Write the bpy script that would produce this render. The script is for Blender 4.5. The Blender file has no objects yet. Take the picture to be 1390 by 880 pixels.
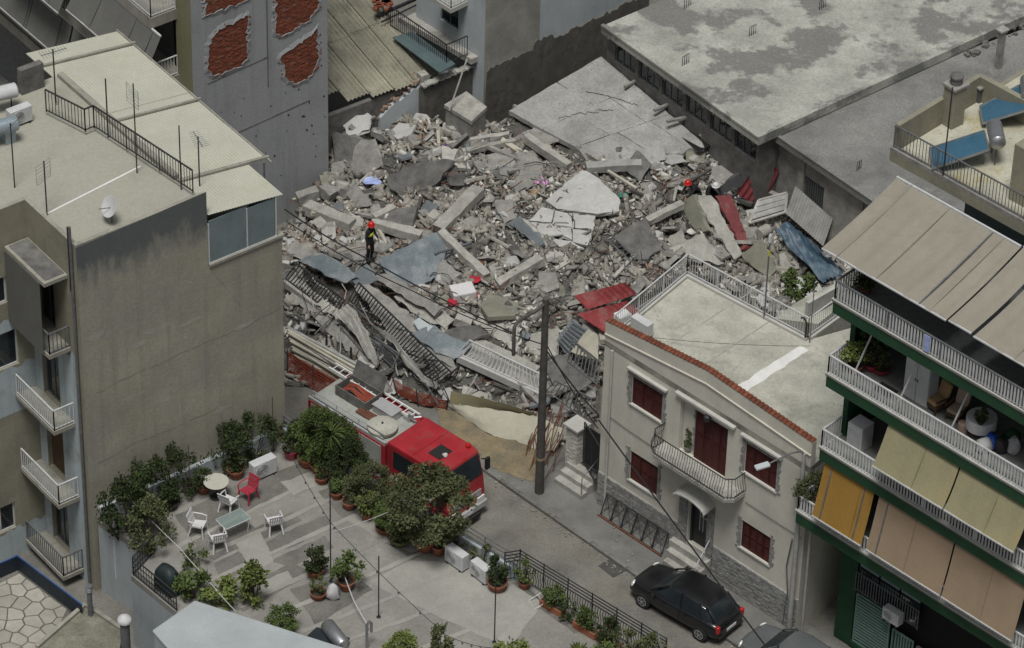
import bpy, bmesh, math, random
import numpy as np
from mathutils import Vector, Matrix
random.seed(7); RNG = np.random.default_rng(11)
scene = bpy.context.scene
COL = scene.collection

# ------------------------------------------------------------ camera, sky, sun, exposure
FOC, DIST, PITCH, ROLL = 5400.0, 150.0, math.radians(38), math.radians(1.6)
FW = Vector((0, math.cos(PITCH), -math.sin(PITCH)))
_r0 = Vector((1, 0, 0)); _u0 = _r0.cross(FW)
RT = _r0 * math.cos(ROLL) + _u0 * math.sin(ROLL)
UP = _u0 * math.cos(ROLL) - _r0 * math.sin(ROLL)
CAM = -FW * DIST
cd = bpy.data.cameras.new('camera'); cam = bpy.data.objects.new('camera', cd); COL.objects.link(cam)
M3 = Matrix((RT, UP, -FW)).transposed(); cam.matrix_world = Matrix.Translation(CAM) @ M3.to_4x4()
cd.sensor_width = 36; cd.lens = 36 * FOC / 1390; cd.clip_start = 1; cd.clip_end = 2000
scene.camera = cam

SUN_EL, SUN_AZ = math.radians(70), math.radians(-172)     # azimuth measured from +y towards +x
w = bpy.data.worlds.new('World'); scene.world = w; w.use_nodes = True
nt = w.node_tree; bg = nt.nodes['Background']
sky = nt.nodes.new('ShaderNodeTexSky'); sky.sky_type = 'NISHITA'; sky.sun_disc = False
sky.sun_elevation = SUN_EL; sky.sun_rotation = SUN_AZ; sky.dust_density = 4; sky.air_density = 1.0
hs = nt.nodes.new('ShaderNodeHueSaturation'); hs.inputs['Saturation'].default_value = 0.28
nt.links.new(sky.outputs[0], hs.inputs['Color']); nt.links.new(hs.outputs[0], bg.inputs[0])
bg.inputs[1].default_value = 0.058
sl = bpy.data.lights.new('sun', 'SUN'); sl.energy = 2.6; sl.angle = math.radians(18); sl.color = (1, .985, .95)
so = bpy.data.objects.new('sun', sl); COL.objects.link(so); so.location = (0, 0, 60)
sd = Vector((math.sin(SUN_AZ) * math.cos(SUN_EL), math.cos(SUN_AZ) * math.cos(SUN_EL), math.sin(SUN_EL)))
so.rotation_euler = (-sd).to_track_quat('-Z', 'Y').to_euler()
scene.view_settings.view_transform = 'Standard'; scene.view_settings.look = 'None'
scene.view_settings.gamma = 1; scene.view_settings.use_curve_mapping = False
scene.view_settings.exposure = -0.08
scene.cycles.max_bounces = 5; scene.cycles.diffuse_bounces = 2

# ------------------------------------------------------------ placing helpers
U = Vector((.70711, -.70711, 0)); V = Vector((.70711, .70711, 0)); Z = Vector((0, 0, 1))
def P(px, py, z=0.0):
    "where the sight line through a photo point meets the level z"
    d = FW * FOC + RT * (px - 695) - UP * (py - 440)
    return CAM + d * ((z - CAM.z) / d.z)
def PP(px, py, O, n):
    d = FW * FOC + RT * (px - 695) - UP * (py - 440)
    return CAM + d * ((O - CAM).dot(n) / d.dot(n))
class Fac:
    "a wall plane: origin O, direction e along it, n outward; s runs along, z up, d outward"
    def __init__(s, O, e):
        s.O = Vector((O[0], O[1], 0)); s.e = Vector((e[0], e[1], 0)).normalized(); s.n = Vector((s.e.y, -s.e.x, 0))
    def at(s, a, z, d=0.0): return s.O + s.e * a + s.n * d + Z * z
    def sz(s, px, py, d=0.0):
        p = PP(px, py, s.O + s.n * d, s.n); return (p - s.O).dot(s.e), p.z
    def box(s, mb, a0, a1, z0, z1, d0, d1):
        mb.hexa(s.at(a0, z0, d0), s.e * (a1 - a0), s.n * (d1 - d0), Z * (z1 - z0))

# ------------------------------------------------------------ mesh builder
class MB:
    def __init__(s): s.v = []; s.f = []
    def poly(s, pts):
        i = len(s.v); s.v += [tuple(p) for p in pts]; s.f.append(tuple(range(i, i + len(pts))))
    def hexa(s, o, a, b, c):
        i = len(s.v); o = Vector(o); a = Vector(a); b = Vector(b); c = Vector(c)
        s.v += [tuple(p) for p in (o, o + a, o + a + b, o + b, o + c, o + a + c, o + a + b + c, o + b + c)]
        s.f += [tuple(i + k for k in q) for q in ((0, 3, 2, 1), (4, 5, 6, 7), (0, 1, 5, 4), (1, 2, 6, 5), (2, 3, 7, 6), (3, 0, 4, 7))]
        return s
    def box(s, c, sx, sy, sz, rz=0.0):
        e = Vector((math.cos(rz), math.sin(rz), 0)); n = Vector((-e.y, e.x, 0)); c = Vector(c)
        return s.hexa(c - e * sx / 2 - n * sy / 2, e * sx, n * sy, Z * sz)       # c = centre of the base
    def prism(s, pts, dz):
        "polygon pts (3D) extruded by vector or height dz"
        d = Z * dz if not isinstance(dz, Vector) else dz
        n = len(pts); i = len(s.v); s.v += [tuple(p) for p in pts] + [tuple(Vector(p) + d) for p in pts]
        s.f.append(tuple(range(i + n - 1, i - 1, -1))); s.f.append(tuple(range(i + n, i + 2 * n)))
        for k in range(n): s.f.append((i + k, i + (k + 1) % n, i + n + (k + 1) % n, i + n + k))
        return s
    def bar(s, p, q, wd, ht, up=Z):
        p = Vector(p); q = Vector(q); d = q - p
        if d.length < 1e-6: return s
        x = d.cross(up)
        if x.length < 1e-6: x = d.cross(Vector((1, 0, 0)))
        x.normalize(); y = x.cross(d).normalized()
        return s.hexa(p - x * wd / 2 - y * ht / 2, d, x * wd, y * ht)
    def tube(s, pts, r, n=6, caps=True):
        pts = [Vector(p) for p in pts]; i = len(s.v); m = len(pts)
        rr = r if isinstance(r, (list, tuple)) else [r] * m
        ref = None
        for k, p in enumerate(pts):
            d = (pts[min(k + 1, m - 1)] - pts[max(k - 1, 0)]).normalized()
            if ref is None: ref = Vector((0, 0, 1)) if abs(d.z) < .9 else Vector((1, 0, 0))
            x = d.cross(ref); x = x.normalized() if x.length > 1e-5 else Vector((1, 0, 0)); y = x.cross(d).normalized(); ref = y
            for j in range(n):
                a = 2 * math.pi * j / n; s.v.append(tuple(p + (x * math.cos(a) + y * math.sin(a)) * rr[k]))
        for k in range(m - 1):
            for j in range(n):
                s.f.append((i + k * n + j, i + k * n + (j + 1) % n, i + (k + 1) * n + (j + 1) % n, i + (k + 1) * n + j))
        if caps:
            s.f.append(tuple(i + j for j in range(n - 1, -1, -1))); s.f.append(tuple(i + (m - 1) * n + j for j in range(n)))
        return s
    def lathe(s, o, prof, n=12, ax=Z):
        o = Vector(o); ax = Vector(ax).normalized(); i = len(s.v)
        x = ax.cross(Vector((0, 1, 0))) if abs(ax.y) < .9 else ax.cross(Vector((1, 0, 0))); x.normalize(); y = ax.cross(x)
        for r, h in prof:
            for j in range(n):
                a = 2 * math.pi * j / n; s.v.append(tuple(o + ax * h + (x * math.cos(a) + y * math.sin(a)) * r))
        for k in range(len(prof) - 1):
            for j in range(n):
                s.f.append((i + k * n + j, i + k * n + (j + 1) % n, i + (k + 1) * n + (j + 1) % n, i + (k + 1) * n + j))
        s.f.append(tuple(i + j for j in range(n - 1, -1, -1))); s.f.append(tuple(i + (len(prof) - 1) * n + j for j in range(n)))
        return s
    def add(s, V_, F_):
        i = len(s.v); s.v += [tuple(p) for p in V_]; s.f += [tuple(i + k for k in f) for f in F_]
        return s
    def mesh(s, name, mat, off=Vector((0, 0, 0)), smooth=None):
        me = bpy.data.meshes.new(name); off = Vector(off)
        me.from_pydata([(a - off.x, b - off.y, c - off.z) for a, b, c in s.v], [], s.f)
        bm = bmesh.new(); bm.from_mesh(me); bmesh.ops.recalc_face_normals(bm, faces=bm.faces); bm.to_mesh(me); bm.free()
        if smooth is not None:
            me.polygons.foreach_set('use_smooth', [True] * len(me.polygons)); me.set_sharp_from_angle(angle=math.radians(smooth))
        if mat: me.materials.append(MATS[mat] if isinstance(mat, str) else mat)
        return me
    def build(s, name, mat, parent=None, loc=None, smooth=None, bevel=0, kind=None):
        "verts are world coordinates, or coordinates local to the parent when the parent carries ['local']"
        if parent is None:
            if loc is None:
                a = np.array(s.v); loc = Vector(((a[:, 0].min() + a[:, 0].max()) / 2, (a[:, 1].min() + a[:, 1].max()) / 2, a[:, 2].min()))
            off = Vector(loc)
        else: off = Vector((0, 0, 0)) if LOCAL.get(parent.name) else Vector(ORG[parent.name])
        o = bpy.data.objects.new(name, s.mesh(name, mat, off, smooth)); COL.objects.link(o)
        if parent is None: o.location = off; ORG[o.name] = off
        else:
            o.parent = parent; ORG[o.name] = off
            if LOCAL.get(parent.name): LOCAL[o.name] = True
        if bevel:
            b = o.modifiers.new('bevel', 'BEVEL'); b.width = bevel; b.segments = 2; b.limit_method = 'ANGLE'
        if kind: o['kind'] = kind
        return o
ORG = {}; LOCAL = {}
def tag(o, label, cat, group=None):
    o['label'] = label; o['category'] = cat
    if group: o['group'] = group
    return o
def thing(name, label, cat, loc, rz=0.0, group=None, local=False):
    o = bpy.data.objects.new(name, None); COL.objects.link(o); o.location = loc; o.rotation_euler = (0, 0, rz)
    o.empty_display_size = .3; ORG[o.name] = Vector(loc)
    if local: LOCAL[o.name] = True
    return tag(o, label, cat, group)
def copy_tree(o, loc=None, rz=None, label=None, scale=None, parent=None):
    c = o.copy(); COL.objects.link(c); c.parent = parent
    if loc is not None: c.location = loc
    if rz is not None: c.rotation_euler = (0, 0, rz) if not isinstance(rz, tuple) else rz
    if scale is not None: c.scale = (scale,) * 3 if not isinstance(scale, tuple) else scale
    if label: c['label'] = label
    for ch in o.children: copy_tree(ch, parent=c)
    return c
def struct(o): o['kind'] = 'structure'; return o

# ------------------------------------------------------------ materials
MATS = {}
def mat(name, col, rough=.85, var=.22, scale=1.5, bump=.25, bscale=18., stain=None, stain_amt=.5, stain_scale=.5,
        streak=None, streak_amt=.5, metal=0., spec=.35, rnd=0., alpha=1., trans=0., col2=None, speck=None, world=False, sharp=0):
    m = bpy.data.materials.new(name); m.use_nodes = True; n = m.node_tree.nodes; L = m.node_tree.links; MATS[name] = m
    b = n['Principled BSDF']; b.inputs['Roughness'].default_value = rough; b.inputs['Metallic'].default_value = metal
    b.inputs['Specular IOR Level'].default_value = spec
    if trans: b.inputs['Transmission Weight'].default_value = trans
    if alpha < 1: b.inputs['Alpha'].default_value = alpha
    tc = n.new('ShaderNodeTexCoord'); src = tc.outputs['Object']
    if world: g = n.new('ShaderNodeNewGeometry'); src = g.outputs['Position']
    def noise(sc, det=4, rgh=.6, mapping=None):
        t = n.new('ShaderNodeTexNoise'); t.inputs['Scale'].default_value = sc; t.inputs['Detail'].default_value = det; t.inputs['Roughness'].default_value = rgh
        s = src
        if mapping:
            mp = n.new('ShaderNodeMapping'); mp.inputs['Scale'].default_value = mapping; L.new(s, mp.inputs[0]); s = mp.outputs[0]
        L.new(s, t.inputs['Vector']); return t.outputs['Fac']
    def ramp(f, lo, hi):
        r = n.new('ShaderNodeMapRange'); r.inputs['From Min'].default_value = lo; r.inputs['From Max'].default_value = hi; L.new(f, r.inputs['Value']); return r.outputs[0]
    def mix(f, a, bb, mode='MIX'):
        x = n.new('ShaderNodeMix'); x.data_type = 'RGBA'; x.blend_type = mode
        for sock, val in ((x.inputs['Factor'], f), (x.inputs['A'], a), (x.inputs['B'], bb)):
            if hasattr(val, 'is_output'): L.new(val, sock)
            elif isinstance(val, (int, float)): sock.default_value = val
            else: sock.default_value = (*val, 1) if len(val) == 3 else val
        return x.outputs['Result']
    def sc(c, k): return tuple(min(1, a * k) for a in c)
    c = mix(ramp(noise(scale, 6, .65), .3, .7), sc(col, 1 - var), sc(col2 or col, 1 + var))
    fn_ = ramp(noise(scale * 9 + 6, 5, .7), .3, .7); mr = n.new('ShaderNodeMapRange'); mr.inputs['To Min'].default_value = 1 - var * .75; mr.inputs['To Max'].default_value = 1 + var * .6; L.new(fn_, mr.inputs['Value']); cc0 = n.new('ShaderNodeCombineColor')
    for k in range(3): L.new(mr.outputs[0], cc0.inputs[k])
    if stain:
        f = ramp(noise(stain_scale, 7, .7), .62 - .3 * stain_amt, .70 - .1 * stain_amt) if not sharp else ramp(noise(stain_scale, 8, .62), sharp - .02, sharp + .03)
        ml = n.new('ShaderNodeMath'); ml.operation = 'MULTIPLY'; ml.inputs[1].default_value = min(1, stain_amt + .3); L.new(f, ml.inputs[0])
        c = mix(ml.outputs[0], c, stain)
    if streak:
        f = ramp(noise(1.0, 5, .6, (2.6, 2.6, .16)), .5, .72)
        ml = n.new('ShaderNodeMath'); ml.operation = 'MULTIPLY'; ml.inputs[1].default_value = streak_amt; L.new(f, ml.inputs[0])
        c = mix(ml.outputs[0], c, streak)
    if speck:
        c = mix(ramp(noise(9, 3, .5), .64, .70), c, speck)
    c = mix(1.0, c, cc0.outputs[0], 'MULTIPLY')
    if rnd:
        oi = n.new('ShaderNodeObjectInfo'); r = n.new('ShaderNodeMapRange'); r.inputs['To Min'].default_value = 1 - rnd; r.inputs['To Max'].default_value = 1 + rnd
        L.new(oi.outputs['Random'], r.inputs['Value']); cc = n.new('ShaderNodeCombineColor')
        for k in range(3): L.new(r.outputs[0], cc.inputs[k])
        c = mix(1.0, c, cc.outputs[0], 'MULTIPLY')
    L.new(c, b.inputs['Base Color'])
    if bump:
        bp = n.new('ShaderNodeBump'); bp.inputs['Strength'].default_value = bump; bp.inputs['Distance'].default_value = .03
        L.new(noise(bscale, 5, .65), bp.inputs['Height']); L.new(bp.outputs[0], b.inputs['Normal'])
    return m

mat('asphalt', (.165, .16, .142), .9, .32, .6, .4, 40, stain=(.215, .2, .165), stain_amt=.45, stain_scale=.35, speck=(.17, .16, .13))
mat('asphalt_patch', (.07, .07, .065), .9, .25, 2, .3, 40)
mat('pavement', (.17, .168, .155), .9, .2, 1.0, .3, 25, stain=(.10, .10, .095), stain_amt=.3, stain_scale=.7)
mat('kerb', (.15, .148, .135), .9, .3, 2.0, .3, 25, rnd=.15)
mat('dirt', (.24, .195, .12), .95, .3, 1.4, .5, 30, stain=(.15, .135, .10), stain_amt=.5, stain_scale=.9)
mat('cream', (.58, .56, .485), .85, .09, .8, .15, 30, stain=(.50, .48, .41), stain_amt=.4, stain_scale=.6, streak=(.42, .41, .36), streak_amt=.3)
mat('white_trim', (.46, .455, .42), .8, .12, 2, .1, 30, streak=(.35, .34, .3), streak_amt=.3)
mat('stone', (.27, .27, .26), .9, .35, 5, .4, 22)
mat('mortar', (.42, .41, .38), .95, .2, 4, .3, 30)
mat('shutter', (.06, .012, .010), .6, .25, 3, .1, 30)
mat('rooftile', (.17, .055, .03), .8, .3, 6, .2, 25, rnd=.3)
mat('roof_grey', (.45, .445, .38), .92, .2, .6, .2, 25, stain=(.24, .24, .2), stain_amt=.5, stain_scale=.55, streak=None, speck=(.30, .3, .26))
mat('roof_white', (.70, .70, .68), .85, .1, 2, .15, 25)
mat('iron', (.03, .03, .032), .6, .3, 6, .1, 30, spec=.4)
mat('iron_grey', (.12, .125, .13), .6, .3, 6, .1, 30, spec=.4)
mat('white_metal', (.52, .53, .53), .55, .12, 4, .05, 30, spec=.4)
mat('steel', (.42, .43, .44), .35, .15, 4, .05, 20, metal=.8)
mat('glass', (.02, .026, .03), .08, .2, 2, 0, spec=.6)
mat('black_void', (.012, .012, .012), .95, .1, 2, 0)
mat('dark_wood', (.09, .055, .03), .75, .35, 3, .2, 20)
mat('pole_wood', (.085, .08, .072), .85, .3, 3, .4, 20, streak=(.04, .037, .033), streak_amt=.6)
mat('concrete', (.27, .262, .242), .92, .34, 2.2, .8, 12, stain=(.17, .168, .158), stain_amt=.35, stain_scale=1.0)
mat('concrete_light', (.37, .36, .325), .92, .3, 2.2, .8, 14, stain=(.26, .255, .24), stain_amt=.35, stain_scale=1.2, rnd=.12)
mat('concrete_dark', (.145, .142, .134), .92, .38, 2.2, .8, 12, stain=(.2, .2, .19), stain_amt=.3, stain_scale=1.2, rnd=.15)
mat('olive_wall', (.27, .255, .19), .92, .16, .45, .3, 12, stain=(.2, .19, .15), stain_amt=.5, stain_scale=.4, streak=(.19, .185, .155), streak_amt=.35)
# ------------------------------------------------------------ shared builders
def lerp(a, b, t): return a + (b - a) * t
def wall_holes(mb, fac, s0, s1, z0, z1, holes, depth=.15):
    "wall skin with real openings (s0, s1, z0, z1) and their reveals"
    ss = sorted({s0, s1, *[h[k] for h in holes for k in (0, 1)]}); zs = sorted({z0, z1, *[h[k] for h in holes for k in (2, 3)]})
    for a, b in zip(ss, ss[1:]):
        for c, d in zip(zs, zs[1:]):
            if any(h[0] <= a and b <= h[1] and h[2] <= c and d <= h[3] for h in holes): continue
            mb.poly([fac.at(a, c), fac.at(b, c), fac.at(b, d), fac.at(a, d)])
    for a, b, c, d in holes:
        for p, q in (((a, c), (a, d)), ((a, d), (b, d)), ((b, d), (b, c)), ((b, c), (a, c))):
            mb.poly([fac.at(*p), fac.at(*q), fac.at(*q, -depth), fac.at(*p, -depth)])
def railing(parent, pts, h, mt, gap=.12, bar=.018, top=.05, post=1.6, name='railing', low=.08, mt_top=None, mids=()):
    r = MB(); b = MB(); pts = [Vector(p) for p in pts]
    for p, q in zip(pts, pts[1:]):
        L = (q - p).length
        r.bar(p + Z * h, q + Z * h, top, top * .8); r.bar(p + Z * low, q + Z * low, top * .7, top * .6)
        for m in mids: r.bar(p + Z * m, q + Z * m, top * .6, top * .6)
        k = max(1, round(L / post))
        for i in range(k + 1): c = lerp(p, q, i / k); r.bar(c, c + Z * (h - top * .4), top * .8, top * .8)
        k = max(2, int(L / gap))
        for i in range(1, k): c = lerp(p, q, i / k); b.bar(c + Z * low, c + Z * (h - top * .4), bar, bar)
    ro = r.build(name, mt_top or mt, parent)
    b.build('balusters', mt, ro, kind='stuff')
    return ro
def window(parent, fac, s0, s1, z0, z1, d=-.12, frame='white_metal', pane='glass', leaves=2, fw=.05, name='window'):
    m = MB()
    for a, b, c, e in ((s0, s0 + fw, z0, z1), (s1 - fw, s1, z0, z1), (s0 + fw, s1 - fw, z0, z0 + fw), (s0 + fw, s1 - fw, z1 - fw, z1)): fac.box(m, a, b, c, e, d, d + .05)
    wd = (s1 - s0 - 2 * fw) / leaves
    for k in range(1, leaves): x = s0 + fw + k * wd; fac.box(m, x - fw / 2, x + fw / 2, z0 + fw, z1 - fw, d + .002, d + .045)
    o = m.build(name, frame, parent)
    for k in range(leaves):
        g = MB(); x = s0 + fw + k * wd; g.poly([fac.at(x, z0 + fw, d + .02), fac.at(x + wd, z0 + fw, d + .02), fac.at(x + wd, z1 - fw, d + .02), fac.at(x, z1 - fw, d + .02)])
        g.build('pane', pane, o)
    return o
def shutter_window(parent, fac, s0, s1, z0, z1, leaves=4, mt='shutter', name='shuttered_window', d=-.1):
    m = MB()
    for a, b, c, e in ((s0, s0 + .05, z0, z1), (s1 - .05, s1, z0, z1), (s0 + .05, s1 - .05, z1 - .05, z1), (s0 + .05, s1 - .05, z0, z0 + .05)): fac.box(m, a, b, c, e, d - .02, d + .05)
    fac.box(m, s0 + .05, s1 - .05, z0 + .05, z1 - .05, d - .04, d - .02)
    o = m.build(name, mt, parent); wd = (s1 - s0 - .1) / leaves
    for k in range(leaves):
        g = MB(); a = s0 + .05 + k * wd + .006; b = a + wd - .012; q = .04
        dd = d + (.0 if k % 2 else .012)
        for x0, x1, y0, y1 in ((a, a + q, z0 + .06, z1 - .06), (b - q, b, z0 + .06, z1 - .06), (a + q, b - q, z0 + .06, z0 + .12), (a + q, b - q, z1 - .12, z1 - .06), (a + q, b - q, (z0 + z1) / 2 - .03, (z0 + z1) / 2 + .03)): fac.box(g, x0, x1, y0, y1, dd, dd + .04)
        z = z0 + .13
        while z < z1 - .16:
            if abs(z - (z0 + z1) / 2) > .06: g.hexa(fac.at(a + q, z, dd + .002), fac.e * (b - a - 2 * q), fac.n * .03 + Z * -.03, Z * .018)
            z += .06
        g.build('shutter', mt, o)
    return o
def ac_unit(loc, rz, label, wd=.85, ht=.6, dp=.32, z_leg=.08, group='air conditioner outdoor units'):
    t = thing('air_conditioner', label, 'air conditioner', loc, rz, group, local=True)
    m = MB().box((0, 0, z_leg), wd, dp, ht); m.build('casing', 'white_metal', t, bevel=.02)
    f = MB(); r = ht * .40; cx = -wd * .14
    f.lathe((cx, -dp / 2 - .001, z_leg + ht * .52), [(r, 0), (r, .012), (r * .93, .012), (r * .93, .002)], 20, (0, -1, 0)); g = f.build('fan_guard', 'white_metal', t)
    h = MB()
    h.lathe((cx, -dp / 2 - .002, z_leg + ht * .52), [(r * .92, 0), (r * .92, .006), (r * .2, .008)], 20, (0, -1, 0)); h.build('fan', 'iron_grey', t)
    l = MB()
    for k in range(5):
        l.lathe((cx, -dp / 2 - .012, z_leg + ht * .52), [(r * (.25 + .16 * k), 0), (r * (.25 + .16 * k), .006), (r * (.25 + .16 * k) - .008, .006), (r * (.25 + .16 * k) - .008, 0)], 20, (0, -1, 0))
    l.build('grille', 'white_metal', g)
    for s in (-1, 1): MB().box((s * wd * .36, 0, 0), .06, dp * 1.1, z_leg).build('foot', 'iron', t)
    return t

# ------------------------------------------------------------ ground, street, pavement
g = MB(); g.poly([(-90, -90, 0), (90, -90, 0), (90, 110, 0), (-90, 110, 0)])
street = struct(g.build('street', 'asphalt', loc=(0, 0, 0)))
A0 = P(811, 682, .13); B0 = P(1080, 858, .13); HF = Fac(A0, B0 - A0); HL = (Vector((B0.x, B0.y, 0)) - HF.O).length
HF2 = Fac(HF.O, HF.e)
kerb_a = P(560, 574, 0); kerb_b = P(1420, 1172, 0); kd = (kerb_b - kerb_a); kn = kd.normalized(); kp = Vector((-kn.y, kn.x, 0))
g = MB(); g.prism([kerb_a + kp * .15, kerb_b + kp * .15, kerb_b + kp * 2.6, kerb_a + kp * 2.6], .13)
pav = struct(g.build('pavement', 'pavement', loc=(kerb_a.x, kerb_a.y, 0)))
base = None; kl = .92
for i in range(int(kd.length / kl)):
    p = kerb_a + kn * (i * kl)
    if base is None:
        m = MB(); m.hexa((0, 0, -.05), kn * (kl - .015), kp * .147, Z * .185); base = m.mesh('kerb_stone', 'kerb')
    o = bpy.data.objects.new('kerb_stone', base); COL.objects.link(o); o.parent = pav
    o.location = p - Vector(ORG[pav.name]) + Vector((0, 0, random.uniform(-.008, .006)))
g = MB(); c = P(831, 771, 0.004); g.poly([c + U * a + V * b + Z * 0 for a, b in ((-.42, -.3), (.4, -.35), (.46, .28), (-.38, .33))]); g.build('road_patch', 'asphalt_patch', street)
# sandy dirt washed over the road edge in front of the collapse
g = MB(); _d = [P(x, y, .146) for x, y in ((590, 552), (640, 545), (700, 575), (738, 612), (735, 640), (722, 655), (700, 646), (676, 640), (660, 628), (640, 610), (600, 585))]; pts = [lerp(p, q, i / 7) + Vector((random.gauss(0, .07), random.gauss(0, .07), 0)) for p, q in zip(_d, _d[1:] + _d[:1]) for i in range(7)]; g.poly(pts)
struct(g.build('sandy_dirt', 'dirt', loc=(pts[0].x, pts[0].y, 0)))

# ------------------------------------------------------------ cream two-storey house
house = thing('town_house', 'cream two storey house with dark red shutters and flat railed roof', 'house', (A0.x, A0.y, 0))
bk = Vector((math.cos(math.radians(52.5)), math.sin(math.radians(52.5)), 0)); HZ = 7.5; DEP = 4.75
h_lo = (1.45, 2.78, 2.12, 3.42); h_up = (1.36, 2.8, 5.5, 6.72); h_bd = (4.25, 5.8, 4.75, 6.95); h_rec = (3.62, 4.25, 4.75, 6.95)
h_ur = (6.62, 8.06, 5.62, 6.9); h_lr = (6.7, 8.03, 2.3, 3.5); h_fd = (4.3, 5.15, 1.0, 3.2)
g = MB(); wall_holes(g, HF, 0, HL, 0, HZ, [h_lo, h_up, (3.62, 5.8, 4.75, 6.95), h_ur, h_lr, h_fd], .18)
A_ = HF.at(0, 0); B_ = HF.at(HL, 0); C_ = B_ + bk * 9; D_ = A_ + bk * DEP
for p, q in ((B_, C_), (C_, C_ - HF.e * 3.0), (D_, A_)): g.poly([p, q, q + Z * HZ, p + Z * HZ])
E_ = PP(1096, 462, Vector((0, 0, HZ)), Z); E_.z = 0
g.poly([D_, E_, E_ + Z * HZ, D_ + Z * HZ])
g.build('wall', 'cream', house)
g = MB(); g.prism([HF.at(.0, HZ - .25), HF.at(HL, HZ - .25), C_ + Z * (HZ - .25), C_ - HF.e * 2.2 + Z * (HZ - .25), E_ + Z * (HZ - .25), D_ + Z * (HZ - .25)], .25)
roof = g.build('roof', 'roof_grey', house)
# parapet gable on the front with barrel-tile coping
prof = [(0, 8.33), (4.7, 8.86), (HL, 8.56)]
g = MB(); pts = [HF.at(0, HZ, .003), HF.at(HL, HZ, .003)] + [HF.at(s, z, .003) for s, z in reversed(prof)]
g.prism(pts, HF.n * -.22); g.build('parapet', 'cream', house)
g = MB()
for (s, z), (s2, z2) in zip(prof, prof[1:]): g.bar(HF.at(s, z - .55, .02), HF.at(s2, z2 - .55, .02), .05, .05)
g.build('moulding', 'cream', house)
t = MB(); n = 8
ring = [(math.cos(math.pi * k / n) * .083, math.sin(math.pi * k / n) * .055) for k in range(n + 1)] + [(math.cos(math.pi * k / n) * .07, math.sin(math.pi * k / n) * .04) for k in range(n, -1, -1)]
t.prism([Vector((a, -.12, b)) for a, b in ring], Vector((0, .24, 0))); tm = t.mesh('roof_tile', 'rooftile', smooth=40)
for (s, z), (s2, z2) in zip(prof, prof[1:]):
    k = int((s2 - s) / .172)
    for i in range(k):
        f = (i + .5) / k; o = bpy.data.objects.new('roof_tile', tm); COL.objects.link(o); o.parent = house
        o.location = HF.at(lerp(s, s2, f), lerp(z, z2, f) + .012, -.1) - ORG[house.name]
        o.rotation_euler = (random.uniform(.02, .09), -math.atan2(z2 - z, s2 - s), math.atan2(HF.e.y, HF.e.x) + random.uniform(-.03, .03))
# low roof kerb and white railing on the open sides
Dz = D_ + Z * HZ; Az = HF.at(.1, HZ, -.3); Ez = E_ + Z * HZ
g = MB(); inn = lambda p, a, b: p + HF.e * a - bk * b
g.bar(Az + Z * .06, Dz + Z * .06, .2, .12); g.bar(Dz + HF.e * .1 + Z * .058, Ez + Z * .058, .2, .116); Gz = PP(1150, 423, Vector((0, 0, HZ)), Z); g.bar(Ez + bk * .1 + Z * .056, Gz + Z * .056, .2, .112)
g.build('roof_kerb', 'white_trim', house)
railing(house, [Az + Z * .12 + HF.e * .02, Dz + Z * .12, Ez + Z * .12, Gz + Z * .12], .85, 'white_metal', .115, .02, .045, 1.5)
for k, (a, b) in enumerate((((1004, 530), (1092, 472)),)):
    p = PP(*a, Vector((0, 0, HZ + .006)), Z); q = PP(*b, Vector((0, 0, HZ + .006)), Z); d = (q - p).normalized(); x = Vector((d.y, -d.x, 0))
    g = MB(); pts = []
    for i in range(13): c = lerp(p - d * .6, q, i / 12); pts.append((c, random.uniform(.16, .24), random.uniform(.16, .24)))
    g.poly([c + x * a for c, a, b in pts] + [c - x * b for c, a, b in reversed(pts)])
    g.build('waterproof_strip', 'roof_white', roof)
for a, b in (((862, 420), (940, 368)), ((905, 470), (1020, 395)), ((960, 492), (1050, 432))):   # faint screed joints
    p = PP(*a, Vector((0, 0, HZ + .004)), Z); q = PP(*b, Vector((0, 0, HZ + .004)), Z); g = MB(); g.hexa(p, q - p, HF.e * .04, Z * .003); g.build('screed_joint', 'concrete_light', roof)
# openings
for hh, kind in ((h_lo, 3), (h_up, 3), (h_ur, 4), (h_lr, 4)):
    shutter_window(house, HF, *hh, leaves=kind)
    g = MB(); HF.box(g, hh[0] - .08, hh[1] + .08, hh[2] - .06, hh[2] - .002, -.1, .06); g.build('window_sill', 'white_trim', house)
    g = MB()
    for side in (0, 1):
        z = hh[2] - .05
        while z < hh[3] + .1:
            hgt = random.uniform(.06, .12); ln = random.uniform(.1, .22)
            if side == 0: HF.box(g, hh[0] - ln, hh[0] - .004, z, z + hgt, .002, .03)
            else: HF.box(g, hh[1] + .004, hh[1] + ln, z, z + hgt, .002, .03)
            z += hgt + .02
    if hh[2] > 4:
        g2 = MB(); HF.box(g2, hh[0] - .18, hh[1] + .22, hh[3] + .26, hh[3] + .34, .002, .14); g2.build('drip_ledge', 'white_trim', house)
        x = hh[0]
        while x < hh[1]: l = random.uniform(.08, .16); HF.box(g, x, min(x + l, hh[1]), hh[3] + .01, hh[3] + random.uniform(.06, .13), .002, .03); x += l + .015
    g.build('stone_surround', 'stone', house, kind='stuff')
g = MB(); HF.box(g, 3.45, 6.15, 7.22, 7.31, .002, .16); g.build('drip_ledge', 'white_trim', house)
g = MB(); HF.box(g, 3.62, 4.25, 4.75, 6.95, -.24, -.19); HF.box(g, 4.2, 5.85, 6.9, 6.949, -.5, -.18); g.build('recess_wall', 'cream', house)
shutter_window(house, HF, 4.25, 5.8, 4.75, 6.93, leaves=4, name='balcony_door', d=-.16)
g = MB(); z = 4.8
while z < 6.9: hgt = random.uniform(.07, .12); HF.box(g, 4.25 - random.uniform(.08, .16), 4.246, z, z + hgt, -.2, -.16); z += hgt + .02
g.build('stone_surround', 'stone', house, kind='stuff')
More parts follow.
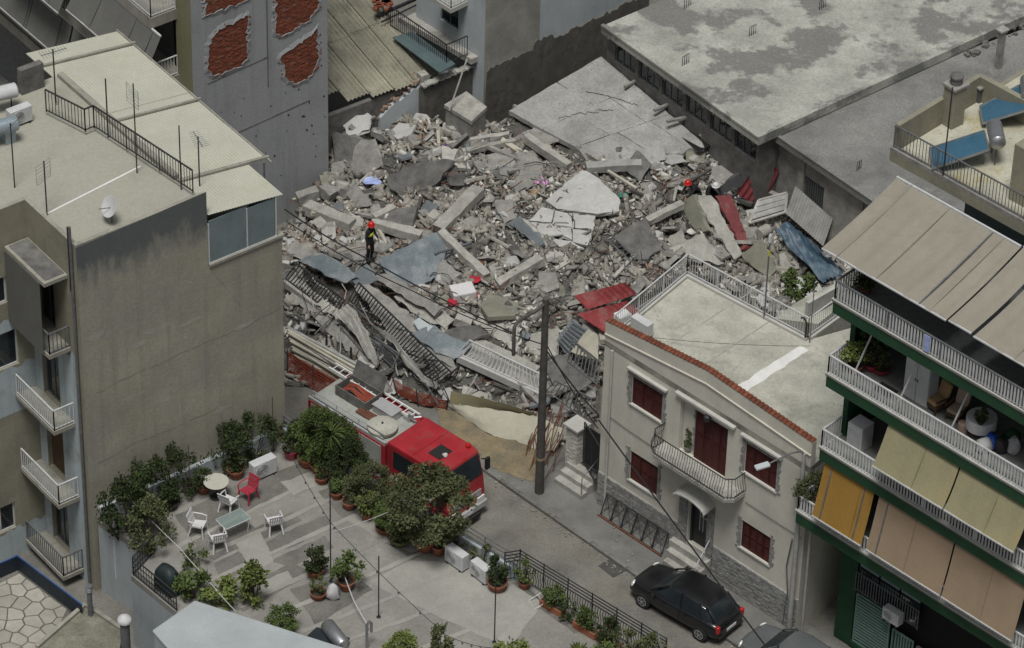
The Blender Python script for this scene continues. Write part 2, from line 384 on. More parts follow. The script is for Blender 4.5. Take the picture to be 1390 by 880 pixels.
# balcony with bellied iron railing
g = MB(); bs0, bs1, bz, bo = 2.95, 6.75, 4.62, .82
g.prism([HF.at(bs0, bz, .003), HF.at(bs0, bz, bo - .25), HF.at(bs0 + .25, bz, bo), HF.at(bs1 - .25, bz, bo), HF.at(bs1, bz, bo - .25), HF.at(bs1, bz, .003)], .13)
balc = g.build('balcony', 'concrete_light', house)
path = [(bs0 + .05, .02), (bs0 + .05, bo - .28), (bs0 + .28, bo - .05), (bs1 - .28, bo - .05), (bs1 - .05, bo - .28), (bs1 - .05, .02)]
g = MB(); g.tube([HF.at(a, bz + 1.0, d + .0) for a, d in path], .022, 6); g.tube([HF.at(a, bz + .2, d) for a, d in path], .014, 5)
cum = [0]
for p, q in zip(path, path[1:]): cum.append(cum[-1] + math.hypot(q[0] - p[0], q[1] - p[1]))
def along(t):
    for (p, q), c0, c1 in zip(zip(path, path[1:]), cum, cum[1:]):
        if t <= c1: f = (t - c0) / (c1 - c0); return lerp(p[0], q[0], f), lerp(p[1], q[1], f), (p, q)
    return path[-1][0], path[-1][1], (path[-2], path[-1])
ro = g.build('balcony_rail', 'iron', balc)
t = .06
while t < cum[-1]:
    a, d, (p, q) = along(t); nx, nd = -(q[1] - p[1]), (q[0] - p[0]); l = math.hypot(nx, nd); nx /= l; nd /= l
    g = MB(); g.tube([HF.at(a, bz + .131, d), HF.at(a + nx * .10, bz + .3, d + nd * .10), HF.at(a + nx * .12, bz + .45, d + nd * .12), HF.at(a + nx * .02, bz + .75, d + nd * .02), HF.at(a, bz + 1.0, d)], .012, 4)
    g.build('baluster', 'iron', balc); t += .115
# front door, canopy, steps
g = MB(); HF.box(g, 4.3, 5.15, 1.0, 3.2, -.24, -.19); HF.box(g, 4.3, 4.38, 1.0, 3.2, -.189, -.12); HF.box(g, 5.07, 5.15, 1.0, 3.2, -.189, -.12); fd = g.build('front_door', 'iron', house)
g = MB(); HF.box(g, 4.7, 5.02, 1.7, 3.0, -.188, -.17); g.build('door_pane', 'glass', fd)
g = MB()
for a, b, c, d in ((4.68, 4.71, 1.68, 3.02), (5.01, 5.04, 1.68, 3.02), (4.71, 5.01, 2.32, 2.35), (4.84, 4.87, 1.68, 3.02)): HF.box(g, a, b, c, d, -.187, -.15)
g.build('door_grille', 'white_metal', fd)
g = MB()
for k in range(8):
    a0, a1 = math.pi * k / 8, math.pi * (k + 1) / 8
    p0, p1 = (4.72 - math.cos(a0) * .75, 3.32 + math.sin(a0) * .3), (4.72 - math.cos(a1) * .75, 3.32 + math.sin(a1) * .3)
    g.hexa(HF.at(*p0, .002), HF.e * (p1[0] - p0[0]) + Z * (p1[1] - p0[1]), HF.n * .6 + Z * -.1, Z * .05)
g.build('door_canopy', 'white_trim', house)
g = MB(); r = random.Random(3)
for a0, a1, z0, z1 in ((3.88, 4.26, .14, 3.25), (5.19, 5.5, .14, 3.25)):
    z = z0
    while z < z1:
        x = a0
        while x < a1 - .02: l = r.uniform(.1, .22); HF.box(g, x, min(x + l, a1) - .012, z, z + .075, .002, r.uniform(.05, .07)); x += l
        z += .088
g.build('door_stone_jamb', 'stone', house, kind='stuff')
for k in range(3):
    g = MB(); HF.box(g, 3.75 + .1 * k, 5.5 - .02 * k, .13, .13 + .27 * (3 - k), .075 + .25 * k, .075 + .25 * (k + 1) - .003); g.build('step', 'concrete_light', house)
g = MB(); g.tube([HF.at(5.42, .3, .8), HF.at(5.42, 1.0, .78), HF.at(5.42, 1.85, .12)], .02, 6); g.tube([HF.at(5.42, 1.0, .4), HF.at(5.42, 1.6, .4)], .014, 5); g.build('handrail', 'white_metal', house)
# stone plinth in small coursed stones
for x0, x1 in ((.002, 3.86), (5.52, HL - .002)): g = MB(); HF.box(g, x0, x1, .0, 1.61, .002, .028); g.build('plinth_mortar', 'mortar', house)
g = MB(); z = .14
while z < 1.56:
    for a0, a1 in ((0.01, 3.86), (5.53, HL - .01)):
        x = a0
        while x < a1 - .03: l = r.uniform(.14, .34); HF.box(g, x, min(x + l, a1) - .014, z, z + .082, .0285, r.uniform(.05, .068)); x += l
    z += .097
g.build('plinth_stones', 'stone', house, kind='stuff')
g = MB(); g.tube([HF.at(.42, 7.3, .06), HF.at(.42, .16, .09)], .045, 8); g.build('downpipe', 'white_trim', house)
g = MB(); g.tube([HF.at(.45, 4.35, .03), HF.at(1.2, 4.28, .03), HF.at(2.6, 4.22, .03), HF.at(2.94, 4.3, .03)], .012, 4); g.tube([HF.at(6.8, 4.4, .03), HF.at(HL - .1, 4.35, .03)], .012, 4); g.build('wall_cable', 'iron_grey', house)
g = MB(); g.lathe(HF.at(4.95, 7.0, .12), [(.03, .16), (.13, .1), (.12, -.08), (.05, -.14)], 8); g.bar(HF.at(4.95, 7.12, .002), HF.at(4.95, 7.12, .14), .03, .03); g.build('wall_lantern', 'iron', house)
# ------------------------------------------------------------ green apartment block
mat('green_paint', (.016, .062, .028), .7, .25, 1.0, .1, 25, streak=(.03, .05, .03), streak_amt=.3)
mat('awning_beige', (.27, .248, .203), .9, .08, .6, .15, 60, streak=(.20, .184, .15), streak_amt=.35)
mat('awning_olive', (.27, .25, .15), .9, .14, .6, .15, 60, stain=(.32, .22, .08), stain_amt=.25, stain_scale=.6)
mat('awning_orange', (.30, .17, .035), .9, .12, .8, .15, 60)
mat('awning_pink', (.29, .215, .145), .9, .08, .8, .15, 60)
mat('awning_red', (.17, .09, .08), .9, .1, .8, .15, 60)
mat('tile_floor', (.20, .20, .19), .7, .2, 2, .1, 20)
mat('louver_green', (.16, .25, .22), .6, .15, 3, .1, 20)
mat('solar_blue', (.045, .12, .185), .12, .15, 1, 0, spec=.6)
mat('tan_fabric', (.36, .24, .12), .9, .15, 5, .2, 30)
mat('pink_fabric', (.36, .27, .21), .9, .15, 5, .2, 30)
mat('white_cloth', (.5, .5, .5), .9, .15, 5, .2, 30)
mat('blue_plastic', (.02, .08, .4), .5, .15, 5, .1, 30)
mat('blue_wall', (.16, .2, .215), .85, .1, 1.2, .1, 20)
mat('rust_roof', (.44, .43, .35), .92, .2, .9, .25, 20, stain=(.36, .31, .12), stain_amt=.35, stain_scale=.7, speck=(.32, .2, .08))
mat('white_rail', (.50, .51, .505), .6, .2, 3, .05, 30)
GF = Fac(HF.at(HL + .8, 0), HF.e); GL = 13.0
green = thing('green_apartment_block', 'dark green apartment block with white balcony railings and fabric awnings', 'apartment building', GF.at(0, 0))
ZL = [6.0, 9.2, 12.28, 15.3]        # tops of the balcony slabs
RZ = 18.55
g = MB(); BD = -2.2                  # rear wall of the balconies
GF.box(g, .15, GL, 0, 15.2, BD - 8, BD)
g.build('body', 'green_paint', green)
g = MB()
for z0, z1 in ((6.0, 8.6), (9.2, 11.7), (12.28, 14.75)): GF.box(g, .02, .22, z0, z1, BD + .002, -.15 - .25)
g.build('side_wall', 'green_paint', green)
g = MB(); GF.box(g, .152, .9, 0, 5.45, BD + .003, -.9); g.build('corner_pier', 'green_paint', green)
sl_ = {}
for k, z in enumerate(ZL):
    s0 = -.75 if k == 0 else 0.0; d1 = .6
    g = MB(); GF.box(g, s0, GL, z - .5, z - .05, BD - .0, d1); sl_[k] = g.build('balcony_fascia', 'green_paint', green)
    g = MB(); GF.box(g, s0 - .03, GL, z - .048, z + .02, BD + .004, d1 + .03); g.build('balcony_floor', 'tile_floor', green)
    g = MB(); GF.box(g, s0 - .04, GL, z + .022, z + .07, d1 - .12, d1 + .04); GF.box(g, s0 - .04, s0 + .1, z + .022, z + .069, BD + .3, d1 - .121); g.build('balcony_kerb', 'white_trim', green)
    hgt = .62 if k == 0 else .72
    railing(green, [GF.at(s0 + .03, z + .06, BD + .5), GF.at(s0 + .03, z + .06, d1 - .03), GF.at(GL, z + .06, d1 - .03)], hgt, 'white_rail', .125, .055, .06, 2.2, mt_top='white_rail' if k != 3 else 'iron_grey', low=.03)
# rear wall details on open balcony level 3 (k=2) and top floor
WB = Fac(GF.at(0, 0, BD), GF.e)
g = MB()
for z0, z1 in ((9.23, 11.7), (12.31, 14.7)): WB.box(g, .25, GL, z0, z1, .003, .05)
g.build('rear_wall', 'blue_wall', green)
for z in (9.25, 12.33):
    for a in (1.55, 4.6, 7.4):
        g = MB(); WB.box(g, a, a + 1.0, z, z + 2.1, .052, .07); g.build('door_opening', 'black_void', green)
        g = MB(); WB.box(g, a - .06, a - .002, z, z + 2.16, .052, .09); WB.box(g, a + 1.002, a + 1.06, z, z + 2.16, .052, .09); WB.box(g, a, a + 1, z + 2.102, z + 2.16, .052, .09); g.build('door_frame', 'white_metal', green)
# top floor set back under the beige awning
g = MB(); GF.box(g, 1.2, GL, 15.32, RZ - .42, -8, -4.2); g.build('penthouse_wall', 'blue_wall', green)
g = MB(); GF.box(g, .0, GL, 15.321, 15.335, -6, .5); g.build('top_floor_tiles', 'iron_grey', green)
# roof terrace on top
RF = Fac(GF.at(0, 0), GF.e)
r0 = P(1207, 217, RZ - .4); d0 = (r0 - GF.O).dot(GF.n); print('roof d0', d0); s0 = (r0 - GF.O).dot(GF.e)
g = MB(); GF.box(g, s0, GL, RZ - .42, RZ - .04, d0 - 8.5, d0); g.build('roof_slab', 'olive_wall', green)
g = MB(); GF.box(g, s0 + .2, GL, RZ - .039, RZ - .02, d0 - 8.3, d0 - .15); g.build('roof_floor', 'rust_roof', green)
g = MB(); GF.box(g, s0, GL, RZ - .038, RZ + .1, d0 - .14, d0 + .002); g.build('roof_kerb', 'concrete', green)
railing(green, [GF.at(s0 + .07, RZ + .1, d0 - .07), GF.at(GL, RZ + .1, d0 - .07)], .85, 'iron_grey', .13, .022, .045, 1.9, name='roof_railing')
g = MB(); GF.box(g, s0 + .002, s0 + .18, RZ - .037, RZ + .95, d0 - 4.2, d0 - .15); GF.box(g, s0 + .0, s0 + 2.2, RZ - .036, RZ + .9, d0 - 4.4, d0 - 4.21); g.build('roof_parapet', 'olive_wall', green)
g = MB(); GF.box(g, s0 + 4.3, s0 + 7.3, RZ - .036, RZ + 2.1, d0 - 2.6, d0 - .7); g.build('stair_head', 'olive_wall', green)
# awnings: each one fabric panel with front bar
def awning(fac, pxs, ds, zs, mt, label, sag=.1, group='awnings on the green block', panels=1, valance=.12, folds=()):
    "pxs = s range; ds = (d top, d bottom); zs = (z top, z bottom)"
    t = thing('awning', label, 'awning', fac.at((pxs[0] + pxs[1]) / 2, zs[1], ds[1]), 0, group)
    ns, nd = max(4, int((pxs[1] - pxs[0]) / .08)), 6; m = MB(); i0 = 0
    rows = []
    for j in range(nd + 1):
        f = j / nd; row = []
        for i in range(ns + 1):
            s = lerp(pxs[0], pxs[1], i / ns); b = -sag * math.sin(math.pi * f) + (.022 * math.sin(s * 5.3 + 2 * math.sin(s * 1.7)) + .012 * math.sin(s * 13 + f * 2)) * (.35 + math.sin(math.pi * f))
            row.append(fac.at(s, lerp(zs[0], zs[1], f) + b, lerp(ds[0], ds[1], f)))
        rows.append(row)
    V_ = [p for r_ in rows for p in r_]; w_ = ns + 1
    F_ = [(j * w_ + i, j * w_ + i + 1, (j + 1) * w_ + i + 1, (j + 1) * w_ + i) for j in range(nd) for i in range(ns)]
    k = len(V_); V_ += [p - Z * .012 for p in V_[:]]; F_ += [tuple(k + q for q in f[::-1]) for f in F_]
    m.add(V_, F_); m.build('fabric', mt, t, smooth=60)
    b = MB(); b.bar(fac.at(pxs[0], zs[1] - .02, ds[1]), fac.at(pxs[1], zs[1] - .02, ds[1]), .05, .05); b.build('front_bar', 'white_metal', t); b = MB(); b.bar(fac.at(pxs[0], zs[0] + .02, ds[0]), fac.at(pxs[1], zs[0] + .02, ds[0]), .07, .07); b.build('roller', 'white_metal', t)
    x = pxs[0] + 1.6
    while x < pxs[1] - .4:
        q = MB(); q.bar(fac.at(x, zs[0] + .008, ds[0]), fac.at(x, zs[1] + .008, ds[1]), .014, .03); q.build('stitched_seam', mt, t); x += 2.2
    for x in folds:
        q = MB(); q.bar(fac.at(x, zs[0] + .012, ds[0]), fac.at(x, zs[1] + .012, ds[1]), .05, .02); q.build('seam', 'iron_grey', t)
    if valance:
        m = MB(); n_ = ns * 2
        V_ = []; 
        for i in range(n_ + 1):
            s = lerp(pxs[0], pxs[1], i / n_); V_ += [fac.at(s, zs[1] - .03, ds[1] + .03), fac.at(s, zs[1] - .03 - valance * (1 if i % 2 else .7), ds[1] + .035)]
        m.add(V_, [(2 * i, 2 * i + 2, 2 * i + 3, 2 * i + 1) for i in range(n_)]); m.build('valance', mt, t)
    return t
def aw_fit(fac, tl, bl, ztop, zbot):
    "s, d of the two left corners seen at photo points tl and bl on given levels"
    a = P(*tl, ztop); b = P(*bl, zbot); f = lambda p: ((p - fac.O).dot(fac.e), (p - fac.O).dot(fac.n)); return f(a), f(b)
(sa, da), (sb, db) = aw_fit(GF, (1215, 240), (1118, 338), RZ - .45, 17.1)
AW = []
for x0, x1, lab, fo in ((0, .62, 'narrow beige awning strip at the free end of the top floor', ()), (.64, 5.1, 'wide beige awning over the green block top floor with plain taut fabric', (4.0,)), (5.2, 6.1, 'narrow raised beige awning between the two wide top floor awnings', ()), (6.2, 10.4, 'wide beige awning over the top floor beside the raised strip', (3.0 + 6.2,))):
    AW.append((x0, x1, lab, fo))
mid = (sa + sb) / 2
for x0, x1, lab, fo in AW: awning(GF, (mid + x0, mid + x1), (da, db), (RZ - .45 + (.06 if x0 == 5.2 else 0), 17.1 + (.06 if x0 == 5.2 else 0)), 'awning_beige', lab, valance=0, folds=[mid + q for q in fo])
# ------------------------------------------------------------ left apartment building
mat('blue_wash', (.40, .455, .475), .88, .12, .8, .2, 20, streak=(.2, .215, .21), streak_amt=.5, stain=(.22, .23, .22), stain_amt=.35, stain_scale=.7)
mat('side_plaster', (.33, .312, .25), .92, .18, .35, .35, 10, stain=(.28, .272, .235), stain_amt=.5, stain_scale=.3, streak=(.215, .21, .18), streak_amt=.6)
mat('damp_plaster', (.10, .118, .125), .9, .35, 1.2, .35, 10, stain=(.22, .21, .18), stain_amt=.55, stain_scale=1.1, streak=(.06, .065, .065), streak_amt=.5)
mat('canopy_yellow', (.46, .46, .385), .6, .1, .6, .1, 8, streak=(.42, .41, .32), streak_amt=.3, stain=(.43, .41, .3), stain_amt=.25, stain_scale=.5)
mat('panel_blue', (.17, .215, .225), .5, .15, .8, .05, 10)
mat('roof_beige', (.35, .345, .285), .92, .14, .4, .2, 25, stain=(.30, .295, .25), stain_amt=.4, stain_scale=.4, speck=(.36, .35, .28))
mat('awning_grey', (.125, .125, .115), .9, .12, .8, .15, 50, streak=(.09, .09, .085), streak_amt=.3)
mat('slab_edge', (.30, .29, .245), .9, .2, 1.5, .3, 20, streak=(.14, .14, .12), streak_amt=.5)
mat('tank_blue', (.30, .36, .40), .3, .15, 2, .05, 10, metal=.3)
b0 = P(130, 705, 3.2); b1 = P(385, 592, 3.2); LW = Fac(b0, b1 - b0); W = LW.e; N = LW.n
ap = thing('apartment_building', 'tall beige apartment building with a blank stained side wall', 'apartment building', LW.at(3, 0, -3))
cs = -.18; jg = 3.17; ZT = 14.62; CX = 4.85; RX = 7.8
g = MB()
g.poly([LW.at(cs, 0), LW.at(RX, 0), LW.at(RX, 11.9), LW.at(CX, 11.9), LW.at(CX, 15.0), LW.at(cs, 14.85)])
g.build('side_wall', 'side_plaster', ap)
_m = MATS['side_plaster']; _n, _l = _m.node_tree.nodes, _m.node_tree.links; _b = _n['Principled BSDF']; _src = _b.inputs['Base Color'].links[0].from_socket     # damp staining below the coping
_g = _n.new('ShaderNodeNewGeometry'); _sp = _n.new('ShaderNodeSeparateXYZ'); _l.new(_g.outputs['Position'], _sp.inputs[0]); _nz = _n.new('ShaderNodeTexNoise'); _nz.inputs['Scale'].default_value = 1.1; _nz.inputs['Detail'].default_value = 8; _nz.inputs['Roughness'].default_value = .7
_mp = _n.new('ShaderNodeMapping'); _mp.inputs['Scale'].default_value = (1.6, 1.6, .6); _l.new(_g.outputs['Position'], _mp.inputs[0]); _l.new(_mp.outputs[0], _nz.inputs['Vector'])
_h = _n.new('ShaderNodeMapRange'); _h.inputs['From Min'].default_value = 11.6; _h.inputs['From Max'].default_value = 14.7; _h.inputs['To Min'].default_value = -.55; _h.inputs['To Max'].default_value = .42; _l.new(_sp.outputs['Z'], _h.inputs['Value'])
_ad = _n.new('ShaderNodeMath'); _ad.operation = 'ADD'; _l.new(_h.outputs[0], _ad.inputs[0]); _l.new(_nz.outputs['Fac'], _ad.inputs[1]); _r = _n.new('ShaderNodeMapRange'); _r.inputs['From Min'].default_value = .38; _r.inputs['From Max'].default_value = .72; _r.inputs['To Max'].default_value = .85; _l.new(_ad.outputs[0], _r.inputs['Value'])
_x = _n.new('ShaderNodeMix'); _x.data_type = 'RGBA'; _l.new(_r.outputs[0], _x.inputs['Factor']); _l.new(_src, _x.inputs['A']); _x.inputs['B'].default_value = (.075, .09, .10, 1); _l.new(_x.outputs['Result'], _b.inputs['Base Color'])
# plaster repairs and hairline cracks on the blank wall
mat('plaster_repair', (.335, .322, .275), .93, .15, 1.5, .3, 14, rnd=.12); mat('crack_dark', (.19, .182, .155), .95, .2, 3, 0)
_r5 = random.Random(55)
for k in range(11):
    s_, z_ = _r5.uniform(.2, 7.2), _r5.uniform(4.2, 11.2); n_ = 11; w_, h_ = _r5.uniform(.15, .7), _r5.uniform(.08, .3); m = MB(); m.poly([LW.at(s_ + math.cos(6.283 * i / n_) * w_ * _r5.uniform(.5, 1.1), z_ + math.sin(6.283 * i / n_) * h_ * _r5.uniform(.5, 1.1), .004) for i in range(n_)]); m.build('plaster_repair', 'plaster_repair', ap)
for k, (s_, z_, sl, n_) in enumerate(((.3, 8.6, .02, 57), (.2, 5.6, .015, 40), (4.9, 11.85, -1.8, 9))):
    m = MB(); p = Vector((s_, z_)); i0 = 0
    for i in range(n_): q = p + Vector((.13, .13 * sl + _r5.gauss(0, .018))); _w = _r5.uniform(.003, .010); m.poly([LW.at(p.x, p.y - _w, .005), LW.at(q.x, q.y - _w, .005), LW.at(q.x, q.y + _w, .005), LW.at(p.x, p.y + _w, .005)]); p = q
    m.build('wall_crack', 'crack_dark', ap)
BF = Fac(LW.at(cs, 0) - N * jg, N); W2 = Fac(BF.O, W)
g = MB(); wins2 = []
for (a, b) in (((0, 378), (10, 402)), ((0, 455), (26, 485)), ((0, 690), (22, 708))):
    (s0_, z1_), (s1_, z0_) = W2.sz(*a), W2.sz(*b); wins2.append((-2.3 if a[0] == 0 else s0_, s1_, z0_ - .25, z1_))
m_ = MB(); m_.tube([BF.at(jg - .22, 15.6, .07), BF.at(jg - .22, .2, .07)], .05, 8); m_.build('downpipe', 'iron_grey', ap)
zb = [BF.sz(82, 457)[1], BF.sz(90, 560)[1], BF.sz(97, 667)[1], BF.sz(108, 765)[1]]
dz_ = (zb[0] - zb[3]) / 3; zb = [zb[0] - k * dz_ for k in range(4)]; print('left balconies', zb, wins2)
doors = [(.5, 1.55, z + .02, z + 2.15) for z in zb]
wall_holes(g, BF, 0, jg, -1, 14.85, doors, .2); wall_holes(g, W2, -6, 0, -1, 14.85, wins2, .15)
_bk = (P(52, 112, ZT) - LW.O).dot(N)
g.poly([LW.at(RX, 0), LW.at(RX, 0, _bk), LW.at(RX, 11.9, _bk), LW.at(RX, 11.9)]); g.poly([LW.at(RX, 0, _bk), LW.at(-6, 0, _bk), LW.at(-6, ZT - .2, _bk), LW.at(CX, ZT - .2, _bk), LW.at(CX, 11.9, _bk), LW.at(RX, 11.9, _bk)])
g.build('front_wall', 'olive_wall', ap)
def ragged(fac, a, b, z0, z1, d=.004, amp=.3):
    m = MB(); top = []; s = b
    while s > a: top.append(fac.at(s, z1 + random.uniform(-amp, amp), d)); s -= .18
    top.append(fac.at(a, z1, d)); m.poly([fac.at(a, z0, d), fac.at(b, z0, d)] + top); return m
for k in range(3):
    zt = zb[0] - .3 - k * dz_ if k else zb[0] - .15
    z0 = zb[k + 1] + 2.2 if k < 3 else 0
for a, b, z0, z1 in ((.02, .48, -1, zb[0] - .25), (1.58, 2.7, -1, zb[0] - .35)): ragged(BF, a, b, z0, z1).build('paint_patch', 'blue_wash', ap)
for z0, z1 in ((wins2[1][3] + .02, zb[0] - .1), (zb[1] - .8, wins2[1][2] - .02), (-1, wins2[2][2] - .05)): ragged(W2, -5.9, -.004, z0, z1, amp=.15).build('paint_patch', 'blue_wash', ap)
for a, b, c, d in wins2: window(ap, W2, a, b, c, d, d=-.13, leaves=max(2, int((b - a) / .6)))
for k, (a, b, c, d) in enumerate(doors):
    if k == 2: m = MB(); BF.box(m, a, b, c, d, -.2, -.17); m.build('balcony_door', 'dark_wood', ap)
    else: window(ap, BF, a, b, c, d, d=-.18, leaves=2, name='balcony_door', frame='iron_grey')
for k, z in enumerate(zb):
    m = MB(); BF.box(m, .01, 2.5, z - .16, z, .006, .85); bo_ = m.build('balcony_slab', 'slab_edge', ap)
    railing(ap, [BF.at(.04, z, .8), BF.at(2.45, z, .8), BF.at(2.45, z, .03)], .85, 'iron_grey' if k in (0, 3) else 'white_metal', .13, .03, .05, 3, name='balcony_railing')
zc = zb[0] + 2.9
m = MB(); BF.box(m, .05, 2.55, zc, zc + .14, .006, .9); m.build('balcony_canopy', 'slab_edge', ap)
m = MB(); BF.box(m, .12, 2.42, zc + .141, zc + .16, .05, .78); m.build('canopy_top', 'concrete_dark', ap)
m = MB(); m.hexa(BF.at(.05, zb[0] - .1, .9), BF.e * 2.2, BF.n * .02, Z * (zc - zb[0] + .08)); bl = m.build('canvas_blind', 'awning_grey', ap)
MATS['blind'] = None
# roofs
def Q(s, n_, z): return LW.at(s, z, n_)
bkn = (P(52, 112, ZT) - LW.O).dot(N); print('bkn', bkn)
m = MB(); m.prism([Q(cs + .16, -.16, ZT - .2), Q(CX - .05, -.16, ZT - .2), Q(CX - .05, bkn, ZT - .2), Q(-6, bkn, ZT - .2), Q(-6, -jg - .16, ZT - .2), Q(cs + .16, -jg - .16, ZT - .2)], .2); m.build('roof', 'roof_beige', ap)
m = MB(); m.hexa(Q(cs + .004, -.004, ZT - .1), W * (CX - cs - .01), N * -.16, Z * .42); m.hexa(Q(cs + .004, -.166, ZT - .1), N * (-jg + .0), W * .159, Z * .37); m.hexa(Q(cs + .158, -jg - .172, ZT - .1), W * -6, N * .158, Z * .35)
m.build('roof_parapet', 'slab_edge', ap)
m = MB(); m.hexa(Q(CX - .25, -1.6, ZT + .002), N * (bkn + 1.7), W * .22, Z * .16); m.build('roof_kerb', 'slab_edge', ap)
rz_ = ZT + .16
rp = [P(*p, rz_) for p in ((63, 152), (116, 179), (128, 174), (262, 262))]
railing(ap, rp, .92, 'iron', .14, .022, .05, 1.6, name='roof_railing')
m = MB(); p = P(*(60, 291), ZT + .004); q = P(190, 225, ZT + .004); m.hexa(p, (q - p), N * .07, Z * .004); m.build('roof_joint', 'roof_white', ap)
# lower block: glazed enclosure and yellow corrugated canopy
ez0, ez1 = 11.98, 13.75
m = MB(); m.hexa(Q(CX + .02, .06, 11.9), W * (RX - CX + .05), N * (bkn + .3), Z * .1); m.build('lower_roof', 'slab_edge', ap)
wd = (RX - .25 - CX - .05) / 2.0
for k in range(2):
    m = MB(); LW.box(m, CX + .06 + k * wd * 1.15, CX + .02 + (k + 1) * wd * (1.15 if k == 0 else 1.0), ez0 + .06, ez1 - .12 * k, -.04, -.01); m.build('glazing_panel', 'panel_blue', ap)
m = MB()
for a in (CX + .02, CX + .02 + wd * 1.15, RX - .24): LW.box(m, a, a + .05, ez0 + .02, ez1 - .1, -.06, .0)
LW.box(m, CX + .02, RX - .19, ez0 + .02, ez0 + .06, -.06, .01); m.build('glazing_frame', 'white_metal', ap)
m = MB(); m.hexa(Q(RX - .22, -.1, ez0 + .02), W * .02, N * -1.6, Z * 1.5); m.build('glazing_end', 'panel_blue', ap)
ca, cb = CX + .03, CX + 3.75; cz0, cz1 = 14.05, 13.55        # canopy falls towards its outer edge
def corr(o, along, across, sag, pitch, amp, nrow=1, thick=.012):
    "corrugated sheet: across carries the waves"
    L = across.length; k = int(L / pitch * 6); V_ = []; w_ = k + 1; e = across / k; up = along.cross(across).normalized()
    if up.z < 0: up = -up
    for j in range(2):
        for i in range(k + 1): V_.append(o + along * j + e * i + up * (amp * math.cos(2 * math.pi * i * L / k / pitch)))
    F_ = [(i, i + 1, w_ + i + 1, w_ + i) for i in range(k)]; n0 = len(V_)
    V_ += [p - up * thick for p in V_]; F_ += [tuple(n0 + q for q in f[::-1]) for f in F_]
    return V_, F_
can = thing('corrugated_canopy', 'pale yellow corrugated plastic canopy on the lower roof block', 'canopy', Q(CX + 1.8, -4, 13.5))
nsh = 5
for k in range(nsh):
    l_ = W * (cb - ca - (.75 if k == 0 else 0)) + Z * (cz1 - cz0) * (.8 if k == 0 else 1); o_ = Q(ca, -k * 2.3 + .02, cz0 + .015 * (k % 2)); m = MB(); V_, F_ = corr(o_, N * -2.36, l_, 0, .12, .006); m.add(V_, F_); m.build('sheet', 'canopy_yellow', can, smooth=50)
m = MB()
for k in (2.2, 6.4, 10.6): m.bar(Q(ca, -k + .1, cz0 + .06), Q(cb + .1, -k + .1, cz1 + .06), .1, .07)
m.bar(Q(cb + .02, -1.8, cz1 + .03), Q(cb + .02, -11.6, cz1 + .03), .05, .06); m.build('roof_batten', 'slab_edge', can, kind='stuff')
for k in (2.0, 6.2, 10.4): MB().bar(Q(cb - .15, -k, 12.0), Q(cb - .15, -k, cz1 - .02), .06, .06).build('canopy_post', 'iron_grey', can)
# roof clutter: solar tanks, air conditioner, antennas, dish
mat('alu', (.5, .5, .5), .4, .1, 3, 0, metal=.6)
def antenna(px, py, h, label, kind='yagi', z=ZT, rz=.3, mt='iron'):
    b = P(px, py, z); t = thing('tv_antenna', label, 'antenna', b, rz, 'rooftop antennas', local=True)
    MB().tube([(0, 0, 0), (0, 0, h)], .025, 6).build('mast', mt, t)
    m = MB()
    if kind == 'yagi':
        m.tube([(-.45, 0, h - .12), (.5, 0, h - .12)], .014, 5)
        for i in range(9): x = -.42 + i * .11; l = .26 - .012 * i; m.tube([(x, -l, h - .12), (x, l, h - .12)], .008, 4)
    elif kind == 'grid':
        for i in range(7): m.tube([(-.35, .02 * abs(i - 3), h - .1 - .12 * i), (.35, .02 * abs(i - 3), h - .1 - .12 * i)], .008, 4)
        m.tube([(0, 0, h - .1), (0, 0, h - .9)], .012, 4); m.tube([(-.35, .05, h - .1), (-.35, .05, h - .82)], .008, 4); m.tube([(.35, .05, h - .1), (.35, .05, h - .82)], .008, 4)
    if m.v: m.build('elements', 'iron_grey', t, kind='stuff')
    return t
for a in ((64, 293, 2.2, 'thin antenna mast on the beige roof beside the parapet notch', 'grid', ZT), (76, 140, 2.2, 'mast with small antenna standing at the start of the roof railing', 'yagi', ZT + .1), (147, 187, 2.4, 'tall mast rising through the black roof railing near its kink', 'bare', ZT),
          (186, 235, 3.6, 'tallest mast with a wire mesh antenna head above the canopy', 'grid', ZT), (246, 258, 2.6, 'slim bare mast by the end of the roof railing', 'bare', ZT), (271, 252, 2.0, 'dark mast with crossbars over the corner of the yellow canopy', 'yagi', 14.0),
          (20, 255, 2.6, 'dark antenna mast beside the water tanks', 'yagi', ZT), (96, 395, 2.6, 'bare pole rising above the front corner of the parapet', 'bare', 12.9)): antenna(a[0], a[1], a[2], a[3], a[4], a[5], random.uniform(0, 3))
m = MB(); p = P(152, 302, ZT); dish = thing('satellite_dish', 'grey satellite dish seen edge on upon the beige roof', 'satellite dish', p, .4, local=True)
MB().tube([(0, 0, 0), (0, 0, .55)], .025, 6).build('stand', 'iron_grey', dish)
m.lathe((0, 0, .62), [(.02, 0), (.2, .03), (.36, .1), (.37, .1), (.2, .045), (.02, .02)], 18, (-.75, -.2, .5)); m.build('reflector', 'white_metal', dish, smooth=40)
MB().tube([(0, 0, .6), (-.45, -.1, .72)], .012, 5).build('feed_arm', 'iron', dish)
ac_unit(P(27, 168, ZT), math.atan2(W.y, W.x), 'weathered air conditioner unit beside the roof water tanks')
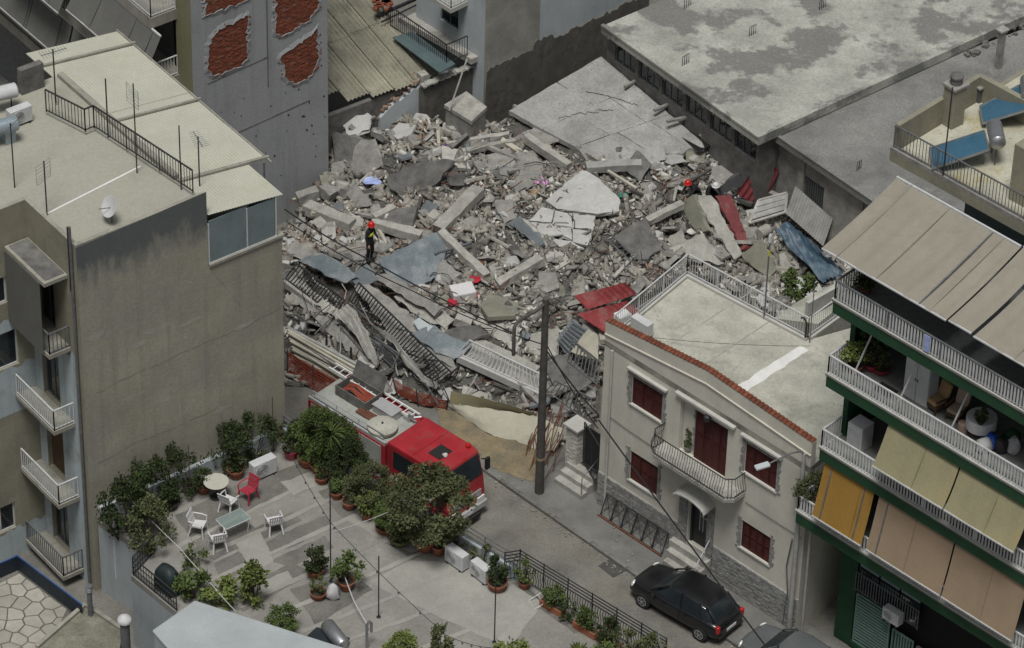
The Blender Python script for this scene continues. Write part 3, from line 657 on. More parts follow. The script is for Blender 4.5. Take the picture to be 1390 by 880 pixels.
for k, (px, py, lab) in enumerate(((2, 150, 'upper white solar water tank at the roof edge'), (3, 195, 'lower pale blue solar water tank at the roof edge'))):
    t = thing('solar_water_heater', lab, 'water heater', P(px, py, ZT), 0, 'water tanks on the beige roof')
    c = P(px, py, ZT); m = MB(); m.lathe(c + Vector((-.1, 0, .75)) - W * .55, [(.05, -.03), (.2, 0), (.26, .05), (.26, 1.15), (.2, 1.2), (.05, 1.23)], 16, W * .96 + Z * .0 + N * .2); m.build('tank', 'tank_blue' if k else 'white_metal', t, smooth=40)
    m = MB()
    for s_ in (-.4, .4): m.bar(c + W * s_, c + W * s_ + Z * .6, .04, .04)
    m.build('stand', 'iron', t, kind='stuff')
m = MB(); c = P(30, 130, ZT); m.hexa(c, W * .9, N * -.25, Z * 1.0); tag(m.build('chimney_block', 'concrete_dark'), 'stub of weathered grey masonry behind the air conditioner', 'masonry')
tag(MB().hexa(P(0, 190, ZT), W * .4, N * .4, Z * .5).build('control_box', 'tank_blue'), 'small blue grey box under the water tanks', 'box')

# ------------------------------------------------------------ rear left apartment block with brick-patched gable
mat('gable_grey', (.34, .352, .355), .92, .12, .5, .35, 9, stain=(.30, .315, .32), stain_amt=.45, stain_scale=.5, streak=(.2, .205, .205), streak_amt=.45)
mat('brick_red', (.22, .066, .036), .9, .35, 4, .3, 20, stain=(.25, .17, .13), stain_amt=.3, stain_scale=2.2)
mat('brick_bed', (.2, .12, .09), .95, .3, 6, .3, 30)
mat('olive_paint', (.24, .235, .14), .88, .15, .6, .2, 15, streak=(.13, .125, .07), streak_amt=.4)
gb = P(446, 232, 1.6); az_ = math.radians(38); GW = Fac(gb, (math.cos(az_), math.sin(az_))); cl = P(268, 305, 1.6); GS = (cl - GW.O).dot(GW.e)
rb = thing('rear_apartment_block', 'rear apartment block with grey awnings and a grey gable wall', 'apartment building', GW.at(GS / 2, 0, -5))
m = MB(); m.poly([GW.at(GS, 0), GW.at(0, 0), GW.at(0, 22), GW.at(GS, 22)]); m.poly([GW.at(0, 0), GW.at(0, 0, -14), GW.at(0, 22, -14), GW.at(0, 22)]); m.build('gable_wall', 'gable_grey', rb)
def brick_patch(outline, lab):
    "outline in photo points on the gable: bricks in courses inside a thick ragged plaster edge"
    raw = [GW.sz(*p) for p in outline]; pts = []
    for (x1, y1), (x2, y2) in zip(raw, raw[1:] + raw[:1]):
        k = max(2, int(math.hypot(x2 - x1, y2 - y1) / .12))
        for i in range(k): pts.append((lerp(x1, x2, i / k) + random.gauss(0, .035), lerp(y1, y2, i / k) + random.gauss(0, .035)))
    m = MB(); m.poly([GW.at(s, z, .004) for s, z in pts]); bed = m.build('brick_patch', 'brick_bed', rb)
    def inside(s, z):
        c = False
        for (x1, y1), (x2, y2) in zip(pts, pts[1:] + pts[:1]):
            if (y1 > z) != (y2 > z) and s < (x2 - x1) * (z - y1) / (y2 - y1) + x1: c = not c
        return c
    m = MB(); zs = [p[1] for p in pts]; ss = [p[0] for p in pts]; z = min(zs); row = 0
    while z < max(zs):
        s = min(ss) - (.11 if row % 2 else 0)
        while s < max(ss):
            if inside(s + .1, z + .04) and random.random() < .96: GW.box(m, s, s + .2, z, z + .068, .006, .022 + random.uniform(-.012, .012))
            s += .22
        z += .085; row += 1
    m.build('bricks', 'brick_red', bed, kind='stuff')
    cx, cy = sum(ss) / len(ss), sum(zs) / len(zs); m = MB(); n_ = len(pts); inn = []; out = []
    for x, y in pts:
        l = math.hypot(x - cx, y - cy); ux, uy = (x - cx) / l, (y - cy) / l; a = random.uniform(.05, .11); b_ = random.uniform(.06, .16); inn.append((x - ux * a, y - uy * a)); out.append((x + ux * b_, y + uy * b_))
    for i in range(n_):
        j = (i + 1) % n_; m.poly([GW.at(*inn[i], .05), GW.at(*inn[j], .05), GW.at(*out[j], .003), GW.at(*out[i], .003)]); m.poly([GW.at(*inn[i], .003), GW.at(*inn[j], .003), GW.at(*inn[j], .05), GW.at(*inn[i], .05)])
    m.build('plaster_edge', 'gable_grey', bed)
brick_patch([(281, 62), (292, 40), (338, 18), (337, 80), (326, 92), (290, 106), (279, 97)], '')
brick_patch([(276, -20), (276, 24), (312, 12), (340, -2), (340, -20)], '')
brick_patch([(372, -20), (372, 46), (383, 52), (420, 30), (434, 8), (434, -20)], '')
brick_patch([(378, 76), (432, 36), (433, 80), (424, 104), (402, 117), (388, 110)], '')
m = MB()
for k in range(34):
    s = GS * random.random() ** 1.8 * .95 - .15; z = random.uniform(2, 7); q = random.uniform(.03, .07); GW.box(m, s, s + q, z, z + q * random.uniform(.7, 1.5), .003, .012)
m.build('pock_marks', 'black_void', rb, kind='stuff')
for a, b in (((282, 114), (362, 78)), ((318, 182), (420, 136)), ((362, 0), (364, 118))):
    p, q = GW.sz(*a), GW.sz(*b); m = MB(); m.bar(GW.at(*p, .006), GW.at(*q, .006), .012, .05, up=GW.n.cross(Vector((q[0] - p[0], 0, q[1] - p[1])))); m.build('wall_seam', 'concrete_dark', rb)
RFc = Fac(GW.at(GS, 0) - GW.n * 26, GW.n); RE = 26.0
m = MB(); m.poly([RFc.at(RE - 1.05, 0), RFc.at(RE, 0), RFc.at(RE, 22), RFc.at(RE - 1.05, 22)]); m.build('corner_pier', 'olive_paint', rb)
m = MB(); m.poly([RFc.at(0, 0, -.3), RFc.at(RE - 1.05, 0, -.3), RFc.at(RE - 1.05, 22, -.3), RFc.at(0, 22, -.3)]); m.poly([RFc.at(RE - 1.05, 0, -.3), RFc.at(RE - 1.05, 0, 0), RFc.at(RE - 1.05, 22, 0), RFc.at(RE - 1.05, 22, -.3)]); m.build('front_wall', 'iron_grey', rb)
bp_ = 1.15
s1_, z1_ = RFc.sz(208, 121, bp_); s2_, z2_ = RFc.sz(206, 33, bp_); st = (z2_ - z1_); print('rear', s1_, z1_, s2_, z2_)
for k, z in enumerate((z1_ - st, z1_, z2_)):
    e_ = RE - 1.06
    m = MB(); RFc.box(m, 0, s1_, z - .25, z + .2, -.29, bp_); m.build('balcony_slab', 'slab_edge', rb)
    if k: railing(rb, [RFc.at(6, z + .2, bp_ - .05), RFc.at(s1_ - .05, z + .2, bp_ - .05), RFc.at(s1_ - .05, z + .2, .03)], .85, 'white_metal', .13, .025, .05, 2.5, name='balcony_railing')
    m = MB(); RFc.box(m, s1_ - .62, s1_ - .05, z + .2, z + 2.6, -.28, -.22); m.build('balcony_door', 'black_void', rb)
for z in (z1_, z2_ - st + .002): m = MB(); RFc.box(m, s1_ - .5, s1_ - .44, z1_ + .2, z2_ - .26, bp_ - .1, bp_ - .04)
m.build('corner_post', 'iron_grey', rb)
def fawn(sA, sB, zt, zb_, dt, db_, lab, mt='awning_grey', folds=()): return awning(RFc, (sA, sB), (dt, db_), (zt, zb_), mt, lab, group='awnings on the rear block', valance=.1, folds=folds)
q = lambda px, py, d: RFc.sz(px, py, d)
fawn(q(90, 20, 1.9)[0], q(194, 78, 1.9)[0], z2_ - .3, z1_ + 1.25, 1.1, 1.9, 'dark grey awning half lowered above the railed rear balcony', folds=(q(184, 70, 1.9)[0],))
fawn(q(10, 0, 1.9)[0], q(80, 34, 1.9)[0], z2_ - .3, z1_ + .75, 1.1, 1.9, 'dark grey awning fully lowered on the rear block beside the half lowered one', folds=(q(66, 25, 1.9)[0],))
fawn(6, q(84, 60, 1.6)[0], z1_ - .3, z1_ - st + 1.15, 1.1, 1.6, 'wide dark grey lower awning with two seams on the rear block', folds=(q(60, 60, 1.6)[0] - 1.4,))
fawn(q(86, 62, 1.6)[0], q(150, 100, 1.6)[0], z1_ - .3, z1_ - st + 1.1, 1.1, 1.6, 'short dark grey lower awning next to the yellow canopy')
# ------------------------------------------------------------ corrugated shed, white block and grey gable at the back
mat('fibre_cement', (.30, .29, .225), .9, .25, .8, .25, 14, stain=(.17, .165, .13), stain_amt=.45, stain_scale=.6, rnd=.15)
mat('pale_blue_wall', (.44, .48, .495), .9, .1, .7, .2, 15, streak=(.25, .27, .27), streak_amt=.3)
mat('gable_beige', (.33, .318, .28), .92, .14, .5, .3, 10, stain=(.2, .192, .17), stain_amt=.4, stain_scale=.4)
mat('rubble_stone', (.13, .125, .11), .95, .4, 3, .6, 10, stain=(.07, .068, .06), stain_amt=.4, stain_scale=1.5)
mat('tin_teal', (.085, .12, .125), .7, .2, 1, .2, 12)
shed = thing('corrugated_shed', 'low shed roofed in old corrugated fibre cement sheets', 'shed', P(520, 130, 0))
e0 = P(447, 156, 3.6); e1 = P(592, 100, 3.6); ew = (e1 - e0); ew.z = 0; L_ = ew.length; ew.normalize(); dn = Vector((ew.y, -ew.x, 0)) * -1      # up-slope direction
ns_ = 5
for k in range(ns_):
    for j in range(4):
        ln = 3.2; o_ = e0 + ew * (k * L_ / ns_) + (dn + Z * .24) * (ln * j - (random.uniform(-.05, .1))) + Z * (.03 * j + .008 * (k % 2))
        if j == 0 and k == 0: o_ = o_ + (dn + Z * .24) * 1.0
        if j == 0 and k == 1: o_ = o_ + (dn + Z * .24) * .35
        m = MB(); V_, F_ = corr(o_, (dn + Z * .24) * (ln + .15 - (1.0 if j == 0 and k == 0 else 0)), ew * (L_ / ns_ + .12), 0, .18, .05); m.add(V_, F_); m.build('roof_sheet', 'fibre_cement', shed, smooth=50)
m = MB(); f_ = Fac(e0 - ew * 0 + Vector((0, 0, 0)), ew); f_.box(m, 0, L_ * .98, 0, 3.4, -.35, -.15); m.build('end_wall', 'concrete_dark', shed)
# tin flashing strip and low wall with railing on its right
m = MB(); pts = [P(*p, 4.3) for p in ((533, 52), (560, 44), (618, 88), (597, 100))]; m.prism(pts, .05); tag(m.build('tin_sheet', 'tin_teal'), 'flat teal metal sheet lying along the corrugated roof edge', 'metal sheet')
wb = thing('white_apartment_block', 'pale blue white block with a small corner balcony behind the collapse', 'apartment building', P(600, 80, 0))
MWf = Fac(P(656, 146, 2.0), P(826, 61, 2.0) - P(656, 146, 2.0)); mwl = 9.0
m = MB(); m.poly([MWf.at(0, 0), MWf.at(2.95, 0), MWf.at(2.95, 14), MWf.at(0, 14)]); m.build('gable_wall', 'gable_beige', wb)
m = MB(); top = []
pts = [MWf.at(2.95, 0, 0), MWf.at(mwl, 0, 0), MWf.at(mwl, 14, 0), MWf.at(2.95, 14, 0)]; m.poly(pts); m.build('gable_paint', 'pale_blue_wall', wb)
m = MB(); zt_ = MWf.sz(658, 97)[1]; pl = [MWf.at(-.02, 0, .05), MWf.at(mwl, 0, .05)]; s = mwl; tp = []
while s > 0: tp.append(MWf.at(s, zt_ + random.uniform(-.08, .12) + (.25 if 2.6 < s < 3.6 else 0) - .012 * s, .05)); s -= .15
m.prism(pl + tp, MWf.n * -.049); m.build('stone_footing', 'rubble_stone', wb)
WFc = Fac(MWf.at(0, 0) - MWf.n * 14, MWf.n)
sw0 = WFc.sz(565, 20)[0]
m = MB(); wn = (WFc.sz(598, 14)[0], WFc.sz(622, 30)[0], 0, 0); z_a = WFc.sz(598, 26)[1]
wall_holes(m, WFc, sw0, 14, 0, 14, [(wn[0], wn[1], z_a, z_a + 1.3)], .12); m.poly([WFc.at(sw0, 0), WFc.at(sw0, 14), WFc.at(sw0, 14, -6), WFc.at(sw0, 0, -6)]); m.build('front_wall', 'pale_blue_wall', wb)
window(wb, WFc, wn[0], wn[1], z_a, z_a + 1.3, d=-.1, frame='iron_grey')
m = MB(); zq = WFc.sz(612, 18, .9)[1]; WFc.box(m, WFc.sz(585, 0, .9)[0], WFc.sz(612, 18, .9)[0], zq - .02, zq + .18, .004, .9); m.build('balcony_slab', 'white_trim', wb)
a_, b_ = WFc.sz(585, 0, .9)[0], WFc.sz(612, 18, .9)[0]
railing(wb, [WFc.at(a_, zq + .18, .85), WFc.at(b_ - .05, zq + .18, .85), WFc.at(b_ - .05, zq + .18, .03)], .9, 'white_metal', .14, .03, .05, 2)
# yard terrace beside it with railing
m = MB(); pts = [P(*p, 4.0) for p in ((540, 30), (575, 20), (662, 78), (640, 88))]; m.prism(pts, .25); yt = tag(m.build('yard_terrace', 'concrete_light'), 'narrow pale concrete walkway beside the white block', 'walkway')
r_ = railing(None, [P(*p, 4.25) for p in ((530, 36), (606, 88), (634, 76))], .95, 'iron', .12, .02, .045, 1.5, name='walkway_railing'); tag(r_, 'thin black railing along the walkway under the white block', 'railing')
m = MB(); m.bar(P(512, 22, 4.6), P(575, -6, 4.6), .1, .12); m.bar(P(518, 30, 4.6), P(575, 2, 4.6), .05, .05); tag(m.build('iron_frame', 'iron', kind='stuff'), 'dark iron frame at the top end of the corrugated roof', 'frame')
m = MB()
for i in range(14): m.box(P(505 + 26 * random.random(), 2 + 12 * random.random(), 5.0), .3, .14, .1, random.uniform(0, 3))
tag(m.build('brick_heap', 'brick_red', kind='stuff'), 'small heap of red bricks at the top of the corrugated roof', 'bricks')
# ------------------------------------------------------------ flat-roofed workshop blocks at the right rear
mat('roof_blotched', (.36, .358, .32), .92, .3, .55, .3, 16, stain=(.15, .15, .142), stain_amt=.55, stain_scale=.36, streak=(.22, .22, .2), streak_amt=.4, sharp=.52, speck=(.3, .3, .26))
mat('roof_dim', (.20, .20, .19), .92, .34, .5, .35, 16, stain=(.28, .276, .252), stain_amt=.2, stain_scale=.6, speck=(.16, .16, .15))
wk = thing('flat_roofed_workshop', 'low workshop with a wide blotched pale concrete flat roof', 'workshop', P(930, 110, 0))
ZR = 5.5
k0 = P(816, 36, ZR); k1 = P(1030, 189, ZR); k2 = P(1390, 24, ZR); fd_ = (k1 - k0).normalized(); sd_ = (k2 - k1).normalized()
m = MB(); m.prism([k0 - Z * .3, k1 - Z * .3, k1 + sd_ * 26 - Z * .3, k0 + sd_ * 26 - Z * .3], .3); m.build('roof', 'roof_blotched', wk)
m = MB(); m.hexa(k0 + Z * .002 - sd_ * .03, fd_ * (k1 - k0).length, sd_ * .16, Z * .09); m.hexa(k1 + Z * .003 + sd_ * .13, sd_ * 24, fd_ * -.14, Z * .08); m.build('roof_kerb', 'roof_blotched', wk, kind='stuff')
WKF = Fac(k0 + sd_ * .35, fd_); wkl = (k1 - k0).length - .3
m = MB(); hs_ = [(.5 + i * 1.45, 1.75 + i * 1.45, 4.0, 5.0) for i in range(6) if 1.75 + i * 1.45 < wkl]
wall_holes(m, WKF, 0, wkl, 0, ZR - .3, hs_, .15); m.poly([WKF.at(wkl, 0), WKF.at(wkl, 0) + sd_ * 20, WKF.at(wkl, ZR - .3) + sd_ * 20, WKF.at(wkl, ZR - .3)]); m.build('wall', 'concrete_dark', wk)
for h_ in hs_: window(wk, WKF, *h_, d=-.12, frame='iron_grey', leaves=3)
for k in range(16):
    m = MB(); s = .3 + k * .58; m.hexa(WKF.at(s, ZR - .44, .0), WKF.e * .14, WKF.n * .3, Z * .138); m.build('eaves_bracket', 'concrete', wk)
for px, py in ((929, 12), (1017, 50), (1112, 14), (926, 90)):
    for dx in (0, .12, .24): m = MB(); b_ = P(px, py, ZR) + V * dx; m.tube([b_, b_ + Z * .42, b_ + Z * .45 + V * .07, b_ + Z * .42 + V * .12, b_ + V * .12], .014, 4); m.build('rebar_loop', 'iron', wk)
w2_ = thing('lower_flat_roof_building', 'lower grey flat roofed building with a cracked dusty roof', 'building', P(1110, 210, 0)); Z2 = 5.15
j0 = P(1034, 172, Z2); j1 = P(1188, 277, Z2); fd2 = (j1 - j0).normalized(); sd2 = (P(1390, 40, Z2) - P(1036, 172, Z2)).normalized()
m = MB(); m.prism([j0 - Z * .28, j0 + fd2 * 12 - Z * .28, j0 + fd2 * 12 + sd2 * 22 - Z * .28, j0 + sd2 * 22 - Z * .28], .28); m.build('roof', 'roof_dim', w2_)
m = MB(); m.hexa(j0 + Z * .002 - sd2 * .02, fd2 * 12, sd2 * .14, Z * .06); m.build('roof_kerb', 'roof_dim', w2_)
W2F = Fac(j0 + sd2 * .4, fd2); m = MB(); a_ = W2F.sz(1092, 250)[0]
wall_holes(m, W2F, 0, 12, 0, Z2 - .28, [(a_, a_ + 1.1, 1.6, 3.9)], .12); m.build('wall', 'concrete', w2_)
m = MB(); W2F.box(m, a_, a_ + 1.1, 1.6, 3.9, -.14, -.12); m.build('dark_opening', 'black_void', w2_)
m = MB()
for i in range(9): W2F.box(m, a_ + .02 + i * .12, a_ + .1 + i * .12, 1.7, 3.8, -.1, -.06)
m.build('roller_slats', 'iron_grey', w2_, kind='stuff')
m = MB(); W2F.box(m, a_ - .35, a_ - .02, .5, 4.5, .003, .06); W2F.box(m, a_ + 1.12, a_ + 3.2, .5, 4.55, .003, .06); m.build('plaster_panel', 'concrete_light', w2_, kind='stuff')
m = MB(); W2F.box(m, .25, .45, 1, Z2 - .3, .004, .2); m.build('pilaster', 'concrete', w2_)
for px, py in ((1163, 232),):
    for dx in (0, .12): m = MB(); b_ = P(px, py, Z2) + V * dx; m.tube([b_, b_ + Z * .4, b_ + Z * .4 + V * .1, b_ + V * .1], .014, 4); m.build('rebar_loop', 'iron', w2_)
b_ = P(1355, 92, Z2); pt = thing('roof_post', 'square concrete post with a flat cap on the lower roof', 'post', b_); m = MB(); m.box(b_, .22, .22, 1.75, .7); m.build('shaft', 'concrete', pt); m = MB(); m.box(b_ + Z * 1.751, .42, .36, .06, .7); m.build('cap', 'concrete_light', pt)
# broken masonry lumps along the far roof edge
rs = random.Random(5)
for k in range(26):
    f = rs.random(); b_ = P(1310 + 80 * f, 78 - 45 * f + rs.uniform(-8, 8), Z2); m = MB(); q_ = rs.uniform(.08, .26); m.box(b_, q_, q_ * rs.uniform(.6, 1), q_ * .5, rs.uniform(0, 3)); m.build('broken_block', 'concrete_dark', w2_)
# ------------------------------------------------------------ roof terrace with potted plants
mat('terrace_mid', (.25, .243, .218), .92, .2, .5, .25, 20, stain=(.20, .195, .175), stain_amt=.45, stain_scale=.6)
mat('terrace_dark', (.165, .16, .143), .92, .3, .8, .25, 20, stain=(.17, .162, .145), stain_amt=.4, stain_scale=.9, rnd=.2)
mat('terrace_light', (.30, .293, .265), .92, .15, .8, .25, 20, stain=(.27, .262, .235), stain_amt=.35, stain_scale=1.0, rnd=.1)
mat('parapet_blue', (.36, .395, .41), .88, .12, .8, .2, 20, streak=(.25, .265, .27), streak_amt=.4)
mat('white_roofing', (.36, .39, .40), .8, .1, .7, .1, 10, stain=(.42, .44, .44), stain_amt=.3, stain_scale=.6)
mat('terracotta', (.25, .085, .045), .85, .25, 4, .2, 25, stain=(.3, .17, .12), stain_amt=.3, stain_scale=3, rnd=.2)
mat('soil', (.05, .04, .03), .95, .3, 10, .5, 30)
mat('leaf_dark', (.05, .068, .028), .9, .45, 1.2, 0, spec=.12, rnd=.2)
mat('leaf_mid', (.10, .138, .045), .9, .45, 1.2, 0, spec=.12, rnd=.2)
mat('leaf_bright', (.16, .2, .055), .75, .4, 1.2, 0, spec=.3, rnd=.2)
mat('leaf_olive', (.11, .125, .06), .9, .4, 1.2, 0, spec=.12, rnd=.15)
mat('bark', (.09, .07, .05), .9, .3, 6, .4, 20)
mat('plastic_white', (.6, .6, .6), .5, .06, 3, 0)
mat('plastic_red', (.36, .035, .06), .45, .1, 3, 0)
mat('glass_top', (.25, .32, .31), .05, .05, 1, 0, spec=.7, alpha=.55)
mat('tarp_dark', (.018, .03, .03), .55, .3, 3, .2, 10)
mat('string_wire', (.04, .04, .04), .7, .2, 3, 0)
TZ = 3.2
tb = thing('terrace_building', 'low white building with a paved roof terrace full of plants', 'building', P(500, 760, 0))
tpx = [(133, 707), (203, 752), (178, 781), (330, 905), (330, 1250), (1010, 970), (388, 592)]
tp_ = [P(*p, TZ) for p in tpx]; tp_[4] = tp_[5] - V * 14
g = MB(); g.prism([p - Z * .25 for p in tp_], .25); floor = g.build('terrace_floor', 'terrace_mid', tb)
g = MB()
for p, q in zip(tp_, tp_[1:]): g.poly([Vector((p.x, p.y, 0)), Vector((q.x, q.y, 0)), q - Z * .251, p - Z * .251])
g.build('wall', 'parapet_blue', tb)
def sheet(pxs, mt, dz, name='floor_patch', jit=.05):
    pts = []; c = [P(*p, TZ + dz) for p in pxs]
    for p, q in zip(c, c[1:] + c[:1]):
        k = max(1, int((q - p).length / .35))
        for i in range(k): pts.append(lerp(p, q, i / k) + Vector((random.uniform(-jit, jit), random.uniform(-jit, jit), 0)))
    m = MB(); m.poly(pts); return m.build(name, mt, floor)
for k, pxs in enumerate([((238, 700), (300, 668), (420, 625), (440, 640), (350, 690), (262, 735)), ((255, 748), (335, 708), (360, 725), (290, 760)), ((335, 722), (395, 696), (412, 706), (355, 735)), ((290, 765), (325, 748), (352, 768), (300, 790)),
                         ((345, 742), (440, 700), (455, 716), (372, 752)), ((365, 762), (440, 728), (452, 742), (395, 770)), ((300, 800), (400, 765), (425, 780), (330, 830)), ((430, 668), (465, 652), (520, 690), (470, 706)), ((395, 800), (470, 775), (505, 800), (430, 850)), ((690, 795), (710, 796), (800, 850), (780, 860)), ((520, 735), (560, 722), (590, 745), (560, 760)), ((262, 736), (300, 718), (318, 740), (280, 758))]):
    sheet(pxs, 'terrace_dark', .003 + .0005 * k)
for k, (a, b) in enumerate((((240, 742), (420, 655)), ((262, 762), (460, 672)), ((280, 790), (505, 690)), ((315, 828), (560, 712)), ((360, 842), (600, 738)), ((410, 858), (640, 768)), ((470, 870), (690, 790)), ((560, 885), (740, 815)))):
    p, q = P(*a, TZ + .012), P(*b, TZ + .012); d = (q - p).normalized(); x = Vector((d.y, -d.x, 0)); pts = []; m = MB(); n_ = 16
    up_ = [lerp(p, q, i / n_) + x * random.uniform(.06, .12) for i in range(n_ + 1)]; dn_ = [lerp(p, q, i / n_) - x * random.uniform(.06, .12) for i in range(n_, -1, -1)]
    m.poly(up_ + dn_); m.build('sealed_joint', 'terrace_light', floor)
for pxs in (((318, 738), (352, 722), (372, 762), (342, 778)), ((470, 705), (520, 684), (600, 735), (560, 750), (520, 735)), ((560, 760), (660, 770), (740, 820), (690, 880), (560, 820), (500, 790)), ((350, 790), (392, 775), (400, 790), (360, 808)), ((380, 655), (425, 640), (440, 655), (400, 672))): sheet(pxs, 'terrace_light', .009)
# low planting wall along the big blank wall, street parapet, railings
m = MB(); LW.box(m, .1, 7.3, TZ + .002, TZ + .55, .02, .2); m.build('planting_wall', 'parapet_blue', tb)
se0, se1 = tp_[6], tp_[5]; sed = (se1 - se0).normalized(); sen = Vector((sed.y, -sed.x, 0))      # street edge; sen points inwards
def SE(px, py, inset=0.0, z=TZ):
    p = P(px, py, z); t_ = (p - se0).dot(sed); return se0 + sed * t_ + sen * inset + Z * (z - TZ)
a_, b_ = SE(388, 592), SE(708, 786)
m = MB(); m.hexa(a_ + Z * .002, b_ - a_, sen * .18, Z * .45); m.build('street_parapet', 'parapet_blue', tb)
rr = MB(); L_ = (b_ - a_).length
for h_ in (.6, .8, 1.0): rr.tube([a_ + Z * h_ + sen * .09, b_ + Z * h_ + sen * .09], .022, 6)
for i in range(8): c = lerp(a_, b_, i / 7) + sen * .09; rr.bar(c + Z * .452, c + Z * 1.0, .04, .04)
rr.build('pipe_railing', 'iron_grey', tb)
c0 = SE(690, 786, .5); c1 = SE(706, 786, .06); c2 = SE(905, 905, .06)
orn = MB(); fr = MB()
for p, q in ((c0, c1), (c1, c2)):
    for h_ in (1.3, 1.16, 1.02, .88, .12): fr.bar(p + Z * h_, q + Z * h_, .03, .03)
    k = max(1, round((q - p).length / 1.15))
    for i in range(k + 1): c = lerp(p, q, i / k); fr.bar(c + Z * .002, c + Z * 1.34, .045, .045)
    n_ = int((q - p).length / .11)
    for i in range(n_):
        c = lerp(p, q, (i + .5) / n_); d = (q - p).normalized() * .035; orn.tube([c + Z * .12, c + d + Z * .35, c - d + Z * .62, c + Z * .88], .012, 4)
ir = fr.build('street_railing', 'iron', tb); orn.build('ornament_bars', 'iron', ir, kind='stuff')
# corner railing on the left
railing(tb, [P(210, 750, TZ), P(181, 781, TZ), P(240, 830, TZ)], .8, 'iron', .14, .02, .045, 1.2, mids=(.3, .55))
# white box roof in front
wbx = thing('white_box_roof', 'flat white roofed box structure at the front of the terrace', 'building', P(330, 900, TZ)); wz = 5.0
wp_ = [P(*p, wz) for p in ((209, 856), (266, 816), (480, 884), (470, 960), (300, 960))]; m = MB(); m.prism([Vector((p.x, p.y, .5)) for p in wp_], wz - .62); m.build('wall', 'parapet_blue', wbx)
m = MB(); cen = sum(wp_, Vector()) / len(wp_); m.prism([cen + (p - cen) * 1.02 - Z * .115 for p in wp_], .115); m.build('roof', 'white_roofing', wbx, bevel=.05)

# ------------------------------------------------------------ plants
def leaves(n, fn, size, rs, long=1.6, up=.3):
    V_, F_ = [], []
    for k in range(n):
        c, rad = fn(rs); d = Vector((rs.gauss(0, 1), rs.gauss(0, 1), rs.gauss(0, 1) + up)).normalized(); s = size * rs.uniform(.6, 1.3)
        x = d.cross(Vector((rs.gauss(0, 1), rs.gauss(0, 1), rs.gauss(0, 1)))); x = x.normalized() * s * .5; y = d * s * long; f = d.cross(x).normalized() * s * .16
        i = len(V_); V_ += [c, c + y * .5 + x + f, c + y, c + y * .5 - x + f]; F_ += [(i, i + 1, i + 2), (i, i + 2, i + 3)]
    return V_, F_
def clumps(nc, R, H0, H1, cr, rs):
    cs_ = []
    for k in range(nc):
        a, h_ = rs.uniform(0, 6.283), rs.random(); prof_ = math.sin(math.pi * (.18 + .72 * h_)) ; r_ = R * prof_ * math.sqrt(rs.uniform(.25, 1))
        cs_.append((Vector((math.cos(a) * r_, math.sin(a) * r_, lerp(H0, H1, h_))), cr * rs.uniform(.6, 1.2)))
    def fn(r):
        c, q = cs_[r.randrange(len(cs_))]; v = Vector((r.gauss(0, 1), r.gauss(0, 1), r.gauss(0, 1))).normalized() * q * r.random() ** .4
        return c + v, q
    return fn, cs_
FOL = {}
def foliage(kind, seed):
    key = (kind, seed)
    if key in FOL: return FOL[key]
    rs = random.Random(seed); m = MB(); st_ = MB()
    if kind == 'round':
        fn, cs_ = clumps(16, .42, .12, .85, .17, rs); m.add(*leaves(750, fn, .075, rs))
    elif kind == 'tall':
        fn, cs_ = clumps(14, .28, .1, 1.3, .15, rs); m.add(*leaves(650, fn, .09, rs))
    elif kind == 'sparse':
        fn, cs_ = clumps(12, .4, .15, .9, .12, rs); m.add(*leaves(260, fn, .07, rs))
    elif kind == 'big':
        fn, cs_ = clumps(46, .62, .28, 1.3, .17, rs); m.add(*leaves(3400, fn, .052, rs))
    elif kind == 'huge':
        fn, cs_ = clumps(90, .62, .28, 1.3, .13, rs); m.add(*leaves(8500, fn, .034, rs))
    elif kind == 'spiky':
        cs_ = [(Vector((rs.uniform(-.15, .15), rs.uniform(-.15, .15), h_)), .1) for h_ in (.45, .8, 1.05)]
        for c, _ in cs_:
            for k in range(60):
                a, e_ = rs.uniform(0, 6.283), rs.uniform(-.5, 1.3); d = Vector((math.cos(a) * math.cos(e_), math.sin(a) * math.cos(e_), math.sin(e_))); l = rs.uniform(.35, .55); x = d.cross(Z).normalized() * .022
                t_ = c + d * l - Z * l * .3; mdp = c + d * l * .55; i = len(m.v); m.v += [tuple(p) for p in (c - x * .6, c + x * .6, mdp + x, t_, mdp - x)]; m.f.append((i, i + 1, i + 2, i + 3, i + 4))
    elif kind == 'strap':
        cs_ = []
        for k in range(170):
            a, e_ = rs.uniform(0, 6.283), rs.uniform(.3, 1.4); d = Vector((math.cos(a) * math.cos(e_), math.sin(a) * math.cos(e_), math.sin(e_))); l = rs.uniform(.35, .7); x = d.cross(Z).normalized() * .02
            c = d * .03; md = d * l * .6; t_ = d * l - Z * l * .25; i = len(m.v); m.v += [tuple(p) for p in (c - x, c + x, md + x * .9, t_, md - x * .9)]; m.f.append((i, i + 1, i + 2, i + 3, i + 4))
    elif kind == 'climb':
        fn, cs_ = clumps(44, 1.0, .0, 1.7, .24, rs); m.add(*leaves(2300, fn, .075, rs))
    for c, _ in cs_[:14]:
        st_.tube([(c.x * .08, c.y * .08, 0), (c.x * .5, c.y * .5, c.z * .6), tuple(c)], [.02, .012, .006], 4, caps=False)
    FOL[key] = (m, st_); return FOL[key]
FMESH = {}
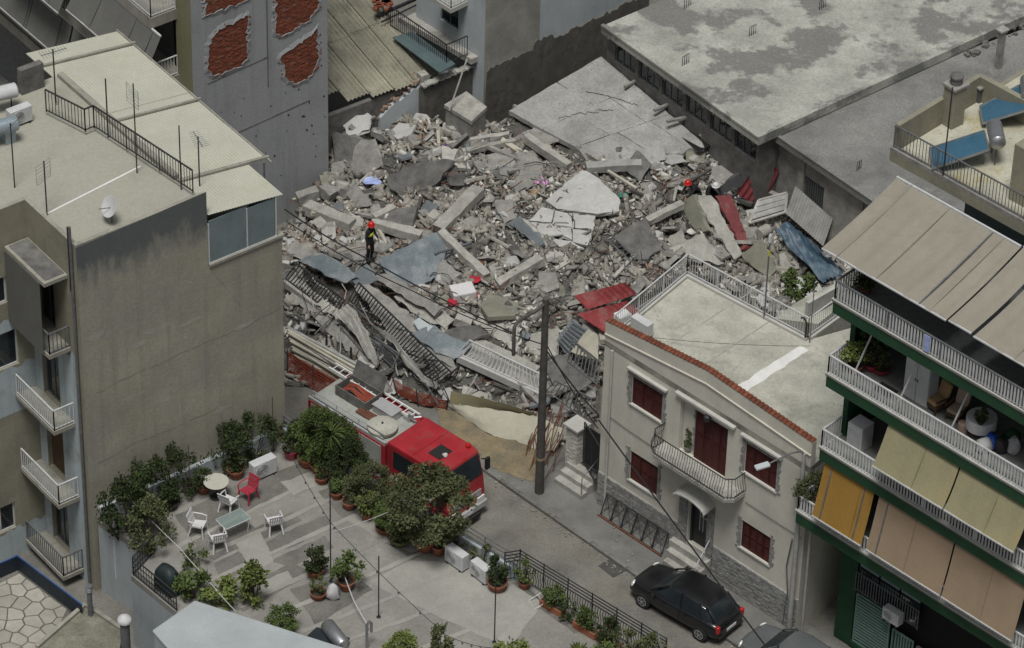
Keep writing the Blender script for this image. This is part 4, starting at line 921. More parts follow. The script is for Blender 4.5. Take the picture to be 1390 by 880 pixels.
def plant_parts(t, kind, seed, mt, sc_, base):
    key = (kind, seed, mt)
    if key not in FMESH:
        m, s_ = foliage(kind, seed); FMESH[key] = (m.mesh('foliage', mt), s_.mesh('stem', 'bark') if s_.v else None)
    fm, sm = FMESH[key]
    for nm, me in (('foliage', fm), ('stem', sm)):
        if me is None: continue
        o = bpy.data.objects.new(nm, me); COL.objects.link(o); o.parent = t; o.location = (0, 0, base); o.scale = sc_ if isinstance(sc_, tuple) else (sc_,) * 3
POTM = {}
def pot_mesh(mt):
    if mt not in POTM:
        m = MB().lathe((0, 0, 0), [(.62, 0), (.72, .1), (.95, .8), (1.08, .8), (1.1, 1.0), (.98, 1.0), (.95, .88)], 16); s_ = MB().lathe((0, 0, .86), [(.95, 0), (.95, .03), (.3, .06)], 12)
        POTM[mt] = (m.mesh('pot', mt, smooth=35), s_.mesh('soil', 'soil'))
    return POTM[mt]
def potted(px, py, label, kind='round', seed=1, mt='leaf_mid', sc_=.8, pr=.22, ph=.34, pot='terracotta', z=TZ, group='potted plants on the terrace', cat='potted plant'):
    t = thing('potted_plant', label, cat, P(px, py, z), random.uniform(0, 6.28), group, local=True)
    pm, sm = pot_mesh(pot)
    o = bpy.data.objects.new('pot', pm); COL.objects.link(o); o.parent = t; o.scale = (pr, pr, ph)
    s_ = bpy.data.objects.new('soil', sm); COL.objects.link(s_); s_.parent = o
    if kind: plant_parts(t, kind, seed, mt, sc_, ph * .88)
    return t
def shrub(px, py, label, kind, seed, mt, sc_, z=TZ, group='shrubs growing on the terrace', name='shrub', cat='shrub'):
    t = thing(name, label, cat, P(px, py, z), random.uniform(0, 6.28), group, local=True); plant_parts(t, kind, seed, mt, sc_, 0); return t
# along the blank wall: climbing shrubs in the planting bed
for k, (px, py, kd_, sd, mt_, sc_, lab) in enumerate((
    (175, 722, 'climb', 1, 'leaf_dark', (.95, .95, 1.3), 'dark climbing shrub at the end of the wall beside the white vent pipe'),
    (205, 738, 'climb', 2, 'leaf_olive', (.95, .95, 1.0), 'olive shrub with yellowed leaves beside the black corner railing'),
    (205, 690, 'climb', 3, 'leaf_dark', (.9, .9, 1.25), 'tall dark creeper trained up the blank wall'),
    (242, 668, 'climb', 4, 'leaf_dark', (.9, .9, 1.1), 'dark creeper on the blank wall behind the round table'),
    (318, 634, 'climb', 5, 'leaf_dark', (.9, .9, 1.05), 'dark creeper on the blank wall behind the air conditioner'),
    (348, 612, 'climb', 6, 'leaf_dark', (.8, .8, 1.05), 'dark creeper at the far corner of the terrace wall'),
    (190, 700, 'tall', 7, 'leaf_mid', (1.0, 1.0, 1.3), 'upright green shrub between the creepers and the vent pipe'))): shrub(px, py, lab, kd_, sd, mt_, sc_)
PT = [ # px, py of pot base, label, foliage, seed, leaf, scale, pot radius, pot height, pot colour
 (276, 668, 'terracotta pot with a dark shrub beside the round table', 'round', 1, 'leaf_dark', .75, .26, .36, 'terracotta'),
 (230, 690, 'low dark pot with a bushy plant by the planting wall', 'round', 2, 'leaf_dark', .8, .28, .25, 'soil'),
 (320, 648, 'round clay pot with a tall dark plant behind the red chair', 'tall', 3, 'leaf_dark', .9, .28, .4, 'terracotta'),
 (385, 598, 'small pot on the corner wall at the end of the terrace', 'sparse', 1, 'leaf_olive', .6, .17, .25, 'terracotta'),
 (395, 622, 'dark red pot with green shrub near the corner wall', 'round', 4, 'leaf_dark', .8, .24, .4, 'plastic_red'),
 (417, 632, 'large clay pot with a leafy green bush near the truck', 'round', 5, 'leaf_mid', 1.0, .32, .45, 'terracotta'),
 (437, 655, 'clay bowl with a small leafy plant, first of the pot row', 'sparse', 2, 'leaf_mid', .7, .24, .3, 'terracotta'),
 (457, 676, 'clay pot with a spindly green plant in the row of pots', 'round', 6, 'leaf_mid', .62, .22, .32, 'terracotta'),
 (474, 690, 'clay pot with an upright rosy plant in the row of pots', 'tall', 1, 'leaf_olive', .6, .24, .34, 'terracotta'),
 (499, 704, 'clay pot with a full bright green bush in the row of pots', 'round', 7, 'leaf_bright', .95, .22, .3, 'terracotta'),
 (522, 722, 'low pot overgrown by a spreading green plant', 'round', 8, 'leaf_mid', 1.1, .3, .28, 'terracotta'),
 (543, 738, 'mossy wide pot with a drooping plant', 'round', 9, 'leaf_olive', .95, .36, .3, 'leaf_olive'),
 (595, 752, 'plain brown pot of bare soil beside the air conditioners', None, 1, 'leaf_mid', .5, .24, .42, 'terracotta'),
 (675, 800, 'clay pot with a tall dark twiggy plant beside the street railing', 'tall', 4, 'leaf_dark', .9, .32, .34, 'terracotta'),
 (712, 798, 'small clay pot at the corner of the ornamental street railing', 'sparse', 5, 'leaf_mid', 1.0, .2, .3, 'terracotta'),
 (428, 782, 'boxy clay pot with a dark bush around the mast foot', 'round', 10, 'leaf_dark', 1.0, .28, .34, 'terracotta'),
 (470, 800, 'clay pot with the roundest dark bush beside the mast', 'round', 11, 'leaf_mid', 1.2, .26, .4, 'terracotta'),
 (432, 812, 'low square clay pot with a small bush before the mast', 'sparse', 6, 'leaf_mid', .7, .26, .28, 'terracotta'),
 (482, 668, 'grey bowl of small red flowers near the truck', 'sparse', 7, 'leaf_olive', .7, .24, .25, 'concrete_light'),
 (478, 640, 'pot with a grey green shrub squeezed by the pipe railing', 'round', 3, 'leaf_olive', .9, .22, .35, 'soil')]
for a in PT: potted(a[0], a[1], a[2], a[3], a[4], a[5], a[6], a[7], a[8], a[9])
# larger trees in pots
t = potted(577, 745, 'large small leaved tree in a clay pot beside the fire truck', 'huge', 1, 'leaf_olive', (2.45, 2.45, 2.15), .4, .5, 'terracotta', group='trees in pots')
MB().tube([(0, 0, .4), (.05, .02, 1.2), (-.05, 0, 1.9)], [.06, .045, .03], 7).build('trunk', 'bark', t)
for k in range(5):
    a = k * 1.3; MB().tube([(0, 0, 1.0), (math.cos(a) * .3, math.sin(a) * .3, 1.5), (math.cos(a) * .7, math.sin(a) * .7, 2.0)], [.03, .02, .01], 5).build('limb', 'bark', t)
potted(432, 640, 'tall leafy citrus like tree in a pot next to the spiky yucca', 'huge', 2, 'leaf_mid', (1.35, 1.35, 1.8), .3, .4, 'terracotta', group='trees in pots')
potted(452, 646, 'spiky yucca with long sword leaves in a pot', 'spiky', 3, 'leaf_mid', 1.6, .3, .4, 'terracotta', group='trees in pots')
potted(535, 728, 'mid green leafy shrub in front of the large potted tree', 'huge', 3, 'leaf_mid', (1.1, 1.1, .9), .3, .3, 'terracotta', group='trees in pots')
for px, py, kd_, sd, mt_, sc_, lab in ((500, 690, 'huge', 4, 'leaf_olive', (1.35, 1.35, 1.4), 'grey green shrub between the pot row and the pipe railing'), (470, 655, 'huge', 5, 'leaf_dark', (1.3, 1.3, 1.45), 'dark shrub hanging over the pipe railing beside the truck'), (455, 630, 'huge', 6, 'leaf_mid', (1.3, 1.3, 1.5), 'leafy shrub pressed against the railing behind the yucca'), (620, 742, 'sparse', 11, 'leaf_olive', (1.2, 1.2, .8), 'sparse creeper trailing along the low street parapet'), (405, 605, 'huge', 7, 'leaf_dark', (.7, .7, .8), 'dark shrub at the corner of the street parapet'), (655, 765, 'sparse', 12, 'leaf_olive', (1.2, 1.2, .8), 'thin creeper on the pipe railing beside the air conditioners')):
    shrub(px, py, lab, kd_, sd, mt_, sc_)
# front-left bed
for px, py, kd_, sd, mt_, sc_, lab in ((345, 822, 'tall', 8, 'leaf_bright', (1.3, 1.3, 1.45), 'tall bright green bush behind the white box roof'), (305, 822, 'round', 12, 'leaf_bright', (1.3, 1.3, 1.2), 'bright green bush between the grill and the tall bright bush'), (262, 812, 'round', 13, 'leaf_mid', (1.3, 1.3, 1.3), 'broad green bush covering the railing by the grill'),
                                   (385, 858, 'big', 4, 'leaf_mid', (.85, .85, .85), 'wide dark green bush at the corner of the white box roof'), (545, 905, 'big', 5, 'leaf_bright', (1.0, 1.0, 1.0), 'large bright bush rising beside the solar heater'), (597, 895, 'tall', 9, 'leaf_olive', (1.0, 1.0, 1.2), 'slim grey green bush next to the large bright bush'),
                                   (697, 905, 'round', 14, 'leaf_bright', (1.4, 1.4, 1.3), 'rounded bright green bush below the string light pole'), (640, 905, 'strap', 5, 'leaf_mid', .9, 'tuft of strap leaves at the edge of the terrace floor'), (262, 770, 'sparse', 9, 'leaf_mid', (1.1, 1.1, 1.1), 'straggly green plant behind the covered grill')):
    shrub(px, py, lab, kd_, sd, mt_, sc_)
# planter boxes inside the street railing
for k, (px, py, kd_, sd, mt_, sc_, bx, lab) in enumerate(((750, 828, 'round', 1, 'leaf_mid', .85, 1, 'first planter box of green shrubs from the railing corner'), (772, 842, 'sparse', 3, 'leaf_dark', .9, 0, 'second shrub from the railing corner'), (795, 858, 'round', 15, 'leaf_mid', .85, 1, 'second planter box of green shrubs from the railing corner'),
                                          (825, 875, 'round', 16, 'leaf_dark', .95, 1, 'third planter box with a dark shrub along the railing'), (850, 892, 'sparse', 8, 'leaf_olive', 1.2, 0, 'thin olive shrub near the dish by the railing'), (885, 905, 'round', 17, 'leaf_olive', 1.1, 1, 'planter box with a pale shrub under the white dish'), (785, 890, 'strap', 6, 'leaf_bright', .95, 0, 'yellow green strap leaved plant on the terrace'), (820, 905, 'round', 18, 'leaf_mid', 1.0, 0, 'green shrub beside the strap leaved plant'))):
    t = thing('planter' if bx else 'shrub', lab, 'planter' if bx else 'shrub', P(px, py, TZ), math.atan2(sed.y, sed.x), 'plants along the street railing', local=True)
    if bx:
        m = MB().box((0, 0, 0), .95, .28, .26); m.build('box', 'terracotta', t, bevel=.015); MB().box((0, 0, .262), .86, .2, .01).build('soil', 'soil', t)
    plant_parts(t, kd_, sd, mt_, sc_, .26 if bx else 0)
# ------------------------------------------------------------ terrace furniture
def chair(px, py, rz, label, mt='plastic_white', z=TZ, group='white plastic terrace chairs', seatm=None):
    t = thing('garden_chair', label, 'chair', P(px, py, z), rz, group, local=True)
    m = MB(); m.prism([Vector(p) for p in ((-.23, -.22, .41), (.23, -.22, .41), (.2, .2, .38), (-.2, .2, .38))], .03); m.build('seat', seatm or mt, t, bevel=.012)
    m = MB()
    for i in range(6): x = -.2 + i * .08; m.hexa((x - .025, .2, .42), (.05, 0, 0), (0, .12, .42), (0, .025, -.005))
    m.hexa((-.24, .31, .80), (.48, 0, 0), (0, .02, .08), (0, .03, -.005)); m.hexa((-.23, .21, .44), (.46, 0, 0), (0, .012, .05), (0, .03, -.005)); m.hexa((-.23, .25, .60), (.46, 0, 0), (0, .012, .05), (0, .03, -.005)); m.build('backrest', mt, t)
    for s_ in (-1, 1):
        MB().bar((s_ * .22, -.2, .41), (s_ * .26, -.25, 0), .05, .04, up=Vector((0, 1, 0))).build('leg', mt, t); MB().bar((s_ * .2, .2, .4), (s_ * .25, .3, 0), .05, .04, up=Vector((0, 1, 0))).build('leg', mt, t)
        MB().tube([(s_ * .25, -.2, .41), (s_ * .28, -.2, .62), (s_ * .28, .0, .65), (s_ * .25, .28, .66)], .024, 6).build('armrest', mt, t)
    return t
chair(311, 692, math.radians(150), 'white slatted chair turned away from the glass table beside the round table')
chair(270, 724, math.radians(75), 'white chair with a square patterned back at the wall side of the glass table')
chair(296, 744, math.radians(200), 'white chair standing behind the near corner of the glass table', mt='plastic_white')
chair(372, 720, math.radians(-160), 'white chair standing alone facing away on the dark patch')
chair(337, 678, math.radians(-40), 'red plastic armchair beside the air conditioner', mt='plastic_red', group=None)
t = thing('round_table', 'small round beige table among the plant pots', 'table', P(294, 675, TZ), 0, local=True); MB().lathe((0, 0, .68), [(.42, 0), (.44, .02), (.44, .04), (.41, .05)], 24).build('tabletop', 'canopy_yellow', t)
MB().lathe((0, 0, 0), [(.24, 0), (.22, .03), (.03, .06), (.03, .68)], 10).build('pedestal', 'iron', t)
t = thing('glass_table', 'rectangular glass topped garden table between the white chairs', 'table', P(317, 722, TZ), math.atan2(W.y, W.x), local=True); MB().box((0, 0, .58), 1.0, .62, .015).build('tabletop', 'glass_top', t)
m = MB()
for s_ in (-1, 1): m.bar((-.5, s_ * .31, .57), (.5, s_ * .31, .57), .03, .03); m.bar((s_ * .5, -.295, .57), (s_ * .5, .295, .57), .03, .03)
m.build('rim', 'plastic_white', t, kind='stuff')
for sx in (-1, 1):
    for sy in (-1, 1): MB().tube([(sx * .47, sy * .28, .57), (sx * .42, sy * .24, 0)], .016, 6).build('leg', 'plastic_white', t)
rw = math.atan2(W.y, W.x)
ac_unit(P(357, 646, TZ), rw + .0, 'air conditioner unit beside the red chair on the terrace', .95, .66, .34)
ac_unit(P(620, 768, TZ), -.78, 'left of two air conditioner units beside the street parapet', .85, .62, .34)
ac_unit(P(653, 786, TZ), -.84, 'right of two air conditioner units next to the twiggy pot', .78, .58, .32)
# covered grill
t = thing('covered_grill', 'barbecue grill under a dark cover inside the corner railing', 'grill', P(228, 800, TZ), math.atan2(sed.y, sed.x), local=True); m = MB()
prof_ = [(.5, .3, 0), (.48, .29, .5), (.44, .27, .75), (.3, .18, .95), (.1, .05, 1.0)]; n_ = 14; 
for a, b, h_ in prof_:
    for j in range(n_): q_ = 2 * math.pi * j / n_; k_ = 1 + .05 * math.sin(5 * q_); m.v.append((a * k_ * math.copysign(abs(math.cos(q_)) ** .6, math.cos(q_)), b * k_ * math.copysign(abs(math.sin(q_)) ** .6, math.sin(q_)), h_))
for k in range(len(prof_) - 1):
    for j in range(n_): m.f.append((k * n_ + j, k * n_ + (j + 1) % n_, (k + 1) * n_ + (j + 1) % n_, (k + 1) * n_ + j))
m.f.append(tuple(range((len(prof_) - 1) * n_, len(prof_) * n_))); m.build('cover', 'tarp_dark', t, smooth=50); MB().box((0, 0, .0), .8, .4, .1).build('base', 'iron', t)
# white bent vent pipe, its neighbours
b_ = P(158, 770, 1.5); m = MB(); tp2 = 3.9; m.tube([Vector((b_.x, b_.y, 1.0)), Vector((b_.x, b_.y, tp2)), Vector((b_.x, b_.y, tp2 + .15)) + U * .06, Vector((b_.x, b_.y, tp2 + .2)) + U * .16], .075, 10); tag(m.build('vent_pipe', 'white_metal', smooth=50), 'white plastic vent pipe bent over at the top beside the creepers', 'pipe')
# string lights and poles
def pole(px, py, h_, label, z=TZ, r_=.025, mt='iron'):
    b = P(px, py, z); t = thing('thin_pole', label, 'pole', b, 0, 'thin poles on the terrace', local=True); MB().tube([(0, 0, 0), (0, 0, h_)], r_, 6).build('shaft', mt, t); MB().lathe((0, 0, 0), [(.08, 0), (.08, .02), (.03, .03)], 8).build('foot', mt, t); return b + Z * h_
pA = pole(449, 790, 5.3, 'tallest thin pole rising between the two dark bushes'); pB = pole(514, 838, 2.7, 'short thin pole on the pale part of the terrace'); pC = pole(671, 872, 3.3, 'thin pole carrying the lower end of the string lights')
for k, (px, py, h_, lab) in enumerate(((258, 668, 2.1, 'bamboo stake in the planting bed behind the round table'), (304, 645, 2.3, 'bamboo stake in the planting bed behind the red chair'), (371, 612, 2.4, 'bamboo stake at the far corner of the planting bed'))): pole(px, py, h_, lab, r_=.018, mt='bark')
def cable(pts, r_, sag, label, mt='string_wire', cat='cable', bulbs=0, name='cable', group=None):
    t = thing(name, label, cat, pts[0], 0, group); m = MB(); path_ = []
    for p, q in zip(pts, pts[1:]):
        for i in range(14): f = i / 14; path_.append(lerp(p, q, f) - Z * sag * 4 * f * (1 - f))
    path_.append(pts[-1]); m.tube(path_, r_, 5); m.build('wire', mt, t)
    for k in range(bulbs):
        f = (k + .5) / bulbs * (len(path_) - 1); i = int(f); c = lerp(path_[i], path_[min(i + 1, len(path_) - 1)], f - i); b = MB(); b.lathe(c - Z * .12, [(.015, .12), (.03, .08), (.035, .03), (.01, 0)], 6); b.build('bulb', 'iron_grey', t)
    return t
cable([P(385, 598, TZ + 2.0), P(449, 710, TZ + 2.0), P(605, 862, TZ + .9), P(671, 880, TZ + .4)], .012, .12, 'dark string of light bulbs swagged across the terrace', bulbs=16, name='string_lights', cat='string lights')
cable([pA - Z * 3.1, P(560, 680, TZ + 1.2), P(600, 650, TZ + 1.2)], .012, .1, 'pale cord stretched from the tallest pole towards the potted tree', mt='white_cloth')
cable([P(160, 660, 4.05), P(245, 745, TZ + .9), P(275, 778, TZ + .8), P(320, 830, TZ + .9)], .014, .05, 'white cord running from the vent pipe past the grill', mt='white_cloth')
cable([P(460, 760, TZ + .8), P(480, 815, TZ + .4), P(500, 850, TZ + .3)], .018, .03, 'white hose hanging from the bush beside the mast', mt='white_cloth')
m = MB(); m.lathe(P(895, 866, TZ + 1.45) - Z * .3, [(.02, 0), (.25, .03), (.42, .1), (.43, .1), (.25, .045), (.02, .02)], 20, Vector((.85, .1, .3))); t = tag(m.build('satellite_dish', 'plastic_white', smooth=40), 'white satellite dish at the end of the street railing', 'satellite dish'); 
dp = P(895, 866, TZ + 1.45) - Z * .3; MB().tube([dp + Vector((.02, 0, 0)), Vector((dp.x + .02, dp.y, TZ))], .02, 6).build('stand', 'iron', t)
t = thing('folding_rack', 'small white folding rack lying by the planter boxes', 'rack', P(740, 822, TZ)); m = MB(); a_, b_ = P(718, 815, TZ + .03), P(742, 800, TZ + .3)
m.tube([a_, b_, P(748, 812, TZ + .3), P(726, 828, TZ + .03), a_], .014, 5); m.tube([lerp(a_, b_, .5), lerp(P(726, 828, TZ + .03), P(748, 812, TZ + .3), .5)], .012, 5); m.build('frame', 'plastic_white', t, kind='stuff')
m = MB(); bsk = P(452, 812, TZ); rs = random.Random(8); n_ = 12
for k, (r_, h_) in enumerate(((.15, 0), (.24, .15), (.22, .4), (.12, .55), (.05, .62))):
    for j in range(n_): a = 6.283 * j / n_; q_ = r_ * rs.uniform(.75, 1.15); m.v.append((bsk.x + q_ * math.cos(a), bsk.y + q_ * math.sin(a), bsk.z + h_))
for k in range(4):
    for j in range(n_): m.f.append((k * n_ + j, k * n_ + (j + 1) % n_, (k + 1) * n_ + (j + 1) % n_, (k + 1) * n_ + j))
m.f.append(tuple(range(4 * n_, 5 * n_))); tag(m.build('plastic_bag', 'white_cloth', smooth=60), 'crumpled white bag between the two dark bushes', 'bag')
# solar heater at the bottom edge
t = thing('solar_heater', 'solar water heater with a steel tank and dark panel at the bottom edge', 'water heater', P(440, 905, TZ)); c = P(455, 862, TZ + 1.35)
m = MB(); ax = (P(440, 845, TZ + 1.35) - P(472, 885, TZ + 1.35)).normalized(); m.lathe(c - ax * .62, [(.05, -.04), (.2, 0), (.25, .06), (.25, 1.15), (.2, 1.22), (.05, 1.26)], 18, ax); m.build('tank', 'steel', t, smooth=40)
p1, p2 = P(395, 885, TZ + .9), P(430, 853, TZ + 1.2); dn_ = P(440, 900, TZ + .9) - p1; m = MB(); m.prism([p1, p2, p2 + dn_, p1 + dn_], .06); m.build('panel', 'glass', t)
m = MB(); m.tube([p1, p2, p2 + dn_], .025, 6); m.build('panel_frame', 'steel', t)
for q_ in (c - ax * .4, c + ax * .4): MB().bar(Vector((q_.x, q_.y, TZ)), q_ - Z * .2, .04, .04).build('leg', 'steel', t)
m = MB(); b_ = P(498, 880, TZ); m.tube([b_, b_ + Z * 1.0, b_ + Z * 1.15 + V * .1, b_ + Z * 1.0 + V * .2, b_ + V * .2 + Z * .6], .05, 8); tag(m.build('vent_hood', 'steel', smooth=50), 'curved steel vent beside the solar heater', 'vent')
# ------------------------------------------------------------ lower left: flagstone roof, blue fence, weathered slab, chimneys
mat('flag', (.34, .325, .28), .9, .15, 2, .3, 15, rnd=.14)
mat('flag_joint', (.13, .125, .11), .95, .2, 3, .3, 20)
mat('fence_blue', (.012, .02, .032), .6, .2, 2, .1, 20)
mat('mossy_slab', (.17, .17, .13), .95, .35, 1.2, .5, 12, stain=(.26, .25, .2), stain_amt=.5, stain_scale=1.6)
mat('rail_blue', (.03, .09, .26), .6, .2, 2, 0)
FZ = 2.6; fb = thing('flagstone_roof_building', 'low building with a crazy paved flagstone roof terrace', 'building', P(40, 830, 0))
fp = [P(*p, FZ) for p in ((-40, 812), (27, 778), (100, 832), (75, 860), (40, 930), (-60, 930))]
m = MB(); m.prism([Vector((p.x, p.y, 0)) for p in fp], FZ - .03); flo = m.build('block', 'flag_joint', fb)
def clip(poly, p, n_):
    out = []
    for a, b in zip(poly, poly[1:] + poly[:1]):
        da, db = (a - p).dot(n_), (b - p).dot(n_)
        if da <= 0: out.append(a)
        if da * db < 0: out.append(a + (b - a) * (da / (da - db)))
    return out
rs = random.Random(4); sites = []; bbx = (min(p.x for p in fp), max(p.x for p in fp), min(p.y for p in fp), max(p.y for p in fp))
tries = 0
while tries < 1500:
    tries += 1; c = Vector((rs.uniform(bbx[0], bbx[1]), rs.uniform(bbx[2], bbx[3]), 0))
    if all((c - q_).length > .42 for q_ in sites): sites.append(c)
fl2 = [Vector((p.x, p.y, 0)) for p in fp]
area = sum(a.x * b.y - b.x * a.y for a, b in zip(fl2, fl2[1:] + fl2[:1]))
if area < 0: fl2.reverse()
for c in sites:
    cell = [c + Vector((x, y, 0)) for x, y in ((-1, -1), (1, -1), (1, 1), (-1, 1))]
    for q_ in sites:
        if q_ is not c and (q_ - c).length < 2: cell = clip(cell, (c + q_) / 2, (q_ - c))
        if not cell: break
    for a, b in zip(fl2, fl2[1:] + fl2[:1]):
        if cell: d = b - a; cell = clip(cell, a, Vector((d.y, -d.x, 0)))
    if len(cell) < 3: continue
    cc = sum(cell, Vector()) / len(cell); cell = [cc + (p - cc) * .91 + Z * (FZ - .03) for p in cell]
    m = MB(); m.prism(cell, .03 + rs.uniform(-.006, .006)); m.build('flagstone', 'flag', flo)
m = MB(); e_ = [P(*p, FZ) for p in ((27, 776), (101, 832))]; m.bar(e_[0] + Z * .06, e_[1] + Z * .06, .16, .12); m.build('roof_kerb', 'slab_edge', fb)
fpts = [P(*p, FZ + .12) for p in ((-20, 795), (25, 775), (113, 842))]; fe = thing('blue_fence', 'bright blue sheet metal fence on the edge of the flagstone roof', 'fence', fpts[1])
for p, q in zip(fpts, fpts[1:]):
    k = max(1, round((q - p).length / .9)); 
    for i in range(k): a, b = lerp(p, q, i / k), lerp(p, q, (i + .985) / k); m = MB(); x = (b - a).cross(Z).normalized() * .02; m.hexa(a + Z * .05, b - a, x, Z * .6); m.build('panel', 'fence_blue', fe)
    m = MB(); m.bar(p + Z * .68, q + Z * .68, .035, .035); m.build('top_rail', 'rail_blue', fe)
ws = thing('weathered_roof_slab', 'mossy weathered concrete roof slab beside the flagstone roof', 'roof', P(120, 870, 0)); sp = [P(*p, 3.0) for p in ((50, 880), (116, 822), (166, 856), (160, 900), (60, 930))]
m = MB(); m.prism([Vector((p.x, p.y, 0)) for p in sp], 2.9); m.build('wall', 'concrete_dark', ws); m = MB(); m.prism([Vector((p.x, p.y, 2.901)) for p in sp], .1); m.build('slab', 'mossy_slab', ws)
m = MB(); m.bar(sp[0] + Z * .06, sp[1] + Z * .06, .14, .12); m.bar(sp[1] + Z * .059 - W * -.0 + U * .08, sp[2] + Z * .059, .14, .118); m.build('rim', 'slab_edge', ws, kind='stuff')
for px, py, h_, r_, lab in ((123, 835, 1.4, .11, 'ringed steel flue pipe behind the weathered slab'), (171, 880, 1.6, .2, 'domed grey ventilator between the weathered slab and white wall')):
    b_ = P(px, py, 3.0); t = thing('flue', lab, 'chimney', b_, 0, None, local=True); MB().lathe((0, 0, -1.5), [(r_ * .8, 0), (r_ * .8, 1.5 + h_ * .75)], 12).build('pipe', 'iron_grey', t, smooth=40)
    m = MB(); m.lathe((0, 0, h_ * .75), [(r_ * 1.2, 0), (r_ * 1.25, .06), (r_ * 1.1, .14), (r_ * .6, .22), (.02, .26)] if r_ > .15 else [(r_, 0), (r_ * 1.1, .05), (r_ * .9, .08), (r_ * 1.1, .13), (r_ * .9, .16), (r_ * 1.1, .22), (r_, .26)], 14); m.build('cap', 'steel' if r_ < .15 else 'white_metal', t, smooth=40)
# ------------------------------------------------------------ the collapse: mound, rubble, slabs, beams
mat('rubble_ground', (.10, .096, .086), .97, .4, 2.5, .9, 9, stain=(.06, .058, .052), stain_amt=.5, stain_scale=1.2, speck=(.17, .16, .14))
mat('rubble_grey', (.28, .265, .23), .95, .5, .9, .5, 14, stain=(.11, .106, .095), stain_amt=.5, stain_scale=1.1, speck=(.5, .475, .43))
mat('rubble_brick', (.30, .20, .15), .95, .4, 1.1, .4, 14, stain=(.32, .29, .25), stain_amt=.6, stain_scale=1.0, speck=(.3, .12, .07))
mat('rubble_pale', (.56, .55, .50), .95, .25, 1.5, .4, 14)
mat('plaster_white', (.44, .438, .42), .9, .2, 1.2, .3, 14, stain=(.38, .378, .365), stain_amt=.35, stain_scale=1.0)
mat('sheet_blue', (.15, .18, .195), .6, .3, 1.2, .25, 8, stain=(.3, .31, .31), stain_amt=.4, stain_scale=1.0)
mat('slab_blue', (.16, .178, .19), .9, .2, 1.2, .4, 12)
mat('slab_far', (.32, .315, .30), .93, .3, .6, .35, 12, stain=(.24, .237, .228), stain_amt=.45, stain_scale=.5, speck=(.2, .2, .19), rnd=.04)
mat('slab_green', (.21, .21, .165), .93, .2, 1.2, .4, 12)
mat('rust', (.15, .065, .04), .9, .35, 5, .3, 20)
mat('red_tin', (.15, .028, .03), .65, .3, 2.5, .2, 15, stain=(.22, .15, .135), stain_amt=.3, stain_scale=2)
mat('cloth_grey', (.36, .355, .325), .9, .2, 1.5, .3, 10, stain=(.22, .22, .2), stain_amt=.4, stain_scale=1.5)
mat('tarp_beige', (.42, .40, .32), .9, .12, 1.2, .2, 8, stain=(.3, .285, .22), stain_amt=.3, stain_scale=.8)
mat('mesh_orange', (.27, .06, .035), .7, .2, 3, .1, 20)
mat('blue_sheet', (.06, .10, .14), .45, .25, 1.0, .15, 5, stain=(.2, .25, .28), stain_amt=.35, stain_scale=.7)
mat('profile_cream', (.42, .40, .33), .7, .2, 1, .1, 15, rnd=.2)
mat('zinc', (.33, .33, .31), .7, .25, 2, .1, 15, streak=(.2, .2, .19), streak_amt=.4)
CTRL = [(400, 505, .15), (520, 540, .1), (640, 560, .1), (760, 585, .2), (400, 430, 1.0), (470, 470, .7), (500, 440, 1.2), (600, 480, 1.0), (720, 500, 1.0), (790, 480, 1.1), (400, 330, 1.6), (500, 355, 2.0), (600, 400, 1.9), (700, 430, 1.7), (790, 400, 1.5),
        (460, 270, 1.8), (560, 300, 2.0), (650, 320, 2.2), (760, 340, 2.1), (880, 350, 1.8), (450, 230, 1.5), (550, 220, 2.3), (650, 210, 2.4), (750, 250, 2.6), (850, 280, 2.4), (950, 300, 2.0), (480, 180, 1.9), (600, 180, 2.4), (700, 190, 2.3), (820, 150, 2.8), (860, 130, 3.2), (820, 100, 3.1), (900, 195, 3.0), (955, 195, 3.0), (1000, 230, 2.5), (1030, 240, 2.2), (1090, 290, 1.9), (950, 240, 2.5), (1050, 300, 1.4), (1100, 400, 1.2), (1000, 400, 1.0), (930, 360, 1.2), (1150, 360, 1.2),
        (380, 560, -.4), (480, 575, -.4), (600, 620, -.4), (700, 640, -.4), (300, 560, -.4), (800, 680, -.4), (640, 60, .8), (520, 100, 1.0), (830, 520, .3), (900, 460, .3)]
cp = np.array([tuple(P(*c)) for c in CTRL])
def hgt(x, y):
    x = np.asarray(x, float); y = np.asarray(y, float); d2 = (x[..., None] - cp[:, 0]) ** 2 + (y[..., None] - cp[:, 1]) ** 2 + .3
    wt = 1 / d2 ** 1.6; return (wt * cp[:, 2]).sum(-1) / wt.sum(-1)
PILE_PX = [(384, 320), (446, 240), (452, 165), (520, 160), (600, 165), (670, 170), (760, 120), (830, 85), (960, 180), (1040, 230), (1190, 330), (1150, 400), (1100, 445), (935, 365), (832, 432), (812, 520), (802, 590), (740, 606), (640, 566), (560, 536), (470, 530), (388, 520)]
def in_poly(x, y, poly):
    c = np.zeros(np.shape(x), bool); n_ = len(poly)
    for i in range(n_):
        (x1, y1), (x2, y2) = poly[i], poly[(i + 1) % n_]
        if y1 == y2: continue
        c ^= ((y1 > y) != (y2 > y)) & (x < (x2 - x1) * (y - y1) / (y2 - y1) + x1)
    return c
def PM(px, py, dz=0.0):
    z = 1.5
    for _ in range(25): p = P(px, py, z + dz); z = .5 * z + .5 * float(hgt(p.x, p.y))
    return P(px, py, z + dz)
pile = [tuple(PM(a, b).xy) for a, b in PILE_PX]
xs0, xs1 = min(p[0] for p in pile) - .5, max(p[0] for p in pile) + .5; ys0, ys1 = min(p[1] for p in pile) - .5, max(p[1] for p in pile) + .5
